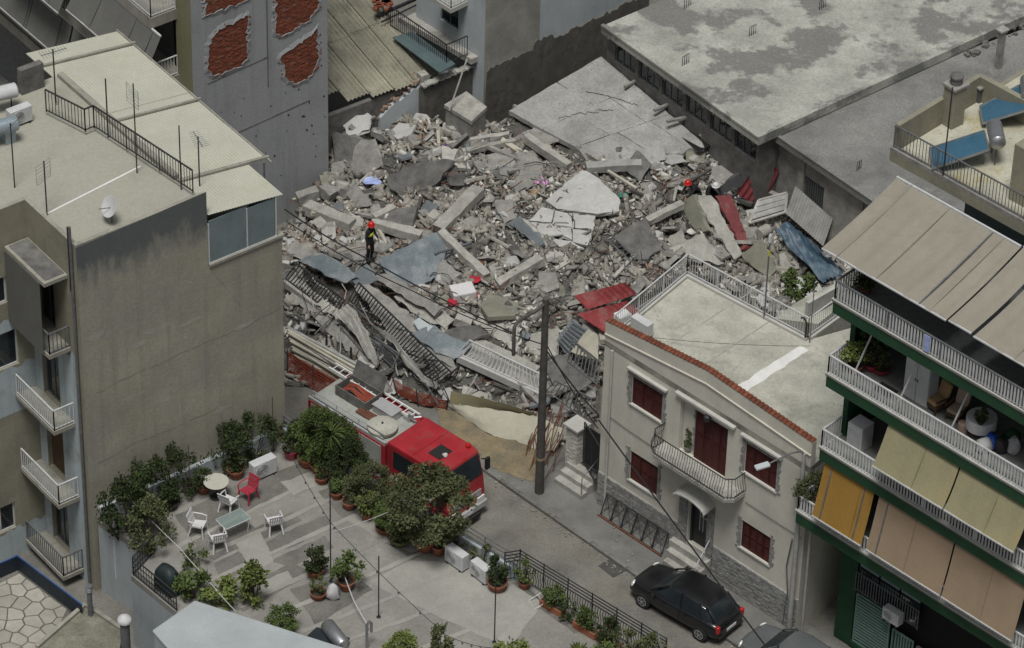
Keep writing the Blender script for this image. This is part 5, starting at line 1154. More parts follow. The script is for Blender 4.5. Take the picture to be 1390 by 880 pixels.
st_ = .2; gx, gy = np.meshgrid(np.arange(xs0, xs1, st_), np.arange(ys0, ys1, st_)); gz = hgt(gx, gy) + .09 * np.sin(gx * 2.7 + 1.3 * np.sin(gy * 1.9)) + .07 * np.sin(gy * 3.3 + gx * 1.1) + RNG.normal(0, .035, gx.shape) - .08
ins = in_poly(gx, gy, pile); r_, c_ = gx.shape; V_ = np.stack([gx, gy, gz], -1).reshape(-1, 3); F_ = []
for j in range(r_ - 1):
    for i in range(c_ - 1):
        if ins[j, i] or ins[j + 1, i + 1] or ins[j, i + 1] or ins[j + 1, i]: k = j * c_ + i; F_.append((k, k + 1, k + c_ + 1, k + c_))
m = MB(); m.v = [tuple(p) for p in V_]; m.f = F_; mound = struct(m.build('rubble_mound', 'rubble_ground', loc=(0, 0, 0), smooth=180))
# loose stones: three mixes, jittered six-sided bits
def stones(n_, lo, hi, name, mt, label, mask=None, seed=1, zoff=0.0):
    rg = np.random.default_rng(seed); X = rg.uniform(xs0, xs1, n_ * 3); Y = rg.uniform(ys0, ys1, n_ * 3); ok = in_poly(X, Y, pile)
    if mask is not None: ok &= mask(X, Y, rg)
    X, Y = X[ok][:n_], Y[ok][:n_]; k = len(X); S = lo + (hi - lo) * rg.random(k) ** 5
    base = np.array([(a, b, c) for c in (-1, 1) for a, b in ((-1, -1), (1, -1), (1, 1), (-1, 1))], float) * .5
    v = np.repeat(base[None], k, 0) * (1 + rg.uniform(-.45, .3, (k, 8, 3))); v *= (S[:, None] * rg.uniform([.8, .45, .15], [2.2, 1.2, .5], (k, 3)))[:, None, :]
    q = rg.normal(size=(k, 4)); q[:, 0] += 1.2; q /= np.linalg.norm(q, axis=1)[:, None]; a, b, c, d = q.T
    Rm = np.stack([1 - 2 * (c * c + d * d), 2 * (b * c - a * d), 2 * (b * d + a * c), 2 * (b * c + a * d), 1 - 2 * (b * b + d * d), 2 * (c * d - a * b), 2 * (b * d - a * c), 2 * (c * d + a * b), 1 - 2 * (b * b + c * c)], -1).reshape(k, 3, 3)
    v = np.einsum('kij,kpj->kpi', Rm, v); zz = hgt(X, Y) + .09 * np.sin(X * 2.7 + 1.3 * np.sin(Y * 1.9)) + .07 * np.sin(Y * 3.3 + X * 1.1) - .06 + S * .2 + zoff
    v += np.stack([X, Y, zz], -1)[:, None, :]
    fq = np.array([(0, 3, 2, 1), (4, 5, 6, 7), (0, 1, 5, 4), (1, 2, 6, 5), (2, 3, 7, 6), (3, 0, 4, 7)]); f = (fq[None] + 8 * np.arange(k)[:, None, None]).reshape(-1, 4)
    me = bpy.data.meshes.new(name); me.vertices.add(k * 8); me.vertices.foreach_set('co', v.reshape(-1)); me.loops.add(len(f) * 4); me.loops.foreach_set('vertex_index', f.reshape(-1)); me.polygons.add(len(f)); me.polygons.foreach_set('loop_start', np.arange(len(f)) * 4); me.update(calc_edges=True); me.validate()
    me.materials.append(MATS[mt]); o = bpy.data.objects.new(name, me); COL.objects.link(o); o['kind'] = 'stuff'; o['label'] = label; o['category'] = 'rubble'; ORG[o.name] = Vector((0, 0, 0)); return o
def near(pxs, rad):
    cs_ = [P(*p, 1.8) for p in pxs]
    return lambda X, Y, rg: np.min([np.hypot(X - c.x, Y - c.y) for c in cs_], 0) < rad * rg.uniform(.5, 1.2, X.shape)
far_slab = [tuple(P(a, b, 3.1).xy) for a, b in ((690, 152), (818, 74), (890, 120), (980, 185), (955, 198), (828, 218))]
front_band = [tuple(PM(a, b).xy) for a, b in ((386, 350), (440, 355), (520, 385), (640, 440), (745, 500), (800, 470), (812, 580), (740, 600), (600, 540), (386, 470))]
def not_far(X, Y, rg): return ~(in_poly(X, Y, far_slab) & (rg.random(X.shape) < .97)) & (rg.random(X.shape) < np.where(in_poly(X, Y, front_band), .3, 1.0)) & (rg.random(X.shape) < .18 + .82 * np.clip(.5 + 1.1 * np.sin(X * 1.7 + 2 * np.sin(Y * .9)) * np.sin(Y * 1.9 + 1.5 * np.sin(X * 1.1)), 0, 1))
stones(32000, .04, .36, 'rubble_stones', 'rubble_grey', 'grey concrete and plaster rubble covering the collapse', not_far, 1)
stones(10000, .035, .26, 'pale_rubble', 'rubble_pale', 'pale plaster fragments strewn over the rubble', not_far, 2)
stones(12000, .05, .2, 'brick_rubble', 'rubble_brick', 'brownish brick rubble in patches on the heap', near([(415, 310), (450, 315), (430, 295), (480, 290), (465, 310), (400, 325), (560, 325), (540, 335), (590, 295), (565, 285), (575, 305), (560, 190), (600, 200), (530, 185), (640, 195), (880, 380), (700, 260)], 1.15), 3)

def slab(label, pts, th=.17, mt='concrete_light', name='concrete_slab', jit=.035, rebar=0, cat='concrete slab', group='slabs of the collapsed building', lift=0):
    """pts: photo points with height above the mound; a plane is fitted, the outline laid on it, edges chipped"""
    w_ = [PM(a, b, dz + lift) for a, b, dz in pts]; A = np.array([(p.x, p.y, 1) for p in w_]); sol = np.linalg.lstsq(A, np.array([p.z for p in w_]), rcond=None)[0]
    n_ = Vector((-sol[0], -sol[1], 1)).normalized(); O = sum(w_, Vector()) / len(w_); O.z = sol[0] * O.x + sol[1] * O.y + sol[2]
    c = [PP(a, b, O, n_) for a, b, _ in pts]; ex = (c[1] - c[0]).normalized(); ey = n_.cross(ex); out = []
    for p, q in zip(c, c[1:] + c[:1]):
        k = max(1, int((q - p).length / .22))
        for i in range(k): out.append(lerp(p, q, i / k) + ex * random.gauss(0, jit) + ey * random.gauss(0, jit))
    m = MB(); k = len(out); mid = [O + (p - O) * 1.0 + ex * random.gauss(0, jit * 1.6) + ey * random.gauss(0, jit * 1.6) - n_ * th * random.uniform(.35, .6) for p in out]; bot = [p + ex * random.gauss(0, jit * 1.2) + ey * random.gauss(0, jit * 1.2) - n_ * th for p in out]
    m.v = [tuple(p) for p in out + mid + bot]; m.f = [tuple(range(k)), tuple(range(3 * k - 1, 2 * k - 1, -1))] + [(r * k + i, r * k + (i + 1) % k, (r + 1) * k + (i + 1) % k, (r + 1) * k + i) for r in (0, 1) for i in range(k)]
    o = m.build(name, mt); tag(o, label, cat, group)
    for k in range(rebar):
        i = random.randrange(len(out)); p = out[i] - n_ * th * .5; d = (out[i] - O).normalized(); e_ = Vector((random.gauss(0, .25), random.gauss(0, .25), random.gauss(.05, .25)))
        l = random.uniform(.25, .6); r = MB(); r.tube([p - d * .1, p + d * l * .5 + e_ * .1, p + d * l + e_ * .5], .011, 4); r.build('rebar', 'rust', o)
    return o
def beam(label, a, b, w_=.34, h_=.34, mt='concrete_light', group='fallen beams and columns', cat='concrete beam', name='concrete_beam', rebar=3):
    p, q = PM(*a), PM(*b); d = (q - p); L_ = d.length; d.normalize(); x = d.cross(Z).normalized(); y = x.cross(d); k = max(2, int(L_ / .35)); m = MB()
    for i in range(k + 1):
        c = lerp(p, q, i / k); e_ = (random.uniform(-.08, .08) if i in (0, k) else 0)
        for sx, sy in ((-1, -1), (1, -1), (1, 1), (-1, 1)): m.v.append(tuple(c + d * (e_ + random.gauss(0, .02)) + x * (sx * w_ / 2 + random.gauss(0, .014)) + y * (sy * h_ / 2 + random.gauss(0, .014))))
    for i in range(k):
        for j in range(4): m.f.append((i * 4 + j, i * 4 + (j + 1) % 4, i * 4 + 4 + (j + 1) % 4, i * 4 + 4 + j))
    m.f += [(3, 2, 1, 0), tuple(k * 4 + j for j in range(4))]; o = m.build(name, mt); tag(o, label, cat, group)
    for i in range(rebar):
        s_ = random.choice((p, q)); dd = d if s_ is q else -d; c = s_ + x * random.uniform(-.4, .4) * w_ + y * random.uniform(-.4, .4) * h_; r = MB(); r.tube([c - dd * .1, c + dd * .25, c + dd * .5 + Vector((random.gauss(0, .12), random.gauss(0, .12), random.gauss(0, .12)))], .011, 4); r.build('rebar', 'rust', o)
    return o
S = slab
S('dark upright wall fragment against the grey gable', [(449, 179, .9), (471, 184, 1.0), (487, 193, .9), (480, 228, .1), (457, 226, .1)], .18, 'concrete_dark', rebar=2)
S('pale grey plate leaning in front of the dark wall fragment', [(483, 191, .9), (506, 190, .95), (519, 225, .25), (498, 239, .1), (476, 232, .1)], .12, 'concrete')
S('white plastered slab perched on top of broken masonry', [(457, 158, 1.0), (505, 156, 1.1), (500, 176, .9), (476, 186, .8)], .15, 'plaster_white', rebar=2)
S('large dark slab tilted up beside the purple cloth', [(524, 242, .5), (547, 229, .8), (566, 223, 1.0), (602, 216, 1.15), (617, 219, 1.1), (602, 236, .7), (591, 253, .35), (547, 267, .05), (528, 256, .15)], .16, 'concrete_dark', rebar=5)
S('dark broken plate beside the end of the large dark slab', [(606, 226, .8), (616, 222, .9), (632, 250, .2), (612, 254, .15)], .14, 'concrete_dark')
S('thin plate with a white edge leaning among bricks', [(470, 262, .35), (479, 243, .7), (505, 279, .35), (487, 281, .1)], .1, 'concrete')
S('smooth grey plate under the wide pale beam', [(612, 316, .1), (640, 291, .45), (652, 300, .35), (650, 318, .1)], .1, 'concrete')
S('small upright plate near the middle of the heap', [(670, 273, .5), (695, 270, .55), (699, 296, .15), (684, 303, .1)], .1, 'concrete')
S('flat pale plate with a cracked corner behind the pink cloth', [(640, 215, .2), (693, 204, .2), (700, 222, .2), (688, 238, .15), (650, 232, .15)], .14, 'concrete', rebar=3)
S('narrow plate split from the flat pale plate', [(702, 208, .25), (722, 205, .25), (738, 222, .2), (735, 245, .2), (706, 240, .2)], .14, 'concrete', rebar=2)
S('tilted grey plate below the pink cloth', [(688, 250, .15), (712, 236, .45), (720, 250, .4), (700, 262, .1)], .12, 'concrete')
S('pale kite shaped slab, the highest and brightest of the heap', [(741, 272, .35), (790, 231, .55), (805, 236, .55), (841, 268, .45), (840, 287, .35), (812, 290, .3), (778, 286, .3), (755, 284, .3)], .2, 'plaster_white', jit=.02, rebar=4)
# the tiled lower half of the kite, split in plates
for k, q_ in enumerate((((735, 281, .3), (752, 286, .3), (748, 303, .26), (719, 299, .26)), ((754, 287, .3), (777, 290, .3), (776, 308, .26), (750, 304, .26)), ((779, 291, .3), (809, 293, .3), (806, 312, .25), (778, 309, .26)), ((720, 301, .26), (748, 305, .26), (765, 318, .2), (737, 320, .2)), ((750, 306, .25), (775, 310, .25), (776, 326, .18), (766, 320, .2)), ((777, 311, .24), (804, 314, .22), (797, 334, .14), (778, 328, .16)), ((739, 322, .18), (775, 328, .16), (793, 337, .1), (752, 334, .1)))):
    S(('first', 'second', 'third', 'fourth', 'fifth', 'sixth', 'seventh')[k] + ' pale paving plate counted down from the kite slab crack', list(q_), .12, 'plaster_white', name='broken_plate', jit=.018, group='paving plates below the kite slab')
S('blue grey slab edge leaning below the kite slab', [(692, 304, .15), (703, 295, .45), (738, 329, .4), (731, 337, .1)], .16, 'slab_blue')
S('long pale strip along the lower edge of the kite slab', [(705, 297, .35), (716, 299, .35), (775, 355, .15), (764, 364, .05)], .16, 'concrete_light')
S('dark cracked slab standing beside the bent ladder frame', [(833, 323, .5), (876, 294, 1.0), (897, 339, .5), (877, 352, .1), (862, 352, .1)], .16, 'concrete_dark', rebar=3)
S('broad pale slab with deep grooves beside the red tin', [(941, 266, .9), (966, 265, .95), (1008, 345, .35), (997, 352, .3)], .3, 'concrete_light', rebar=3)
S('grey green end wall of the grooved slab', [(927, 272, .55), (941, 266, .95), (961, 316, .55), (938, 306, .1)], .2, 'slab_green')
S('pale ragged slab lying against the railed house', [(897, 343, .15), (955, 316, .45), (968, 338, .35), (982, 357, .3), (940, 352, .1)], .2, 'concrete_light', rebar=2)
S('olive grey slab standing behind the railed roof', [(1005, 345, .25), (1030, 326, .8), (1056, 365, .5), (1040, 376, .1)], .15, 'slab_green')
S('ribbed grey sheet on the far side near the olive plate', [(902, 211, .2), (930, 202, .3), (928, 222, .2), (912, 224, .1)], .05, 'zinc')
S('small olive plate lying on the far debris', [(932, 201, .3), (957, 202, .3), (956, 222, .15), (930, 221, .2)], .06, 'slab_green')
S('pale flat plate in front of the balcony debris', [(644, 436, .15), (669, 412, .2), (710, 415, .2), (706, 450, .15), (700, 478, .1)], .14, 'concrete_light', rebar=2)
S('dusty slab lying above the long black railing', [(535, 401, .4), (560, 398, .45), (590, 413, .45), (619, 434, .4), (604, 445, .3), (561, 428, .3)], .16, 'concrete_light', rebar=4)
S('light grey slab beside the standing firefighter', [(435, 336, .1), (498, 313, .3), (501, 350, .2), (470, 356, .1)], .15, 'concrete')
S('long dusty slab edge at the foot of the beige building', [(388, 340, .4), (402, 326, .5), (470, 362, .4), (480, 374, .35), (440, 372, .2)], .2, 'concrete', rebar=5)
S('pale plate beneath the two crossing beams', [(742, 165, .1), (690, 190, .2), (720, 200, .15), (757, 190, .15)], .1, 'concrete')
S('pale plaster plate near the short tilted beam', [(700, 430, .1), (725, 415, .25), (738, 428, .2), (715, 445, .05)], .1, 'plaster_white')
S('grey corner plate standing behind the blue grey sheet', [(585, 372, .2), (600, 352, .5), (625, 372, .3), (610, 384, .1)], .1, 'concrete')
S('pale plate in front of the dark cracked slab', [(905, 325, .15), (925, 312, .35), (936, 332, .2), (915, 340, .1)], .12, 'concrete_light')
S('rubble strewn plate behind the olive grey slab', [(1000, 300, .2), (1022, 290, .3), (1030, 320, .2), (1012, 325, .1)], .12, 'concrete')
beam('thick short beam lying over brick rubble near the gable', (416, 281, .25), (478, 306, .15), .5, .4)
beam('short tilted beam in the brick rubble', (506, 297, .2), (537, 282, .3), .28, .26)
beam('beam lying beside the firefighter and the blue grey sheet', (507, 304, .3), (573, 322, .2), .34, .32)
beam('wide pale beam rising towards the middle of the heap', (596, 312, .2), (649, 258, .55), .55, .35)
beam('long straight beam descending to the white box', (598, 318, .5), (661, 377, .15), .34, .36)
beam('pale beam lying between the white box and the kite slab', (676, 386, .15), (734, 353, .3), .38, .3)
beam('square beam sloping from the far slab to the kite slab', (714, 187, .5), (771, 226, .2), .3, .34)
beam('thin grey lintel on top of the far debris', (795, 228, .35), (868, 224, .35), .4, .3, 'zinc')
beam('pale bar lying over brick rubble below the concrete box', (604, 197, .25), (690, 183, .35), .22, .2)
beam('second pale bar crossing the brick rubble', (628, 207, .2), (697, 192, .35), .2, .2)
beam('short stub beam beside the gable foot', (430, 262, .2), (405, 270, .2), .42, .42, 'concrete')
beam('round backed stub column near the gable foot', (440, 258, .3), (452, 268, .2), .45, .45, 'concrete')
beam('pale lintel behind the cracked slab', (880, 300, .3), (925, 278, .5), .3, .25)
beam('leaning post beside the fallen balcony', (705, 520, .2), (735, 552, .3), .18, .18, 'concrete')
beam('dusty kerb beam above the fallen balcony', (632, 458, .35), (728, 505, .3), .4, .3)
beam('broken stub at the end of the dusty kerb beam', (618, 432, .35), (640, 440, .3), .45, .35)
# countable chunks (shared shapes)
CH = []
for k in range(14):
    rs = random.Random(100 + k); b = bmesh.new(); bmesh.ops.create_cube(b, size=1)
    for v in b.verts: v.co = Vector((v.co.x * rs.uniform(.7, 1.5), v.co.y * rs.uniform(.6, 1.1), v.co.z * rs.uniform(.35, .8)))
    bmesh.ops.bevel(b, geom=b.edges[:], offset=.12, segments=1, affect='EDGES')
    for v in b.verts: v.co += Vector((rs.gauss(0, .05), rs.gauss(0, .05), rs.gauss(0, .05)))
    me = bpy.data.meshes.new('concrete_chunk'); b.to_mesh(me); b.free(); me.materials.append(MATS[('concrete_light', 'concrete_dark', 'concrete', 'concrete_light', 'plaster_white', 'concrete')[k % 6]]); CH.append(me)
PLT = []
for k in range(10):
    rs = random.Random(200 + k); n_ = rs.randint(4, 6); m = MB(); m.prism([Vector((math.cos(6.283 * i / n_ + rs.uniform(-.3, .3)) * rs.uniform(.6, 1.1), math.sin(6.283 * i / n_) * rs.uniform(.5, .9), 0)) for i in range(n_)], .16); PLT.append(m.mesh('broken_plate', ('concrete_light', 'concrete', 'plaster_white', 'concrete_dark', 'concrete', 'slab_blue', 'concrete_light', 'concrete_dark', 'slab_green', 'concrete')[k]))
rs = random.Random(31); cnt = 0
KEEP = [(PM(a, b), r) for a, b, r in ((775, 285, 2.0), (760, 315, 1.4), (560, 350, 1.2), (628, 395, .8), (560, 245, 1.0), (550, 460, 1.3), (500, 420, 1.2), (680, 490, 1.3), (440, 395, 1.2), (500, 350, .6), (630, 290, .9), (965, 300, 1.0), (1085, 330, 1.2), (855, 325, .9))]
LMK = [(PM(a, b), n_) for a, b, n_ in ((440, 240, 'the grey gable'), (785, 270, 'the pale kite slab'), (628, 395, 'the white appliance'), (500, 345, 'the standing person'), (635, 160, 'the concrete cubicle'), (820, 420, 'the red tile roof'), (1095, 345, 'the blue tarpaulin'), (545, 450, 'the long black railing'), (790, 560, 'the gate pillar'), (565, 245, 'the large dark slab'), (865, 325, 'the dark cracked slab'), (850, 215, 'the sunken roof slab'), (1010, 390, 'the railed house roof'), (400, 440, 'the blank beige wall'), (680, 500, 'the front fallen balcony'), (970, 305, 'the grooved slab'), (560, 350, 'the blue grey sheet'), (625, 290, 'the wide pale beam'), (705, 365, 'the beam by the kite slab'))]
CNAME = dict(concrete_light='pale grey', concrete_dark='dark grey', concrete='mid grey', plaster_white='whitish', slab_blue='bluish grey', slab_green='olive grey', pole_wood='dark wooden', profile_cream='cream coloured')
def where(x, y): return min(LMK, key=lambda l: (l[0].x - x) ** 2 + (l[0].y - y) ** 2)[1]
def scatter(n_, meshes, lo, hi, name, label, cat, group, tilt):
    k = 0
    while k < n_:
        x, y = rs.uniform(xs0, xs1), rs.uniform(ys0, ys1)
        if not in_poly(np.array(x), np.array(y), pile) or (in_poly(np.array(x), np.array(y), far_slab) and rs.random() < .93) or any(math.hypot(x - c.x, y - c.y) < r for c, r in KEEP): continue
        s_ = lo + (hi - lo) * rs.random() ** 2; o = bpy.data.objects.new(name, rs.choice(meshes)); COL.objects.link(o)
        o.location = (x, y, float(hgt(x, y)) + s_ * .12); o.rotation_euler = (rs.gauss(0, tilt), rs.gauss(0, tilt), rs.uniform(0, 6.28)); o.scale = (s_,) * 3; big = 'small' if s_ < lo + (hi - lo) * .2 else ('medium sized' if s_ < lo + (hi - lo) * .55 else 'large'); tag(o, '%s %s %s lying near %s' % (big, CNAME[o.data.materials[0].name], label, where(x, y)), cat, group); k += 1
scatter(280, CH, .2, .55, 'concrete_chunk', 'loose concrete chunk', 'concrete chunk', 'loose concrete chunks in the rubble', .5)
scatter(170, PLT, .2, .55, 'broken_plate', 'thin broken concrete plate', 'concrete plate', 'loose broken plates in the rubble', .45)
BML = []
for k in range(8):
    rs = random.Random(300 + k); m = MB(); L_ = rs.uniform(1.2, 2.8); w_ = rs.uniform(.08, .26); m.hexa((-L_ / 2, -w_ / 2, 0), (L_, rs.uniform(-.1, .1), 0), (0, w_, 0), (0, 0, w_ * rs.uniform(.5, 1))); BML.append(m.mesh('broken_joist', ('concrete_light', 'pole_wood', 'concrete', 'profile_cream')[k % 4]))
rs = random.Random(41)
scatter(50, BML, .7, 1.1, 'broken_joist', 'broken joist', 'joist', 'loose joists in the rubble', .22)
scatter(70, PLT, .5, 1.1, 'wall_fragment', 'tilted flat wall fragment', 'wall fragment', 'larger tilted wall fragments', .4)
# twisted bars and cables over the heap
rs = random.Random(77)
for k in range(150):
    px, py = rs.choice([(rs.uniform(388, 620), rs.uniform(350, 510)), (rs.uniform(390, 640), rs.uniform(330, 470)), (rs.uniform(480, 800), rs.uniform(200, 330)), (rs.uniform(760, 1000), rs.uniform(230, 400)), (rs.uniform(640, 800), rs.uniform(400, 540))]); p = PM(px, py, .15); a = rs.uniform(0, 6.28); l = rs.uniform(.6, 2.0)
    pts = [p]
    for i in range(4): a += rs.gauss(0, .35); q = pts[-1] + Vector((math.cos(a), math.sin(a), 0)) * l / 4; q.z = float(hgt(q.x, q.y)) + rs.uniform(.12, .4); pts.append(q)
    m = MB(); m.tube(pts, rs.uniform(.012, .022), 5); mt_ = rs.choice(('iron', 'rust', 'iron_grey')); tag(m.build('twisted_bar', mt_), '%s %s bent steel bar in the rubble near %s' % ('long' if l > 1.3 else 'short', dict(iron='black', rust='rusty', iron_grey='grey')[mt_], where(p.x, p.y)), 'steel bar', 'twisted bars in the rubble')
# ------------------------------------------------------------ far collapsed roof, in cracked plates
_c4 = [P(690, 150, 2.75), P(820, 74, 3.85), P(962, 196, 3.35), P(828, 226, 2.5)]
def fq(s_, t_): return lerp(lerp(_c4[0], _c4[1], s_ * .97), lerp(_c4[3], _c4[2], s_ * .97), t_)
_tb = [0, .34, .66, 1.0]; plates = []
for i, cuts in enumerate(([0, .52, 1], [0, .34, .72, 1], [0, .45, .8, 1])):
    for s0_, s1_ in zip(cuts, cuts[1:]): plates.append([(s0_ + .002, _tb[i] + .002), (s1_ - .002, _tb[i] + .002), (s1_ - .002 + .03 * (s1_ < 1), _tb[i + 1] - .002), (s0_ + .002 + .03 * (s0_ > 0), _tb[i + 1] - .002)])
cs_ = thing('collapsed_roof_slab', 'wide cracked grey roof slab sunken at the rear of the collapse', 'roof slab', P(820, 140, 2))
for pl_ in plates:
    dz = random.uniform(-.02, .02); tl = random.uniform(-.03, .03); m = MB(); c = [fq(*p) for p in pl_]; edge = pl_[2][1] > .97; out = []
    for e_, (p, q) in enumerate(zip(c, c[1:] + c[:1])):
        k = max(1, int((q - p).length / .22)); jj = .16 if (edge and e_ == 2) else .012
        for i in range(k): out.append(lerp(p, q, i / k) + Vector((random.gauss(0, jj), random.gauss(0, jj), dz + tl * (i / k - .5))))
    m.prism(out, -.2); pl = m.build('slab_plate', 'slab_far', cs_)
for k, (a, b) in enumerate((((.2, .3), (.62, .44)), ((.62, .2), (.85, .5)))):
    m = MB(); n_ = 22; p = None
    for i in range(n_ + 1):
        q = fq(lerp(a[0], b[0], i / n_) + random.gauss(0, .006), lerp(a[1], b[1], i / n_) + random.gauss(0, .012)) + Z * .03
        if p is not None: m.bar(p, q, random.uniform(.01, .03), .012)
        p = q
    m.build('crack', 'concrete_dark', cs_)
# black sheet painting in the shade of the gap by the workshop wall, with bars
m = MB(); pts = [P(*p, 3.3) for p in ((812, 90), (850, 92), (985, 188), (948, 206))]; m.poly(pts); struct(m.build('trench_shade_sheet', 'black_void'))
for a, b in (((848, 118), (870, 106)), ((888, 150), (912, 140)), ((905, 165), (940, 158))): m = MB(); m.bar(P(*a, 3.75), P(*b, 3.75), .12, .1); tag(m.build('trench_bar', 'concrete'), 'short concrete bar bridging the dark trench by the workshop', 'concrete bar', 'bars over the trench')
m = MB(); m.bar(PM(950, 182, .5), PM(993, 211, .4), .14, .08); tag(m.build('loose_rail', 'concrete_light'), 'long pale rail lying at the end of the dark trench', 'rail')
# ------------------------------------------------------------ broken rooms at the rear
br = thing('broken_back_wall', 'broken pale blue room wall with ragged brick top at the rear', 'broken wall', P(570, 170, 1.5)); bw = Fac(P(515, 178, 1.9), P(570, 160, 1.9) - P(515, 178, 1.9)); bl_ = (P(570, 160, 1.9) - P(515, 178, 1.9)).length
m = MB(); tp = []; s = bl_
while s > 0: tp.append(bw.at(s, 2.3 + 1.15 * (s / bl_) ** .6 + random.uniform(-.1, .1), 0)); s -= .15
m.prism([bw.at(0, 1.2), bw.at(bl_, 1.2)] + tp, bw.n * -.22); m.build('wall_panel', 'pale_blue_wall', br)
m = MB(); bw.box(m, bl_ + .02, bl_ + .35, 1, 3.9, -.3, .06); m.build('column', 'concrete_light', br)
m = MB(); bw.box(m, bl_ + .37, bl_ + .95, 1.2, 3.0, -.5, -.35); m.build('wall_panel', 'pale_blue_wall', br); m = MB(); bw.box(m, bl_ + .96, bl_ + 1.75, 1.2, 3.05, -.9, -.75); m.build('dark_panel', 'slab_blue', br)
m = MB(); rs = random.Random(12)
for k in range(120): s_ = rs.uniform(-1.6, bl_); zz = 2.35 + 1.15 * (max(s_, 0) / bl_) ** .6; m.box(bw.at(s_, zz + rs.uniform(-.1, .2), rs.uniform(-.6, -.05)), .2, .1, .08, rs.uniform(0, 3))
m.build('broken_bricks', 'rubble_brick', br, kind='stuff')
bx = thing('concrete_box_room', 'flat topped concrete cubicle standing in the rear rubble', 'cubicle', P(635, 165, 1.5)); c = [P(*p, 3.5) for p in ((603, 142), (633, 124), (661, 145), (640, 165))]
m = MB(); m.prism([p - Z * .16 for p in c], .16); m.build('top_slab', 'concrete_light', bx); cen = sum(c, Vector()) / 4; m = MB(); m.prism([Vector((cen.x + (p.x - cen.x) * .93, cen.y + (p.y - cen.y) * .93, 1.5)) for p in c], 1.835); m.build('wall', 'concrete', bx)
m = MB(); m.tube([P(610, 150, 3.52), P(634, 80, 5.2)], .035, 6); tag(m.build('leaning_pole', 'zinc'), 'thin grey pole leaning against the rear wall above the cubicle', 'pole')
fx = thing('rear_stub_wall', 'ragged dark rubble stone stub wall behind the cubicle', 'stub wall', P(620, 110, 2)); m = MB(); a_, b_ = P(575, 122, 3.5), P(656, 88, 3.5); d = (b_ - a_); tp = [lerp(a_, b_, i / 20) + Z * random.uniform(-.08, .18) for i in range(20, -1, -1)]; m.prism([a_ - Z * 2, b_ - Z * 2] + tp, Vector((d.y, -d.x, 0)).normalized() * -.3); m.build('masonry', 'rubble_stone', fx)
m = MB(); 
for i in range(21): p = lerp(a_, b_, i / 20) + Z * (.16 + random.uniform(0, .05)); m.box(p, .17, .3, .07, random.uniform(0, .6))
m.build('coping_stones', 'concrete_light', fx, kind='stuff')
# ------------------------------------------------------------ fallen sheets, red tiles, corrugated bits
def cloth(label, grid, mt, name='fallen_awning', cat='awning', th=.015, ruffle=.03, up=3, group=None):
    "grid: rows of (px, py, height above mound); refined bilinearly with ruffles"
    R0 = [[PM(*p) for p in row] for row in grid]; r0, c0 = len(R0), len(R0[0]); nr, nc = (r0 - 1) * up * 2 + 1, (c0 - 1) * up * 2 + 1; V_ = []
    for j in range(nr):
        fj = j / (nr - 1) * (r0 - 1); j0 = min(int(fj), r0 - 2); tj = fj - j0
        for i in range(nc):
            fi = i / (nc - 1) * (c0 - 1); i0 = min(int(fi), c0 - 2); ti = fi - i0
            p = lerp(lerp(R0[j0][i0], R0[j0][i0 + 1], ti), lerp(R0[j0 + 1][i0], R0[j0 + 1][i0 + 1], ti), tj); V_.append(p + Z * (ruffle * math.sin(i * 1.9 + j * .7) + random.gauss(0, ruffle * .3)))
    F_ = [(j * nc + i, j * nc + i + 1, (j + 1) * nc + i + 1, (j + 1) * nc + i) for j in range(nr - 1) for i in range(nc - 1)]; k = len(V_); V_ += [p - Z * th for p in V_]; F_ += [tuple(k + q for q in f[::-1]) for f in F_]
    m = MB(); m.add(V_, F_); return tag(m.build(name, mt, smooth=50), label, cat, group)
cloth('blue grey metal sheet buckled under the wide pale beam', [[(512, 353, .55), (553, 333, .6), (594, 314, .6)], [(525, 372, .4), (560, 360, .45), (606, 338, .45)], [(545, 392, .2), (578, 385, .2), (598, 372, .15)]], 'sheet_blue', 'buckled_sheet', 'metal sheet', ruffle=.04)
cloth('crumpled blue tarpaulin sheet beside the corrugated panel', [[(1052, 314, .7), (1068, 300, 1.0), (1090, 318, 1.0), (1112, 337, 1.0)], [(1070, 335, .6), (1088, 325, .8), (1105, 340, .8), (1126, 352, .9)], [(1098, 362, .5), (1108, 352, .6), (1125, 358, .6), (1142, 364, .7)], [(1118, 385, .3), (1125, 378, .4), (1135, 376, .4), (1145, 372, .4)]], 'blue_sheet', 'blue_tarpaulin', 'tarpaulin', ruffle=.05)
def tiled(label, c, mt, rows, cols, name='red_tile_roof', cat='roof fragment', amp=.035):
    q = [PM(*p) for p in c]; t = thing(name, label, cat, q[3]); a = q[1] - q[0]; b = q[3] - q[0]; nrm = a.cross(b).normalized(); nrm = nrm if nrm.z > 0 else -nrm
    for r in range(rows):
        p0 = lerp(q[0], q[3], r / rows) + nrm * .03; p1 = lerp(q[1], q[2], r / rows) + nrm * .03; p2 = lerp(q[1], q[2], (r + 1.12) / rows); p3 = lerp(q[0], q[3], (r + 1.12) / rows); m = MB(); k = cols * 6; V_ = []
        for i in range(k + 1): w_ = nrm * amp * math.cos(i / 6 * 6.283); V_ += [lerp(p0, p1, i / k) + w_, lerp(p3, p2, i / k) + w_]
        F_ = [(2 * i, 2 * i + 2, 2 * i + 3, 2 * i + 1) for i in range(k)]; n0 = len(V_); V_ += [p - nrm * .02 for p in V_]; F_ += [tuple(n0 + z for z in f[::-1]) for f in F_]; m.add(V_, F_); m.build('tile_course', mt, t, smooth=50)
    return t
mat('red_tile', (.28, .055, .055), .6, .25, 3, .15, 20, stain=(.32, .18, .17), stain_amt=.35, stain_scale=2)
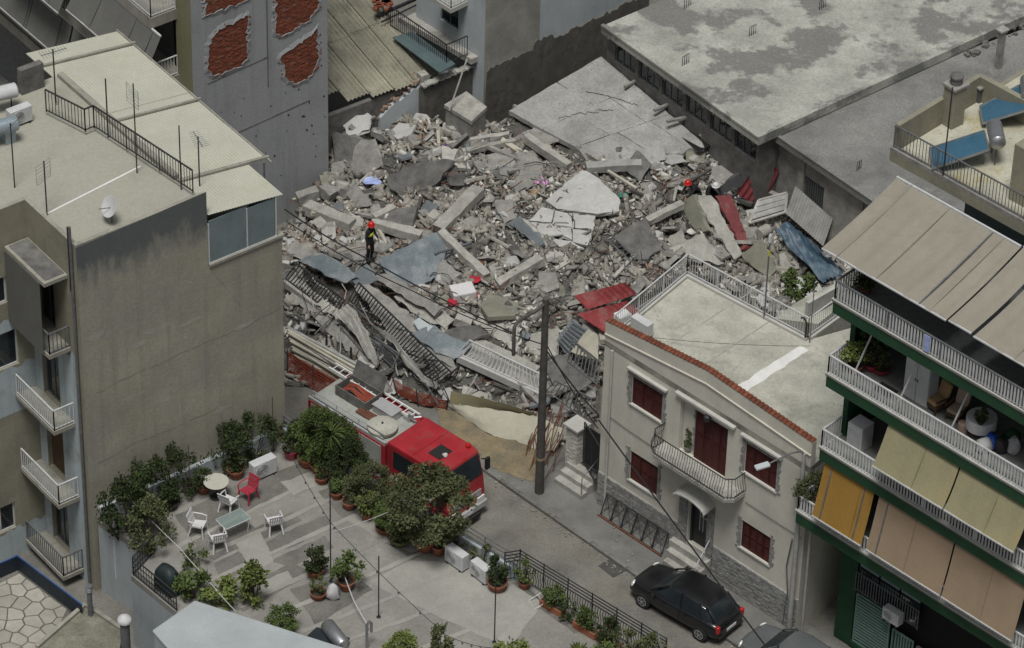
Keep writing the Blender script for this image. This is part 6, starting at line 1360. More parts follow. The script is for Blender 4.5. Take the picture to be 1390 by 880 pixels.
tiled('upper red metal tile roof fragment beside the cream house', [(778, 402, 1.2), (848, 384, 1.4), (864, 399, 1.2), (796, 420, 1.0)], 'red_tile', 3, 9)
tiled('lower red metal tile roof fragment beside the cream house', [(782, 427, .9), (850, 409, 1.1), (872, 425, .9), (820, 452, .6)], 'red_tile', 3, 8)
tiled('dark red tin roof piece leaning on the low grey building', [(1035, 214, 1.9), (1053, 222, 1.9), (1021, 274, .5), (999, 262, .5)], 'red_tin', 5, 3)
tiled('narrow second dark red tin piece behind the leaning one', [(1052, 226, 1.8), (1058, 232, 1.7), (1036, 275, .3), (1024, 272, .4)], 'red_tin', 4, 1)
S('red painted slab flank beside the grooved slab', [(972, 267, .95), (992, 265, .95), (1018, 330, .4), (1008, 340, .35)], .12, 'red_tin', name='painted_slab')
t = thing('corrugated_sheet', 'grey corrugated panel leaning in front of the low building', 'corrugated sheet', PM(1100, 320)); o_ = PM(1067, 290, .7); al = PM(1080, 253, 1.6) - o_; ac_ = PM(1117, 334, .6) - o_; m = MB(); m.add(*corr(o_, al, ac_, 0, .13, .022)); m.build('sheet', 'zinc', t, smooth=50)
t = thing('broken_shutter', 'broken pale shutter frame propped beside the corrugated panel', 'frame', PM(1045, 290)); c = [PM(*p) for p in ((1017, 303, .4), (1030, 272, 1.0), (1068, 262, 1.3), (1066, 288, .7))]
for i in range(4): m = MB(); m.bar(c[i], c[(i + 1) % 4], .1, .06); m.build('frame_bar', 'concrete_light', t)
for f in (.12, .4, .68): m = MB(); x0, x1 = lerp(c[0], c[1], f), lerp(c[3], c[2], f); y0, y1 = lerp(c[0], c[1], f + .24), lerp(c[3], c[2], f + .24); m.prism([x0, x1, y1, y0], .03); m.build('shutter_panel', 'zinc', t)
m = MB(); p = PM(1030, 318, .3); m.lathe(p, [(.02, 0), (.2, .02), (.22, .1), (.22, .5), (.1, .56)], 12, V); tag(m.build('fallen_tank', 'concrete_light', smooth=40), 'small pale tank lying under the shutter frame', 'tank')
t = thing('bent_ladder_frame', 'bent steel ladder frame beside the dark cracked slab', 'ladder', PM(840, 345)); a0_, a1_ = PM(820, 321, .3), PM(865, 363, .2); b0_, b1_ = PM(829, 318, .5), PM(872, 357, .4)
for p, q in ((a0_, a1_), (b0_, b1_)): MB().tube([p, q], .03, 5).build('rail', 'iron_grey', t)
for i in range(9): MB().tube([lerp(a0_, a1_, (i + .5) / 9), lerp(b0_, b1_, (i + .5) / 9)], .02, 5).build('rung', 'iron_grey', t)
S('dark corrugated scrap with black hollow near the far lintel', [(845, 225, .4), (868, 205, .5), (885, 225, .3), (868, 245, .2)], .04, 'concrete_dark')
S('zinc ribbed scrap lying over the far debris', [(864, 205, .35), (900, 195, .4), (905, 215, .25), (880, 226, .2)], .04, 'zinc')
for a, b, lab, mt in (((825, 232, .4), (864, 256, .3), 'pale timber batten beside the kite slab', 'profile_cream'), ((930, 250, .3), (965, 230, .4), 'grey timber lying beside the red helmet', 'pole_wood'), ((855, 258, .3), (900, 275, .2), 'dark timber lying right of the kite slab', 'pole_wood'), ((640, 330, .3), (590, 345, .5), 'thin steel bar across the blue grey sheet', 'iron_grey'), ((960, 300, .4), (1000, 262, .7), 'dark strut behind the grooved slab', 'iron')):
    m = MB(); m.bar(PM(*a), PM(*b), .1, .08); tag(m.build('timber', mt), lab, 'timber', 'loose timbers in the collapse')
S('dark charred panel beside the red tin roof piece', [(968, 262, .35), (1015, 228, .9), (1022, 240, .7), (985, 272, .2)], .05, 'iron', name='dark_panel', cat='panel')
# small bright scraps of cloth and plastic
mat('cloth_purple', (.16, .05, .45), .9, .2, 3, .2, 20); mat('cloth_pink', (.6, .27, .55), .9, .2, 3, .2, 20); mat('cloth_blue', (.35, .42, .7), .9, .3, 3, .2, 20); mat('cloth_red', (.42, .02, .04), .9, .2, 3, .2, 20); mat('cloth_teal', (.03, .3, .22), .9, .2, 3, .2, 20); mat('cloth_orange', (.6, .26, .02), .9, .2, 3, .2, 20)
def scrap(px, py, s_, mt, lab):
    rs = random.Random(px * 7 + py); p = PM(px, py, .12); m = MB(); n_ = 8; V_ = [p + Z * .1 * s_]
    for rr_ in (.5, 1):
        for j in range(n_): a = 6.283 * j / n_; V_.append(p + Vector((math.cos(a), math.sin(a), 0)) * s_ * rr_ * rs.uniform(.6, 1.1) + Z * rs.uniform(-.05, .3) * s_)
    F_ = [(0, 1 + j, 1 + (j + 1) % n_) for j in range(n_)] + [(1 + j, 1 + n_ + j, 1 + n_ + (j + 1) % n_, 1 + (j + 1) % n_) for j in range(n_)]; m.add(V_, F_); tag(m.build('cloth_scrap', mt), lab, 'cloth', 'scraps of cloth in the rubble')
for a in ((607, 201, .26, 'cloth_purple', 'purple cloth scrap among the brick rubble'), (734, 248, .3, 'cloth_pink', 'pink cloth scrap beside the split plate'), (724, 260, .16, 'cloth_orange', 'small orange scrap near the pink cloth'), (507, 247, .42, 'cloth_blue', 'pale blue clothes heap below the upright plates'), (559, 291, .18, 'cloth_red', 'small red scrap on the brick rubble'), (845, 266, .2, 'cloth_teal', 'teal plastic scrap beside the kite slab'), (647, 379, .28, 'cloth_red', 'red cloth tucked behind the white box'), (615, 412, .26, 'cloth_red', 'red cloth lying in front of the white box'), (1003, 272, .26, 'cloth_blue', 'light blue rag hanging beside the red tin'), (652, 356, .2, 'rust', 'rusty red scrap under the long straight beam'), (645, 400, .22, 'cloth_red', 'red cloth beside the corner of the white box'), (540, 436, .14, 'blue_plastic', 'tiny blue scrap on the long black railing')): scrap(*a)
t = thing('white_appliance', 'white box shaped appliance lying on the rubble', 'appliance', PM(628, 400)); c = PM(628, 402, .0); m = MB(); ex = (PM(644, 398) - PM(613, 400)).normalized(); ex.z = 0; ey = Vector((-ex.y, ex.x, 0)); m.hexa(c - ex * .45 - ey * .3, ex * .9, ey * .62 + Z * .06, Z * .32); m.build('casing', 'plastic_white', t, bevel=.02)
m = MB(); m.hexa(c - ex * .4 - ey * .312, ex * .8, ey * .01, Z * .28 + ey * .0); m.build('door', 'white_metal', t)
# ------------------------------------------------------------ collapsed balconies on the street side
def fallen_rail(label, t0, t1, b0_, b1_, mt='iron', fascia=None, gap=.14, group='fallen balcony railings', bar=.034):
    T0, T1, B0_, B1_ = PM(*t0), PM(*t1), PM(*b0_), PM(*b1_); t = thing('fallen_railing', label, 'railing', B0_, 0, group)
    MB().bar(T0, T1, .05, .05).build('top_rail', mt, t); MB().bar(B0_, B1_, .04, .04).build('bottom_rail', mt, t); m = MB(); n_ = int((T1 - T0).length / gap)
    for i in range(n_ + 1): f = i / n_; m.bar(lerp(B0_, B1_, f), lerp(T0, T1, f), bar, bar)
    m.build('balusters', mt, t, kind='stuff')
    if fascia:
        m = MB(); d = (B1_ - B0_); x = d.cross(Z).normalized(); k = 10; dn = Vector((0, 0, -.28)); m.hexa(B0_ - Z * .03, d, x * .14, dn); m.build('slab_edge', fascia, t)
    return t
fallen_rail('dark railing of the uppermost fallen balcony beside the beige building', (403, 358, 1.15), (468, 408, 1.1), (387, 378, .55), (454, 428, .45), 'iron', 'concrete_light')
fallen_rail('lower run of dark railing below the torn grey cloth', (462, 430, .9), (516, 470, .8), (466, 440, .45), (508, 488, .35), 'iron_grey', 'concrete')
fallen_rail('long black railing of the fallen middle balcony', (487, 384, 1.35), (613, 506, 1.0), (474, 407, .65), (590, 523, .35), 'iron', None)
fallen_rail('short black return of the long fallen railing', (613, 506, 1.0), (624, 497, 1.0), (592, 523, .35), (619, 511, .35), 'iron', None)
fallen_rail('grey shutter grille wedged under the long black railing', (509, 458, .7), (550, 487, .7), (511, 478, .2), (535, 500, .2), 'iron_grey', None, .09)
fallen_rail('pale railing of the front fallen balcony with a white slab edge', (637, 462, 1.0), (733, 508, .9), (622, 480, .45), (738, 533, .4), 'white_metal', 'plaster_white')
fallen_rail('grey railing tilted beside the brick gate pillar', (754, 517, 1.2), (803, 541, 1.2), (742, 530, .5), (800, 575, .4), 'iron_grey', None)
fallen_rail('dark railing hanging below the beige awning by the cream house', (777, 462, 1.5), (815, 492, 1.4), (770, 490, .8), (810, 522, .7), 'iron_grey', None)
S('grey slab edge of the uppermost fallen balcony', [(387, 380, .35), (398, 372, .5), (520, 480, .35), (512, 492, .2)], .2, 'concrete_light', rebar=3, cat='balcony slab')
S('dusty flat slab of the fallen middle balcony', [(480, 388, .5), (495, 380, .7), (560, 432, .6), (604, 470, .5), (620, 500, .35), (592, 520, .25), (540, 470, .35)], .14, 'concrete', cat='balcony slab')
S('pale slab of the front fallen balcony', [(622, 482, .35), (640, 460, .5), (735, 508, .45), (740, 535, .3), (690, 515, .3)], .16, 'concrete_light', cat='balcony slab')
S('blue grey crumpled metal panel above the long railing', [(560, 455, .7), (582, 440, .9), (640, 470, .7), (615, 490, .4)], .04, 'sheet_blue', name='crumpled_panel', cat='metal panel')
S('small pale board on the blue grey panel', [(562, 438, .8), (572, 432, .95), (586, 444, .85), (578, 452, .75)], .04, 'pale_blue_wall', name='pale_board', cat='board')
S('dark louvred shutter lying below the red tile roof', [(756, 462, .9), (778, 434, 1.3), (797, 448, 1.2), (772, 480, .8)], .05, 'slab_blue', name='fallen_shutter', cat='shutter')
S('dark panel leaning behind the grey railing by the gate pillar', [(735, 500, .4), (770, 478, .9), (800, 520, .7), (770, 545, .2)], .05, 'concrete_dark', name='dark_panel', cat='panel')
_sh = [o for o in COL.objects if o.name.startswith('fallen_shutter')][0]
for k in range(7): m = MB(); f = k / 6; a_, b_ = PM(758 + 18 * f, 461 - 25 * f, 1.05 + .35 * f), PM(773 + 22 * f, 478 - 29 * f, .95 + .35 * f); m.bar(a_, b_, .05, .03); m.build('slat', 'iron_grey', _sh)
cloth('torn grey white awning cloth twisted over the fallen railings', [[(452, 427, 1.0), (462, 420, 1.15), (472, 412, 1.25)], [(470, 440, .9), (480, 432, 1.2), (484, 424, 1.25)], [(484, 458, .8), (494, 448, 1.1), (492, 440, 1.0)], [(500, 486, .5), (508, 474, .7), (503, 462, .7)], [(510, 497, .3), (515, 494, .35), (511, 480, .45)]], 'cloth_grey', 'torn_awning', ruffle=.05)
cloth('long torn awning strip draped along the long black railing', [[(474, 411, 1.2), (482, 416, 1.2)], [(505, 440, 1.1), (512, 448, .95)], [(535, 458, 1.1), (533, 466, .9)], [(556, 485, .95), (552, 496, .7)], [(575, 508, .7), (572, 517, .5)], [(598, 524, .4), (590, 528, .3)]], 'cloth_grey', 'torn_awning', ruffle=.05)
cloth('small beige awning hanging beside the cream house corner', [[(798, 447, 1.7), (812, 455, 1.7)], [(785, 463, 1.5), (812, 474, 1.5)], [(775, 478, 1.2), (812, 489, 1.3)]], 'tarp_beige', 'torn_awning', ruffle=.02)
cloth('wide beige tarpaulin spread over the pavement in front of the collapse', [[(604, 548, .25), (650, 553, .45), (700, 560, .45), (728, 565, .5), (764, 582, .5)], [(618, 556, .15), (655, 572, .35), (702, 580, .4), (735, 588, .4), (762, 596, .4)], [(628, 566, .05), (662, 588, .2), (700, 604, .25), (728, 612, .3), (752, 612, .3)]], 'tarp_beige', 'beige_tarpaulin', 'tarpaulin', ruffle=.03)
cloth('brown beige canvas fold standing behind the wide tarpaulin', [[(612, 531, .7), (650, 539, .75), (690, 550, .75), (729, 562, .7)], [(610, 548, .2), (650, 555, .2), (690, 561, .2), (728, 566, .4)]], 'awning_olive', 'canvas_fold', 'canvas', ruffle=.02)
m = MB(); m.tube([PM(620, 557, .1), PM(648, 508, 1.0)], .03, 6); tag(m.build('leaning_rod', 'zinc'), 'thin grey rod leaning on the front fallen balcony', 'rod')
rs = random.Random(5)
for k in range(34):
    a, b = rs.uniform(712, 752), rs.uniform(590, 652); p = P(a, b, .15); q = P(a + rs.uniform(4, 26), b - rs.uniform(30, 62), rs.uniform(.4, 1.3)); m = MB(); m.tube([p, lerp(p, q, .5) + Vector((rs.gauss(0, .1), rs.gauss(0, .1), .05)), q], .016, 4); tag(m.build('rusty_bar', 'rust'), 'rusty bar in the tangle behind the utility pole', 'steel bar', 'rusty bar tangle')
# layered floor edges and bent steel pushed out towards the street
S('long crushed floor edge below the uppermost fallen balcony', [(392, 402, .25), (402, 394, .4), (505, 486, .3), (496, 497, .15)], .22, 'concrete', rebar=6)
S('second crushed floor edge under the torn cloth', [(430, 412, .6), (440, 405, .7), (500, 452, .6), (492, 460, .45)], .14, 'concrete_light', rebar=5)
S('crushed floor edge under the dusty slab above the long railing', [(505, 378, .75), (520, 371, .9), (600, 418, .8), (590, 428, .6)], .2, 'concrete', rebar=6)
S('dark crushed ceiling plate behind the front fallen balcony', [(600, 452, .55), (640, 440, .75), (660, 452, .65), (622, 474, .45)], .14, 'concrete_dark', rebar=4)
S('bluish bent sheet behind the uppermost railing', [(405, 352, .9), (440, 345, 1.1), (485, 372, 1.0), (470, 386, .7)], .04, 'sheet_blue', name='crumpled_panel', cat='metal panel')
S('small bluish panel pinned below the firefighter', [(470, 372, .8), (498, 360, .95), (515, 380, .8), (490, 392, .6)], .04, 'slab_blue', name='crumpled_panel', cat='metal panel')
_rr = random.Random(66)
for k in range(46):
    px, py = _rr.uniform(392, 600), 0; py = 362 + (px - 392) * .68 + _rr.uniform(-28, 30); p = PM(px, py, _rr.uniform(.3, .9)); a = -.8 + _rr.gauss(0, .45); l = _rr.uniform(.7, 2.4); pts = [p]
    for i in range(5): a += _rr.gauss(0, .22); q = pts[-1] + Vector((math.cos(a), math.sin(a), 0)) * l / 5; q.z = pts[-1].z + _rr.gauss(-.04, .09); pts.append(q)
    m = MB(); m.tube(pts, _rr.uniform(.012, .028), 5); mt_ = _rr.choice(('iron', 'iron', 'iron_grey', 'zinc')); tag(m.build('bent_strip', mt_), '%s %s bent metal strip in the balcony wreck near %s' % ('long' if l > 1.5 else 'short', dict(iron='black', iron_grey='grey', zinc='pale')[mt_], where(p.x, p.y)), 'metal strip', 'bent strips in the balcony wreck')
# cream profiles, ladder, orange safety mesh between beige building and truck
t = thing('profile_stack', 'stack of long cream metal profiles beside the beige building', 'metal profiles', P(430, 490, .2))
for k in range(11):
    a_, b_ = P(389 + k * 1.0, 444 + k * 3.8, 1.6 - .07 * k + .06 * (k % 3)), P(490 - 5 * (k % 4), 498 + k * 3.0, 1.5 - .09 * k + .05 * (k % 2)); m = MB(); m.bar(a_, b_, .12 - .03 * (k % 2), .06); m.build('profile', 'profile_cream' if k % 3 else 'zinc', t)
for f in (.15, .55, .9): m = MB(); c = lerp(P(392, 460, .1), P(486, 512, .1), f); m.bar(Vector((c.x, c.y, 0)), Vector((c.x, c.y, 1.3)), .08, .08); m.build('prop', 'iron', t)
def net(label, grid, mt='mesh_orange'):
    R0 = [[P(*p) for p in row] for row in grid]; m = MB(); A, B = R0; n_ = len(A) - 1
    def pt(f, g_): i = min(int(f * n_), n_ - 1); tt = f * n_ - i; return lerp(lerp(A[i], A[i + 1], tt), lerp(B[i], B[i + 1], tt), g_) + Vector((0, 0, .03 * math.sin(f * 20 + g_ * 5)))
    for j in range(9): 
        for i in range(24): m.bar(pt(i / 24, j / 8), pt((i + 1) / 24, j / 8), .02, .01)
    for i in range(49): m.bar(pt(i / 48, 0), pt(i / 48, 1), .014, .01)
    t = thing('safety_mesh', label, 'safety mesh', B[0]); m.build('net', mt, t, kind='stuff')
    for f in (0, .5, 1): MB().bar(Vector((pt(f, 1).x, pt(f, 1).y, 0)), pt(f, 0) + Z * .1, .04, .04).build('post', 'iron', t)
net('orange safety mesh hung along the stack of profiles', [[(390, 478, 1.0), (425, 497, 1.0), (462, 517, 1.0)], [(390, 508, .1), (425, 528, .1), (462, 548, .1)]])
net('orange safety mesh strip between the truck and the tarpaulin', [[(533, 515, .75), (565, 532, .7), (608, 545, .6)], [(540, 535, .15), (568, 548, .15), (606, 556, .15)]])
S('grey brown boards stacked behind the orange mesh', [(388, 480, -.1), (398, 474, .0), (470, 515, .0), (462, 528, -.1)], .2, 'pole_wood', name='board_stack', cat='boards')

# ------------------------------------------------------------ fire truck
mat('truck_red', (.34, .022, .03), .42, .16, 1.6, .05, 10, spec=.4, stain=(.27, .06, .055), stain_amt=.4, stain_scale=1.8)
mat('deck_grey', (.33, .34, .31), .7, .18, 1.5, .1, 15, stain=(.25, .25, .22), stain_amt=.35, stain_scale=1.0)
mat('rubber', (.02, .02, .02), .85, .2, 5, .1, 30)
mat('lamp_white', (.7, .7, .68), .2, .05, 5, 0, spec=.6)
mat('lamp_red', (.45, .015, .015), .25, .1, 5, 0, spec=.6)
mat('car_black', (.012, .0125, .014), .22, .2, 1, 0, spec=.6)
mat('car_silver', (.20, .215, .22), .3, .1, 1, 0, metal=.5, spec=.5)
mat('silver_paint', (.42, .43, .43), .45, .1, 2, .02, 10, metal=.2)
front = P(622, 625, 2.75); tr = math.radians(-41.5); fwd = Vector((math.cos(tr), math.sin(tr), 0))
tk = thing('fire_truck', 'red fire truck parked beside the terrace with equipment on its deck', 'fire truck', Vector((front.x, front.y, 0)), tr, local=True); HW = .98
m = MB(); prof_ = [(-2.55, .62), (-2.55, 2.68), (-2.4, 2.75), (-.1, 2.75), (.08, 2.66), (.34, 1.78), (.42, 1.1), (.42, .62)]; m.prism([Vector((x, -HW, z)) for x, z in prof_], Vector((0, 2 * HW, 0))); cab = m.build('cab', 'truck_red', tk, bevel=.07)
m = MB(); m.hexa((.105, -HW + .1, 2.58), (.225, 0, -.74), (0, 2 * HW - .2, 0), (.03, 0, .01)); m.build('windscreen', 'glass', cab)
for s_ in (-1, 1):
    m = MB(); m.prism([Vector((x, s_ * (HW + .004), z)) for x, z in ((-1.0, 1.75), (.2, 1.75), (.0, 2.5), (-1.0, 2.5))], Vector((0, s_ * .012, 0))); m.build('side_window', 'glass', cab)
    m = MB(); m.prism([Vector((x, s_ * (HW + .004), z)) for x, z in ((-2.2, 1.75), (-1.2, 1.75), (-1.2, 2.5), (-2.2, 2.5))], Vector((0, s_ * .012, 0))); m.build('side_window', 'glass', cab)
    m = MB(); m.box((.32, s_ * (HW + .2), 1.85), .1, .18, .5); m.bar((.2, s_ * HW, 2.35), (.32, s_ * (HW + .2), 2.32), .03, .03); m.build('mirror', 'rubber', tk)
    m = MB(); m.box((.45, s_ * .72, .72), .06, .34, .2); m.build('headlight', 'lamp_white', tk)
    m = MB(); m.lathe((-.25, s_ * .78, 2.76), [(.1, 0), (.1, .1), (.06, .15), (.01, .16)], 12); m.build('beacon', 'lamp_red', tk)
for s_ in (-1, 1):
    for x in (-1.1, .12, -2.35): m = MB(); m.bar((x, s_ * (HW + .003), .75), (x, s_ * (HW + .003), 2.55), .016, .012); m.build('door_gap', 'rubber', cab)
    for x in (-.9, -2.1): m = MB(); m.box((x, s_ * (HW + .02), 1.5), .18, .03, .04); m.build('door_handle', 'rubber', cab)
    m = MB(); m.box((-1.2, s_ * (HW + .004), 1.2), 2.3, .008, .14); m.build('side_stripe', 'plastic_white', cab)
m = MB(); m.bar((.2, -.5, 2.32), (.37, .1, 1.85), .02, .02); m.build('wiper', 'rubber', cab)
m = MB(); m.box((-.75, -.12, 2.756), .55, .66, .03); m.build('roof_hatch', 'rubber', cab, bevel=.02)
m = MB(); m.lathe((-.42, -.2, 2.86), [(.05, -.12), (.09, 0), (.09, .02), (.04, .04)], 12, Vector((.9, 0, .3))); m.build('spot_lamp', 'lamp_white', tk)
m = MB(); m.box((-1.35, 0, 2.753), .06, 2 * HW - .16, .02); m.build('roof_seam', 'truck_red', cab)
m = MB(); m.box((.44, 0, .42), .2, 2 * HW + .06, .28); m.build('bumper', 'silver_paint', tk, bevel=.04)
m = MB(); m.box((.425, 0, .98), .03, 1.5, .28); m.build('grille', 'silver_paint', tk); m = MB(); m.lathe((.455, 0, 1.3), [(.14, 0), (.14, .02), (.115, .02), (.115, 0)], 18, (1, 0, 0))
for k in range(3): a = math.pi / 2 + k * 2.094; m.bar((.462, 0, 1.3), (.462, math.cos(a) * .12, 1.3 + math.sin(a) * .12), .03, .012, up=Vector((1, 0, 0)))
m.build('emblem', 'steel', tk)
m = MB(); m.box((.56, 0, .2), .12, 1.1, .18); m.build('winch', 'rubber', tk)
m = MB(); m.box((.545, 0, .5), .01, .5, .1); m.build('number_plate', 'plastic_white', tk)
m = MB(); m.box((-4.5, 0, .75), 3.8, 2 * HW + .1, 1.75); m.build('body', 'truck_red', tk, bevel=.03)
for x in (-3.3, -4.5, -5.7):
    for s_ in (-1, 1):
        m = MB()
        for i in range(14): m.box((x, s_ * (HW + .055), .95 + i * .105), 1.08, .03, .095)
        m.build('roller_shutter', 'deck_grey', tk, kind='stuff')
m = MB(); m.box((-4.5, -.1, 2.502), 3.75, 2 * HW - .25, .03); dk = m.build('deck', 'deck_grey', tk)
for s_ in (-1, 1): m = MB(); m.box((-4.5, s_ * (HW - .01), 2.502), 3.8, .08, .12); m.build('deck_edge', 'truck_red' if s_ > 0 else 'silver_paint', tk)
m = MB()
for h_ in (.15, .35): m.tube([(-6.3, -HW + .1, 2.5 + h_), (-2.8, -HW + .1, 2.5 + h_)], .025, 6)
for x in (-6.2, -5.1, -4.0, -2.9): m.tube([(x, -HW + .1, 2.5), (x, -HW + .1, 2.86)], .02, 6)
m.build('deck_rail', 'silver_paint', tk)
for x in (-.75, -5.0):
    for s_ in (-1, 1):
        m = MB(); m.lathe((x, s_ * (HW - .12), .48), [(.2, -.13), (.48, -.13), (.5, 0), (.48, .13), (.2, .13)], 20, (0, 1, 0)); w_ = m.build('wheel', 'rubber', tk, smooth=40); m = MB(); m.lathe((x, s_ * (HW + .012), .48), [(.05, 0), (.26, 0), (.24, .01)], 14, (0, s_, 0)); m.build('rim', 'silver_paint', w_)
tw = lambda x, y, z: Vector((front.x, front.y, 0)) + fwd * x + Vector((-fwd.y, fwd.x, 0)) * y + Z * z
# loads on the deck
t = thing('equipment_crate', 'open grey crate of orange hoses on the truck deck', 'crate', tw(-5.1, .25, 2.54), tr, local=True)
for x0, y0, sx, sy in ((0, -.42, 1.5, .04), (0, .42, 1.5, .04), (-.73, 0, .04, .79), (.73, 0, .04, .79)): MB().box((x0, y0, 0), sx, sy, .42).build('side', 'concrete_dark', t)
MB().box((0, 0, .0), 1.42, .78, .04).build('floor', 'concrete_dark', t); MB().hexa((-.75, .44, .4), (1.5, 0, 0), (0, .25, .55), (0, .03, 0)).build('lid', 'concrete_dark', t)
for k in range(6): m = MB(); a = random.uniform(-.3, .3); m.tube([(-.6, -.25 + .1 * k, .2), (-.2, -.2 + .08 * k + a * .3, .34), (.3, -.25 + .09 * k, .26), (.62, -.2 + .07 * k, .3)], .035, 6); tag(m.build('fire_hose', 'mesh_orange', loc=None), 'orange hose length lying in the truck crate', 'hose', 'hoses in the truck crate'); o = COL.objects[-1]; o.location = tw(-5.1, .25, 2.54) + Vector((0, 0, .0)); o.rotation_euler = (0, 0, tr); o.data.transform(Matrix.Translation(ORG[o.name]))
t = thing('steel_locker', 'flat silver locker on the truck deck beside the crate', 'locker', tw(-3.75, .3, 2.54), tr, local=True); MB().box((0, 0, 0), .95, .5, .3).build('box', 'silver_paint', t, bevel=.02); MB().box((0, 0, .302), 1.0, .54, .03).build('lid', 'silver_paint', t)
m = MB(); t = thing('folded_hose', 'brown folded hose bundle beside the silver locker', 'hose', tw(-4.1, -.25, 2.54), tr, local=True)
for k in range(4): MB().tube([(-.5, .09 * k - .15, .06), (.5, .09 * k - .12, .06)], .045, 6).build('fold', 'rust', t)
t = thing('round_cover', 'round off white domed cover on the truck deck behind the cab', 'cover', tw(-3.25, -.45, 2.54), 0, local=True); MB().lathe((0, 0, 0), [(.5, 0), (.56, .1), (.55, .2), (.4, .26), (.1, .3), (.02, .3)], 24).build('dome', 'roof_grey', t, smooth=40); MB().lathe((0, 0, .3), [(.04, 0), (.04, .05)], 8).build('knob', 'iron', t)
t = thing('truck_ladder', 'aluminium ladder lying along the far side of the truck deck', 'ladder', tw(-4.6, .72, 2.75), tr, local=True)
for y in (-.17, .17): MB().bar((-2.3, y, 0), (1.9, y, 0), .05, .08).build('rail', 'lamp_white', t)
for k in range(13): MB().tube([(-2.15 + k * .32, -.17, 0), (-2.15 + k * .32, .17, 0)], .02, 5).build('rung', 'lamp_white', t)
m = MB(); 
t = thing('deck_fitting', 'chrome pipe fitting at the front end of the truck ladder', 'fitting', tw(-2.9, .55, 2.55), tr, local=True); MB().tube([(0, 0, .0), (0, 0, .25), (.25, 0, .3), (.4, .2, .3)], .06, 8).build('pipe', 'steel', t); MB().box((-.1, .1, 0), .3, .3, .18).build('base', 'silver_paint', t)
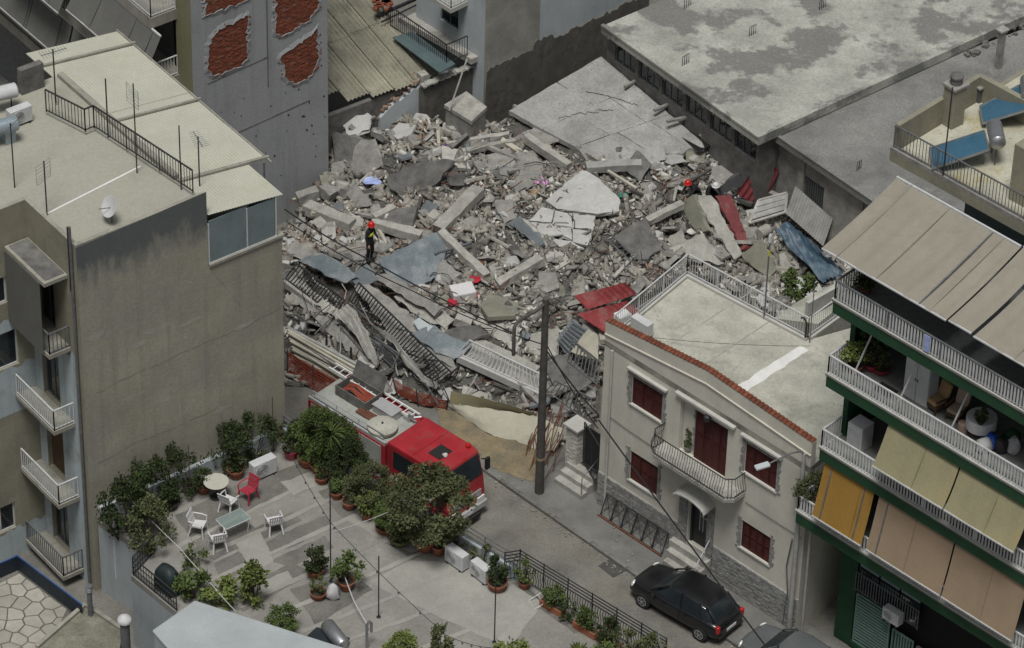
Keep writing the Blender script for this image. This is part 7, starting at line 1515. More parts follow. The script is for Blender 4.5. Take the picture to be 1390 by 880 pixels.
# ------------------------------------------------------------ cars
def car(label, fw_px, rw_px, paint, name='parked_car'):
    a_, b_ = P(*fw_px, 0), P(*rw_px, 0); d = (a_ - b_); wb_ = d.length; d.normalize(); left = Vector((-d.y, d.x, 0)); c = (a_ + b_) / 2 + (left * -.72 if left.dot(-V) > 0 else left * .72); rz = math.atan2(d.y, d.x)
    t = thing(name, label, 'car', c, rz, 'cars parked in the street', local=True); k = wb_ / 2.5
    st = [(-1.98, .66, .38, .62, .78), (-1.9, .78, .28, .85, .92), (-1.6, .84, .22, .93, .97), (-.8, .86, .2, .92, .96), (.4, .86, .2, .90, .94), (1.0, .85, .22, .86, .92), (1.55, .82, .24, .78, .86), (1.9, .74, .28, .66, .74), (2.02, .6, .36, .52, .62)]
    def loft(rows, close=True):
        m = MB(); n_ = len(rows[0])
        for r in rows: m.v += r
        for i in range(len(rows) - 1):
            for j in range(n_): m.f.append((i * n_ + j, i * n_ + (j + 1) % n_, (i + 1) * n_ + (j + 1) % n_, (i + 1) * n_ + j))
        m.f += [tuple(range(n_ - 1, -1, -1)), tuple((len(rows) - 1) * n_ + j for j in range(n_))]; return m
    rows = [[(x * k, -w, zb), (x * k, -w * 1.0, (zb + zt) / 2), (x * k, -w * .97, zt), (x * k, -w * .75, zc), (x * k, 0, zc + .015), (x * k, w * .75, zc), (x * k, w * .97, zt), (x * k, w, (zb + zt) / 2), (x * k, w, zb)] for x, w, zb, zt, zc in st]
    bo = loft(rows).build('body', paint, t, smooth=45); sm = bo.modifiers.new('sub', 'SUBSURF'); sm.levels = 1; sm.render_levels = 2
    cab_ = [(-1.72, .60, .93, .55, 1.0), (-1.45, .74, .93, .58, 1.30), (-.95, .76, .93, .62, 1.44), (-.2, .77, .93, .63, 1.48), (.3, .77, .92, .60, 1.42), (.62, .75, .92, .58, 1.2), (1.02, .70, .90, .62, .93)]
    rows = [[(x * k, -w, zb), (x * k, -wt, zt - .03), (x * k, -wt * .85, zt), (x * k, wt * .85, zt), (x * k, wt, zt - .03), (x * k, w, zb)] for x, w, zb, wt, zt in cab_]
    loft(rows).build('windows', 'glass', t, smooth=50)
    rr_ = [(-1.35, .56, 1.345), (-.95, .60, 1.452), (-.2, .61, 1.492), (.22, .59, 1.445), (.33, .57, 1.41)]; m = MB()
    for x, w, z in rr_: m.v += [(x * k, -w, z - .035), (x * k, -w * .8, z + .004), (x * k, 0, z + .02), (x * k, w * .8, z + .004), (x * k, w, z - .035)]
    for i in range(4):
        for j in range(4): m.f.append((i * 5 + j, i * 5 + j + 1, i * 5 + 6 + j, i * 5 + 5 + j))
    m.build('roof', paint, t, smooth=60)
    for s_ in (-1, 1):
        for p, q in (((1.02, .7, .92), (.31, .6, 1.43)), ((-.35, .775, .93), (-.3, .625, 1.48)), ((-1.7, .62, .95), (-1.3, .57, 1.37)), ((-1.2, .75, .93), (-1.05, .61, 1.43))): MB().bar((p[0] * k, s_ * p[1], p[2]), (q[0] * k, s_ * q[1], q[2]), .06, .05).build('pillar', paint, t)
        MB().box((.72 * k, s_ * .93, .92), .12, .16, .12).build('mirror', paint, t, bevel=.03)
        m = MB(); m.lathe((1.8 * k, s_ * .62, .66), [(.04, 0), (.14, .02), (.13, .07), (.02, .1)], 10, Vector((.75, s_ * .35, .35))); m.build('headlight', 'lamp_white', t, smooth=50)
        m = MB(); m.box((-1.9 * k, s_ * .66, .62), .14, .16, .3); m.build('taillight', 'lamp_red', t, bevel=.04)
        for p, q in (((-.34, .872, .4), (-.34, .872, .9)),): m = MB(); m.bar((p[0] * k, s_ * p[1], p[2]), (q[0] * k, s_ * q[1], q[2]), .012, .012); m.build('door_gap', 'rubber', t)
        for x in (-.6, .35): MB().box((x * k, s_ * .875, .78), .16, .02, .03).build('door_handle', paint, t)
        for x in (-1.25, 1.25):
            m = MB(); m.lathe((x * k, s_ * .74, .31), [(.15, -.11), (.29, -.11), (.31, -.05), (.31, .08), (.29, .12), (.2, .125)], 20, (0, s_, 0)); w_ = m.build('wheel', 'rubber', t, smooth=40); m = MB(); m.lathe((x * k, s_ * .868, .31), [(.2, -.02), (.19, .0), (.06, -.015), (.03, .005)], 14, (0, s_, 0)); m.build('rim', 'silver_paint', w_, smooth=30)
            m = MB(); 
            for q in range(5): a = q * 1.2566; m.bar((x * k + math.cos(a) * .04, s_ * .872, .31 + math.sin(a) * .04), (x * k + math.cos(a) * .18, s_ * .866, .31 + math.sin(a) * .18), .05, .02, up=Vector((0, 1, 0)))
            m.build('spokes', 'steel', w_, kind='stuff')
    MB().box((-1.985 * k, 0, .5), .02, .5, .11).build('number_plate', 'plastic_white', t)
    MB().box((-1.93 * k, 0, .34), .14, 1.3, .1).build('rear_bumper', 'rubber', t, bevel=.03); MB().box((1.97 * k, 0, .36), .1, 1.0, .12).build('front_grille', 'rubber', t, bevel=.03)
    MB().bar((.98 * k, -.3, .95), (.7 * k, .25, 1.13), .02, .012).build('wiper', 'rubber', t)
    return t
car('glossy black hatchback parked at the kerb before the cream house', (874, 823), (951, 868), 'car_black')
car('grey silver car parked behind the black hatchback', (1019, 906), (1096, 951), 'car_silver')
# ------------------------------------------------------------ people
mat('uniform_dark', (.014, .015, .018), .85, .25, 4, .2, 20); mat('hi_vis', (.5, .5, .06), .7, .1, 4, 0); mat('helmet_red', (.5, .02, .015), .35, .1, 4, 0, spec=.5); mat('skin', (.42, .26, .19), .7, .1, 4, 0); mat('uniform_red', (.4, .03, .03), .85, .2, 4, .2, 20)
def person(label, base, rz, J, helmet, band=True, top='uniform_dark'):
    t = thing('person', label, 'person', base, rz, None, local=True)
    names = list(J['v']); me = bpy.data.meshes.new('body'); me.from_pydata([J['v'][n_][0] for n_ in names], [(names.index(a), names.index(b)) for a, b in J['e']], []); o = bpy.data.objects.new('body', me); COL.objects.link(o); o.parent = t; ORG[o.name] = Vector(); LOCAL[o.name] = True
    md = o.modifiers.new('skin', 'SKIN'); md.use_smooth_shade = True
    for i, n_ in enumerate(names): r = J['v'][n_][1]; r = r if isinstance(r, tuple) else (r, r); me.skin_vertices[0].data[i].radius = r; me.skin_vertices[0].data[i].use_root = n_ == 'pelvis'
    s_ = o.modifiers.new('sub', 'SUBSURF'); s_.levels = 1; s_.render_levels = 2; me.materials.append(MATS[top])
    h_ = Vector(J['v']['head'][0]); m = MB(); m.lathe(h_ - Z * .11, [(.05, 0), (.085, .04), (.095, .12), (.08, .2), (.03, .24)], 12); hd = m.build('head', 'skin', t, smooth=60)
    m = MB(); m.box(h_ + Vector((-.012, -.115, -.03)), .024, .04, .05); m.build('nose', 'skin', hd); m = MB(); m.box(h_ + Vector((0, -.09, -.075)), .05, .02, .012); m.build('mouth', 'lamp_red', hd)
    for sx in (-1, 1): m = MB(); m.box(h_ + Vector((sx * .035, -.095, .02)), .025, .015, .014); m.build('eye', 'rubber', hd); m = MB(); m.box(h_ + Vector((sx * .098, 0, -.02)), .02, .04, .06); m.build('ear', 'skin', hd)
    m = MB(); m.lathe(h_ + Z * .03, [(.15, -.0), (.155, .02), (.125, .03), (.12, .1), (.08, .16), (.02, .18)], 16); m.build('helmet', helmet, t, smooth=50)
    for n_, dv in (('hand_l', J.get('hl', (0, -.3, -1))), ('hand_r', J.get('hr', (0, -.3, -1)))):
        c = Vector(J['v'][n_][0]); d = Vector(dv).normalized(); x = d.cross(Vector((0, 1, .2))).normalized(); y = x.cross(d); m = MB(); m.hexa(c - x * .04 - y * .014, d * .09, x * .08, y * .028); hnd = m.build('hand', 'skin', t)
        for q in range(4): b_ = c + d * .09 + x * (-.03 + .02 * q); m = MB(); l = (.065, .078, .074, .055)[q]; m.tube([b_, b_ + d * l * .6 + y * .008, b_ + d * l + y * .028], [.0095, .009, .006], 5); m.build('finger', 'skin', hnd)
        b_ = c + d * .03 - x * .04; m = MB(); m.tube([b_, b_ - x * .03 + d * .03, b_ - x * .035 + d * .065 + y * .02], [.011, .01, .007], 5); m.build('thumb', 'skin', hnd)
    if band:
        c = Vector(J['v']['chest'][0]); m = MB(); m.lathe(c - Z * .12, [(.172, 0), (.176, .02), (.176, .07), (.172, .09)], 16); q = m.build('hi_vis_band', 'hi_vis', t); q.scale = (1.0, .78, 1.0) if abs(c.y) < .2 else (1, 1, 1)
    return t
ST = dict(v=dict(pelvis=((0, 0, .95), (.15, .12)), spine=((0, .01, 1.15), (.15, .11)), chest=((0, -.01, 1.35), (.18, .125)), neck=((0, -.02, 1.52), .06), head=((0, -.06, 1.64), .05),
                 sh_l=((.19, 0, 1.44), .075), el_l=((.27, -.05, 1.16), .052), hand_l=((.2, -.24, 1.02), .036), sh_r=((-.19, 0, 1.44), .075), el_r=((-.28, -.02, 1.16), .052), hand_r=((-.26, -.12, .92), .036),
                 hip_l=((.1, 0, .88), .1), kn_l=((.12, -.05, .5), .072), an_l=((.12, .02, .1), .05), to_l=((.14, -.15, .05), .045), hip_r=((-.1, 0, .88), .1), kn_r=((-.13, -.02, .5), .072), an_r=((-.14, .05, .1), .05), to_r=((-.17, -.12, .05), .045)),
          e=[('pelvis', 'spine'), ('spine', 'chest'), ('chest', 'neck'), ('neck', 'head'), ('chest', 'sh_l'), ('sh_l', 'el_l'), ('el_l', 'hand_l'), ('chest', 'sh_r'), ('sh_r', 'el_r'), ('el_r', 'hand_r'), ('pelvis', 'hip_l'), ('hip_l', 'kn_l'), ('kn_l', 'an_l'), ('an_l', 'to_l'), ('pelvis', 'hip_r'), ('hip_r', 'kn_r'), ('kn_r', 'an_r'), ('an_r', 'to_r')])
person('person in dark uniform with yellow band and red helmet standing on the rubble', PM(502, 354, .12), math.radians(60), ST, 'helmet_red')
v2 = dict(ST['v']); v2.update(pelvis=((0, .2, .52), (.15, .12)), spine=((0, .1, .68), (.15, .11)), chest=((0, -.1, .85), (.18, .125)), neck=((0, -.24, .97), .06), head=((0, -.34, 1.04), .05), sh_l=((.19, -.13, .9), .075), el_l=((.24, -.32, .7), .052), hand_l=((.18, -.5, .58), .036), sh_r=((-.19, -.13, .9), .075), el_r=((-.26, -.3, .68), .052), hand_r=((-.2, -.5, .5), .036), hip_l=((.11, .18, .48), .1), kn_l=((.16, -.18, .5), .072), an_l=((.14, .02, .1), .05), to_l=((.16, -.16, .05), .045), hip_r=((-.11, .18, .48), .1), kn_r=((-.18, -.1, .34), .072), an_r=((-.16, .2, .1), .05), to_r=((-.18, .04, .05), .045))
person('person crouching behind the grooved slab with a red helmet and dark uniform', PM(942, 277, .05), math.radians(-60), dict(v=v2, e=ST['e']), 'helmet_red', band=False)
v3 = dict(v2); person('second crouching person in dark uniform and white helmet beside the grooved slab', PM(965, 277, .05), math.radians(20), dict(v=v3, e=ST['e']), 'plastic_white', band=False)
# ------------------------------------------------------------ poles, gate, lamp, cables
b_ = P(732, 668, .13); up_ = thing('utility_pole', 'dark wooden utility pole with a bent pipe bracket on the pavement', 'utility pole', b_)
MB().tube([b_, b_ + Z * 4, b_ + Z * 8.75], [.17, .145, .115], 14).build('shaft', 'pole_wood', up_, smooth=50); m = MB(); m.lathe(b_ + Z * 1.55, [(.168, 0), (.17, .05), (.166, .1)], 14); m.build('band', 'dirt', up_)
tp = b_ + Z * 8.55; MB().tube([tp, tp - V * .35 - Z * .1, tp - V * 1.35 - Z * .12, tp - V * 1.5 - Z * .3, tp - V * 1.5 - Z * 1.5], .065, 8).build('bracket', 'pole_wood', up_, smooth=50)
# brick gate pillar with steps and iron gate
gp = thing('gate_pillar', 'whitish brick gate pillar with a pale cap beside the cream house', 'gate pillar', P(783, 645, .13)); gc = P(781, 640, .13); GPF = Fac(gc - HF.e * .28 , HF.e)
m = MB(); m.hexa(gc - HF.e * .26 + HF.n * .26, HF.e * .52, HF.n * -.52, Z * 2.15); m.build('core', 'mortar', gp)
m = MB(); rs = random.Random(9)
for row in range(22):
    z = .15 + row * .096
    for fo, fd_ in ((gc - HF.e * .26 + HF.n * .26, HF.e), (gc + HF.e * .26 + HF.n * .26, -HF.n), (gc - HF.e * .26 - HF.n * .26, HF.n)):
        x = -.1 if row % 2 else 0
        while x < .52: a0_, a1_ = max(x, 0), min(x + .19, .52); nn = Vector((fd_.y, -fd_.x, 0)); a1_ > a0_ + .02 and m.hexa(fo + fd_ * a0_ + Z * (z - .13), fd_ * (a1_ - a0_), nn * rs.uniform(.015, .03), Z * .082); x += .205
m.build('bricks', 'rubble_pale', gp, kind='stuff')
m = MB(); m.hexa(gc - HF.e * .36 + HF.n * .36 + Z * 2.152, HF.e * .72, HF.n * -.72, Z * .08); m.build('cap', 'white_trim', gp)
gs = thing('gate_steps', 'three concrete steps rising to the dark iron gate', 'steps', P(790, 665, .13)); g0 = gc + HF.e * .35
for k in range(3): m = MB(); m.hexa(g0 + HF.n * (.1 + .3 * (2 - k)) - HF.e * .45, HF.e * 1.35, HF.n * .298, Z * (.2 * (k + 1))); m.build('step', 'concrete_light', gs)
m = MB(); q_ = g0 + HF.e * .86; m.tube([q_ + HF.n * .95 + Z * .2, q_ + HF.n * .95 + Z * .95, q_ + HF.n * .15 + Z * 1.4, q_ + HF.n * .15 + Z * .6], .02, 6); m.build('handrail', 'iron_grey', gs)
ig = thing('iron_gate', 'dark iron gate between the brick pillar and the cream house', 'gate', g0); railing(ig, [g0 + Z * .6, HF.at(-.05, .73, -.05)], 1.9, 'iron', .1, .02, .05, .8, name='gate_leaf')
m = MB(); m.hexa(g0 - HF.n * .1 + Z * .6, HF.e * .75, HF.n * .02, Z * 1.7); m.build('back_plate', 'iron', ig)
# iron lattice frames propped on the plinth
lf = thing('iron_lattice', 'dark iron lattice panels propped against the stone plinth', 'lattice', HF.at(1.8, .13, .3)); HFp = HF
for k in range(6):
    x0, x1 = .55 + k * .5, .55 + (k + 1) * .5 - .03; pts = [HF.at(x0, .14, .42), HF.at(x1, .14, .42), HF.at(x1, .95, .12), HF.at(x0, .95, .12)]
    m = MB()
    for p, q in zip(pts, pts[1:] + pts[:1]): m.bar(p, q, .03, .03)
    m.bar(pts[0], pts[2], .015, .015); m.bar(pts[1], pts[3], .015, .015); m.build('panel', 'iron', lf)
m = MB(); m.bar(HF.at(.5, .165, .5), HF.at(3.6, .165, .5), .05, .06); m.build('base_bar', 'rust', lf)
# street lamp post at the house corner
lb = HF.at(HL - .08, .13, .28); lh = 8.1; lp = thing('street_lamp', 'grey street lamp post with a curved arm at the house corner', 'street lamp', lb); MB().tube([lb, lb + Z * 3, lb + Z * lh], [.1, .09, .07], 12).build('post', 'zinc', lp, smooth=50); lt = lb + Z * lh
ar = (P(1064, 618, lh - .0) - P(1100, 610, lh)); ar.z = 0; ar = ar.normalized(); MB().tube([lt - Z * .6, lt - Z * .05, lt + ar * .12 + Z * .12, lt + ar * .5 + Z * .14, lt + ar * 1.25 - Z * .1], .03, 8).build('arm', 'iron_grey', lp, smooth=50)
m = MB(); hp = lt + ar * 1.25 - Z * .12; m.hexa(hp - Vector((-ar.y, ar.x, 0)) * .12 - Z * .05, ar * .5 - Z * .05, Vector((-ar.y, ar.x, 0)) * .24, Z * .1); m.build('lamp_head', 'pale_blue_wall', lp, bevel=.03)
m = MB(); q_ = HF.at(HL + .35, .13, .12); m.tube([q_, q_ + Z * 5.3], .05, 8); tag(m.build('drain_pipe', 'zinc', smooth=50), 'pale drain pipe beside the green shop front', 'pipe')
m = MB(); q_ = HF.at(HL - .55, .2, .06); m.tube([q_, q_ + Z * 1.5 + HF.e * .1, q_ + Z * 2.6 - HF.e * .05, q_ + Z * 3.9 + HF.e * .1], .025, 5); m.build('wall_cable', 'iron_grey', house)
cable([P(386, 284, 9.0), P(500, 352, 7.6), P(696, 452, 7.0)], .028, .1, 'thick black overhead cable across the collapse to the pole bracket', 'rubber')
cable([P(388, 300, 8.6), P(560, 395, 6.6), b_ + Z * 6.7], .02, .15, 'second thinner overhead cable from the beige building to the pole', 'rubber')
cable([b_ + Z * 6.6, HF.at(-.02, 4.2, .12)], .03, .12, 'black cable bundle from the utility pole to the house corner', 'rubber')
cable([b_ + Z * 6.9, HF.at(-.02, 3.6, .12)], .022, .2, 'thin cable sagging from the utility pole to the house corner', 'rubber')
cable([HF.at(.0, 4.0, .14), P(1060, 905, 4.2)], .03, .05, 'black cable from the house corner passing over the black car', 'rubber')
cable([HF.at(1.0, 7.6, .4) - HF.n * 1.5, P(1100, 470, 8.6)], .008, .1, 'thin wire above the railed roof of the cream house', 'string_wire')
ac_unit(PP(868, 455, Vector((0, 0, HZ)), Z) + HF.n * -.1, math.atan2(HF.e.y, HF.e.x) + math.pi, 'air conditioner unit behind the tiled parapet of the cream house', .8, .55, .32)
tag(MB().box(PP(845, 437, Vector((0, 0, HZ)), Z), .5, .4, .35, .6).build('roof_box', 'roof_white'), 'white covered box in the roof corner of the cream house', 'box')
m = MB(); q_ = PP(1037, 433, Vector((0, 0, HZ)), Z); t = thing('roof_mast', 'thin mast with a pale head behind the railed roof', 'mast', q_); MB().tube([q_, q_ + Z * 3.6], .03, 6).build('shaft', 'iron_grey', t); MB().lathe(q_ + Z * 3.3, [(.05, 0), (.07, .05), (.06, .3), (.03, .38)], 8).build('head', 'plastic_white', t); MB().lathe(q_ + Z * 2.75, [(.045, 0), (.045, .22)], 8).build('band', 'hi_vis', t)
q_ = PP(1093, 462, Vector((0, 0, HZ)), Z); m = MB(); m.tube([q_, q_ + Z * .75, q_ + Z * .9 - HF.e * .12, q_ + Z * .85 - HF.e * .25], .04, 8); tag(m.build('roof_spout', 'iron'), 'small dark bent pipe at the roof corner of the cream house', 'pipe'); m = MB(); m.tube([q_ + HF.e * .2, q_ + HF.e * .2 + Z * 2.6], .018, 6); tag(m.build('thin_mast', 'iron_grey'), 'slim bare mast beside the bent roof pipe', 'mast')
# pale neighbouring terrace behind the house roof
nb = thing('neighbour_terrace', 'low white parapet terrace behind the railed roof', 'terrace', P(1090, 430, 0)); m = MB(); pts = [P(*p, 6.6) for p in ((1050, 432), (1085, 408), (1140, 382), (1160, 400), (1110, 440))]; m.prism([Vector((p.x, p.y, 3)) for p in pts], 3.6); m.build('block', 'roof_grey', nb); m = MB(); m.bar(P(1095, 420, 7.0), P(1145, 392, 7.0), .14, .6); m.build('parapet', 'white_trim', nb)
shrub(1083, 402, 'green shrub growing behind the low white parapet', 'round', 4, 'leaf_mid', 1.3, z=5.6, group=None)
t = potted(0, 0, 'small potted plant on the ledge beside the balcony door', 'tall', 5, 'leaf_olive', .55, .16, .24, 'concrete', group=None); t.location = HF.at(3.93, 4.76, -.2)
t = shrub(0, 0, 'green shrub growing over the end of the lowest green balcony', 'big', 6, 'leaf_olive', (.95, .95, 1.0), group=None); t.location = GF.at(-.55, 6.05, .1)
# ------------------------------------------------------------ green block: awnings, furniture, shop front
def gaw(pxl, pxr, zt, zb__, dt, db__, mt, lab, folds=()):
    a_, b__ = GF.sz(*pxl, dt)[0], GF.sz(*pxr, dt)[0]; return awning(GF, (a_, b__), (dt, db__), (zt, zb__), mt, lab, folds=[a_ + f for f in folds], valance=.0)
gaw((1120, 630), (1187, 668), 8.66, 6.62, .5, .95, 'awning_orange', 'orange awning at the end of the lowest green balcony', (.32, 1.75))
gaw((1194, 672), (1296, 731), 8.66, 6.62, .5, .95, 'awning_pink', 'dusty pink awning next to the orange awning', (.4,))
gaw((1298, 732), (1395, 790), 8.66, 6.62, .5, .95, 'awning_pink', 'second dusty pink awning farther from the orange awning')
gaw((1207, 572), (1303, 628), 11.74, 10.35, .5, 1.15, 'awning_olive', 'stained olive yellow awning half lowered above the white box balcony')
gaw((1305, 629), (1400, 690), 11.74, 10.35, .5, 1.15, 'awning_olive', 'second olive yellow awning farther from the white box balcony')
for k, (px, py, zz) in enumerate(((1150, 455, 12.3), (1330, 545, 12.3), (1250, 500, 12.3))):
    m = MB(); s_ = (.9, 4.9, 2.8)[k]; m.bar(GF.at(s_, 12.4, .5), GF.at(s_ + .35, 14.75, -.2), .04, .04); m.build('awning_arm', 'white_metal', green)
def gpos(px, py, z): return P(px, py, z)
z3 = 12.31
potted(1160, 505, 'bushy yellow green potted plant in the balcony corner', 'round', 2, 'leaf_bright', 1.0, .24, .3, 'terracotta', z=z3, group='balcony plants')
potted(1183, 502, 'tall climbing potted plant at the balcony end', 'tall', 6, 'leaf_dark', 1.4, .24, .28, 'plastic_red', z=z3, group='balcony plants')
potted(1196, 506, 'red bowl with a low plant on the furnished balcony', 'sparse', 4, 'leaf_mid', .7, .28, .22, 'plastic_red', z=z3, group='balcony plants')
potted(1175, 395, 'dark shrub on the top floor terrace under the awning', 'round', 6, 'leaf_dark', 1.2, .25, .3, 'terracotta', z=15.34, group='balcony plants')
gz_ = math.atan2(GF.e.y, GF.e.x)
t = thing('wardrobe', 'pale blue two door wardrobe standing on the furnished balcony', 'wardrobe', gpos(1243, 545, z3), gz_, local=True); MB().box((0, .2, 0), 1.0, .5, 1.75).build('carcass', 'pale_blue_wall', t, bevel=.015)
for s_ in (-1, 1): d_ = MB().box((s_ * .25, -.062, .05), .47, .02, 1.65).build('door', 'white_metal', t); MB().box((s_ * .05, -.085, .85), .02, .02, .12).build('handle', 'iron', d_)
def armchair(px, py, mt, lab, rz):
    t = thing('cushioned_chair', lab, 'armchair', gpos(px, py, z3), rz, None, local=True); MB().box((0, 0, .2), .55, .55, .1).build('seat_frame', 'dark_wood', t)
    MB().box((0, -.02, .3), .5, .5, .14).build('seat_cushion', mt, t, bevel=.05); MB().hexa((-.25, .2, .42), (.5, 0, 0), (0, .12, 0), (0, .14, .52)).build('back_cushion', mt, t, bevel=.04)
    for sx in (-1, 1):
        for sy in (-1, 1): MB().box((sx * .25, sy * .24, 0), .05, .05, .2).build('leg', 'dark_wood', t)
        MB().box((sx * .29, 0, .5), .05, .5, .05).build('armrest', 'dark_wood', t)
armchair(1270, 555, 'tan_fabric', 'tan tufted armchair beside the wardrobe on the balcony', gz_ - .2); armchair(1298, 568, 'pink_fabric', 'pale pink tufted armchair beside the balcony round table', gz_ + .1)
t = thing('balcony_table', 'round table under a patterned cloth on the furnished balcony', 'table', gpos(1330, 590, z3), 0, local=True); MB().lathe((0, 0, 0), [(.5, .35), (.5, .7), (.48, .74), (.02, .745)], 20).build('tablecloth', 'white_cloth', t, smooth=40); MB().lathe((0, 0, 0), [(.05, 0), (.05, .7)], 8).build('leg', 'iron', t)
m = plant_parts; t = potted(1331, 575, 'dark potted plant standing on the balcony round table', 'round', 3, 'leaf_dark', .5, .14, .16, 'soil', z=z3 + .745, group='balcony plants')
tag(MB().lathe(gpos(1306, 588, z3), [(.16, 0), (.17, .38), (.16, .42), (.02, .43)], 12).build('stool', 'pink_fabric'), 'small pink stool between the armchair and round table', 'stool')
for px, py, mt, lab in ((1345, 606, 'blue_plastic', 'bright blue bag among the balcony clutter'), (1336, 612, 'white_cloth', 'white bundle beside the bright blue bag'), (1358, 612, 'iron', 'dark bundle among the balcony clutter'), (1375, 612, 'white_cloth', 'pale patterned bundle at the end of the balcony clutter'), (1372, 600, 'green_paint', 'dark green bundle behind the pale patterned one')):
    p = gpos(px, py, z3); m = MB(); rs = random.Random(px); n_ = 9
    for r, h_ in ((.2, 0), (.28, .15), (.24, .35), (.12, .48)):
        for j in range(n_): a = 6.283 * j / n_; q = r * rs.uniform(.75, 1.2); m.v.append((p.x + q * math.cos(a), p.y + q * math.sin(a), p.z + h_ * rs.uniform(.9, 1.1)))
    for k in range(3):
        for j in range(n_): m.f.append((k * n_ + j, k * n_ + (j + 1) % n_, (k + 1) * n_ + (j + 1) % n_, (k + 1) * n_ + j))
    m.f.append(tuple(range(3 * n_, 4 * n_))); tag(m.build('bundle', mt, smooth=60), lab, 'bundle', 'clutter on the furnished balcony')
for k, (s_, mt) in enumerate(((5.6, 'white_cloth'), (6.4, 'pink_fabric'))): m = MB(); WB.box(m, s_, s_ + .6, 13.1, 14.1, .1, .13); tag(m.build('hanging_cloth', mt), ('pale cloth', 'pinkish cloth')[k] + ' hanging on the rear wall of the furnished balcony', 'cloth')
m = MB(); p, q = gpos(1207, 524, z3 + .012), 0; m.hexa(p - GF.e * .3, GF.e * .7, GF.n * .5, Z * .01); tag(m.build('door_mat', 'iron'), 'dark door mat on the furnished balcony floor', 'mat')
z2b = 9.23
t = thing('washing_machine', 'white upright appliance in the corner of the half shaded balcony', 'appliance', gpos(1166, 605, z2b), gz_, local=True); MB().box((0, 0, 0), .62, .6, 1.0).build('casing', 'plastic_white', t, bevel=.02); MB().box((0, -.305, .1), .5, .012, .75).build('front_panel', 'white_metal', t)
for px, py, rz, lab in ((1266, 668, .5, 'dark chair behind the railing under the olive awning'), (1300, 690, -.2, 'second dark chair under the olive awning')): chair(px, py, gz_ + rz, lab, 'iron', z=z2b, group='dark chairs on the shaded balcony')
q_ = GF.at(4.0, 15.45, .62); t = thing('draped_rag', 'blue and white rag draped over the top railing', 'rag', q_); m = MB(); m.hexa(GF.at(3.75, 15.45, .62), GF.e * .22, GF.n * .02, Z * .62); m.build('front_fold', 'cloth_blue', t); m = MB(); m.hexa(GF.at(3.75, 15.6, .5), GF.e * .22, GF.n * .02, Z * .5); m.build('rear_fold', 'uniform_dark', t)
SFd = -.9
def sfr(a, b): (s0_, z1_), (s1_, z0_) = GF.sz(*a, SFd), GF.sz(*b, SFd); return s0_, s1_, min(z0_, z1_), max(z0_, z1_)
SF = Fac(GF.at(0, 0, SFd), GF.e)
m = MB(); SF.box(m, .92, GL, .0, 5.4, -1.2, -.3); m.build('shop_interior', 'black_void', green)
def louver_door(s0_, s1_, z0_, z1_, vert=False, name='louvred_door'):
    m = MB()
    for a, b, c, d in ((s0_, s0_ + .05, z0_, z1_), (s1_ - .05, s1_, z0_, z1_), (s0_ + .05, s1_ - .05, z0_, z0_ + .05), (s0_ + .05, s1_ - .05, z1_ - .05, z1_)): SF.box(m, a, b, c, d, -.02, .03)
    o = m.build(name, 'louver_green', green); SF_ = MB(); SF_.poly([SF.at(s0_, z0_, -.025), SF.at(s1_, z0_, -.025), SF.at(s1_, z1_, -.025), SF.at(s0_, z1_, -.025)]); SF_.build('backing', 'green_paint', o)
    n_ = int(((s1_ - s0_) if vert else (z1_ - z0_)) / .13)
    for i in range(1, n_):
        g = MB()
        if vert: x = s0_ + .05 + i * (s1_ - s0_ - .1) / n_; SF.box(g, x - .03, x + .03, z0_ + .05, z1_ - .05, -.015, .02)
        else: z = z0_ + .05 + i * (z1_ - z0_ - .1) / n_; SF.box(g, s0_ + .05, s1_ - .05, z - .035, z + .03, -.015, .02)
        g.build('slat', 'louver_green', o)
louver_door(.98, 2.5, .35, 2.55); louver_door(2.62, 3.55, .35, 2.0, True)
m = MB(); SF.box(m, .9, 4.0, .13, .33, -.1, .06); m.build('door_sill', 'green_paint', green)
for k in range(3): m = MB(); SF.box(m, 1.0 + k * .9, 1.82 + k * .9, 3.75, 4.75, -.02, .0); m.build('fanlight_pane', 'panel_blue', green); m = MB(); SF.box(m, 1.0 + k * .9, 1.82 + k * .9, 2.65, 3.7, -.02, .0); m.build('fanlight_pane', 'glass', green)
railing(green, [SF.at(.95, 2.7, .12), SF.at(3.7, 2.7, .12)], .85, 'iron_grey', .11, .03, .04, 1.0, name='window_guard')
ac_unit(SF.at(2.75, 2.5, .25), gz_, 'air conditioner hung on the green shop front', .7, .5, .3)
m = MB(); SF.box(m, 3.7, 4.6, .13, 1.9, -.05, .05); m.build('wall_panel', 'slab_green', green)
s0_ = 6.1; m = MB(); 
for a, b, c, d in ((s0_, s0_ + .07, .3, 2.8), (s0_ + 1.13, s0_ + 1.2, .3, 2.8), (s0_ + .57, s0_ + .63, .3, 2.8), (s0_ + .07, s0_ + 1.13, 2.73, 2.8), (s0_ + .07, s0_ + 1.13, 1.9, 1.96), (s0_ + .07, s0_ + 1.13, 1.05, 1.11)): SF.box(m, a, b, c, d, .0, .05)
m.build('white_door_frame', 'white_rail', green)
awning(SF, (7.0, 9.6), (.1, 1.5), (2.9, 2.3), 'awning_red', 'small dark red awning over the green block shop door')
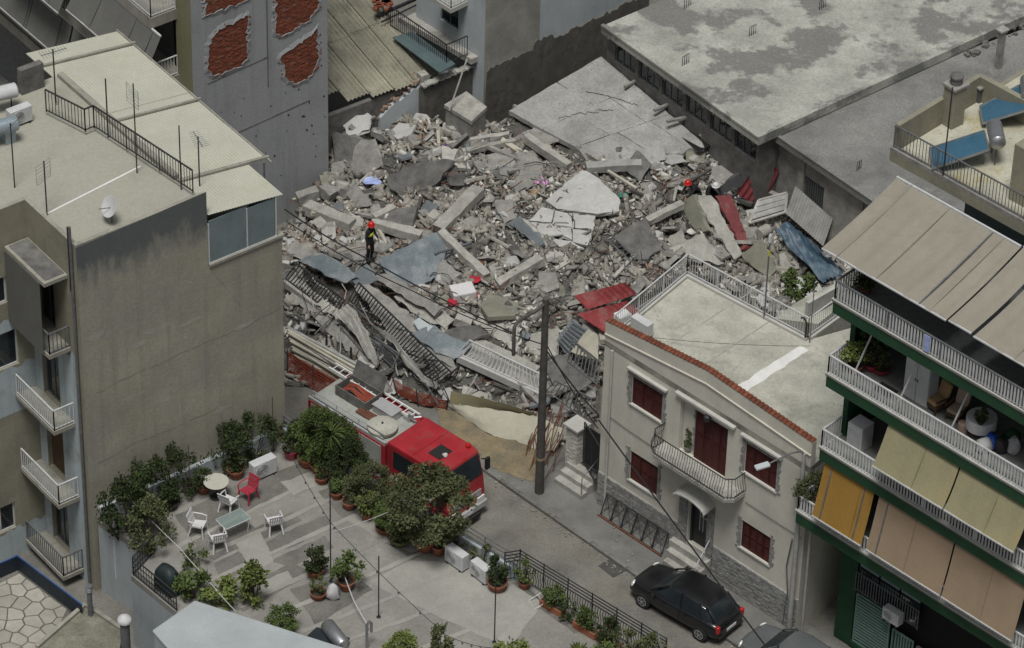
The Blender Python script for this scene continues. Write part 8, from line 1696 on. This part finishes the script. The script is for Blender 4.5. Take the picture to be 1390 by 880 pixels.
# roof of the green block: solar panels, chimney
def rpx(px, py, dz=0): return P(px, py, RZ + dz)
for k, (c4, tk_, lab) in enumerate(((((1262, 202, .15), (1336, 178, .75), (1342, 204, .75), (1266, 230, .15)), (1352, 182), 'solar water heater with a blue panel behind the roof railing'), (((1330, 145, .2), (1392, 112, .8), (1394, 150, .8), (1334, 168, .2)), (1396, 120), 'second solar water heater with a blue panel near the roof parapet'))):
    q = [rpx(*p) for p in c4]; t = thing('solar_heater', lab, 'water heater', Vector((q[0].x, q[0].y, RZ)), 0, 'solar heaters on the green block'); m = MB(); m.prism(q, -.07); m.build('panel', 'solar_blue', t); m = MB()
    for a, b in zip(q, q[1:] + q[:1]): m.bar(a + Z * .01, b + Z * .01, .05, .06)
    m.build('panel_frame', 'steel', t); c = rpx(*tk_, .95); ax = (q[2] - q[1]).normalized(); m = MB(); m.lathe(c - ax * .55, [(.05, -.04), (.2, 0), (.26, .06), (.26, 1.05), (.2, 1.12), (.05, 1.16)], 18, ax); m.build('tank', 'steel', t, smooth=40)
    for f in (-.35, .35): p = c + ax * f; MB().bar(Vector((p.x, p.y, RZ - .02)), p - Z * .2, .04, .04).build('leg', 'iron_grey', t)
p = rpx(1292, 168, -.02); t = thing('roof_chimney', 'rendered chimney with a round pot on the green block roof', 'chimney', p, .7, local=True); MB().box((0, 0, 0), .55, .5, 1.5).build('stack', 'olive_wall', t, bevel=.02); MB().box((0, 0, 1.502), .65, .6, .08).build('cap', 'concrete', t); MB().lathe((0, 0, 1.585), [(.2, 0), (.2, .22), (.23, .24), (.23, .3), (.1, .32)], 14).build('pot', 'concrete_dark', t)
p = rpx(1330, 132, -.02); t = thing('metal_cabinet', 'small grey cabinet on the green block roof', 'cabinet', p, .7, local=True); MB().box((0, 0, 0), .6, .5, .55).build('box', 'concrete_dark', t); MB().box((0, 0, .552), .7, .6, .05).build('lid', 'concrete', t)
m = MB(); p = GF.at(s0 if False else (rpx(1283, 240) - GF.O).dot(GF.e), RZ + .1, d0 - .02); m.tube([p, p + Z * 3.4], .025, 6); tag(m.build('roof_mast_pole', 'iron'), 'thin black mast at the roof railing of the green block', 'mast')

# grit along the kerb and wall feet
rg = np.random.default_rng(9); m = MB()
for k in range(700):
    f = rg.random(); side = rg.random(); p = kerb_a + kn * (1.0 + f * 21) + kp * (rg.normal(-.12, .12) if side < .7 else rg.uniform(.2, 2.2)); z = .004 if (p - kerb_a).dot(kp) < 0 else .135; q = .015 + .05 * rg.random() ** 3
    m.box((p.x, p.y, z), q * 1.4, q, q * .7, rg.uniform(0, 3))
o = m.build('kerb_grit', 'rubble_grey', loc=(0, 0, 0), kind='stuff'); o['label'] = 'loose grit scattered along the kerb'; o['category'] = 'grit'
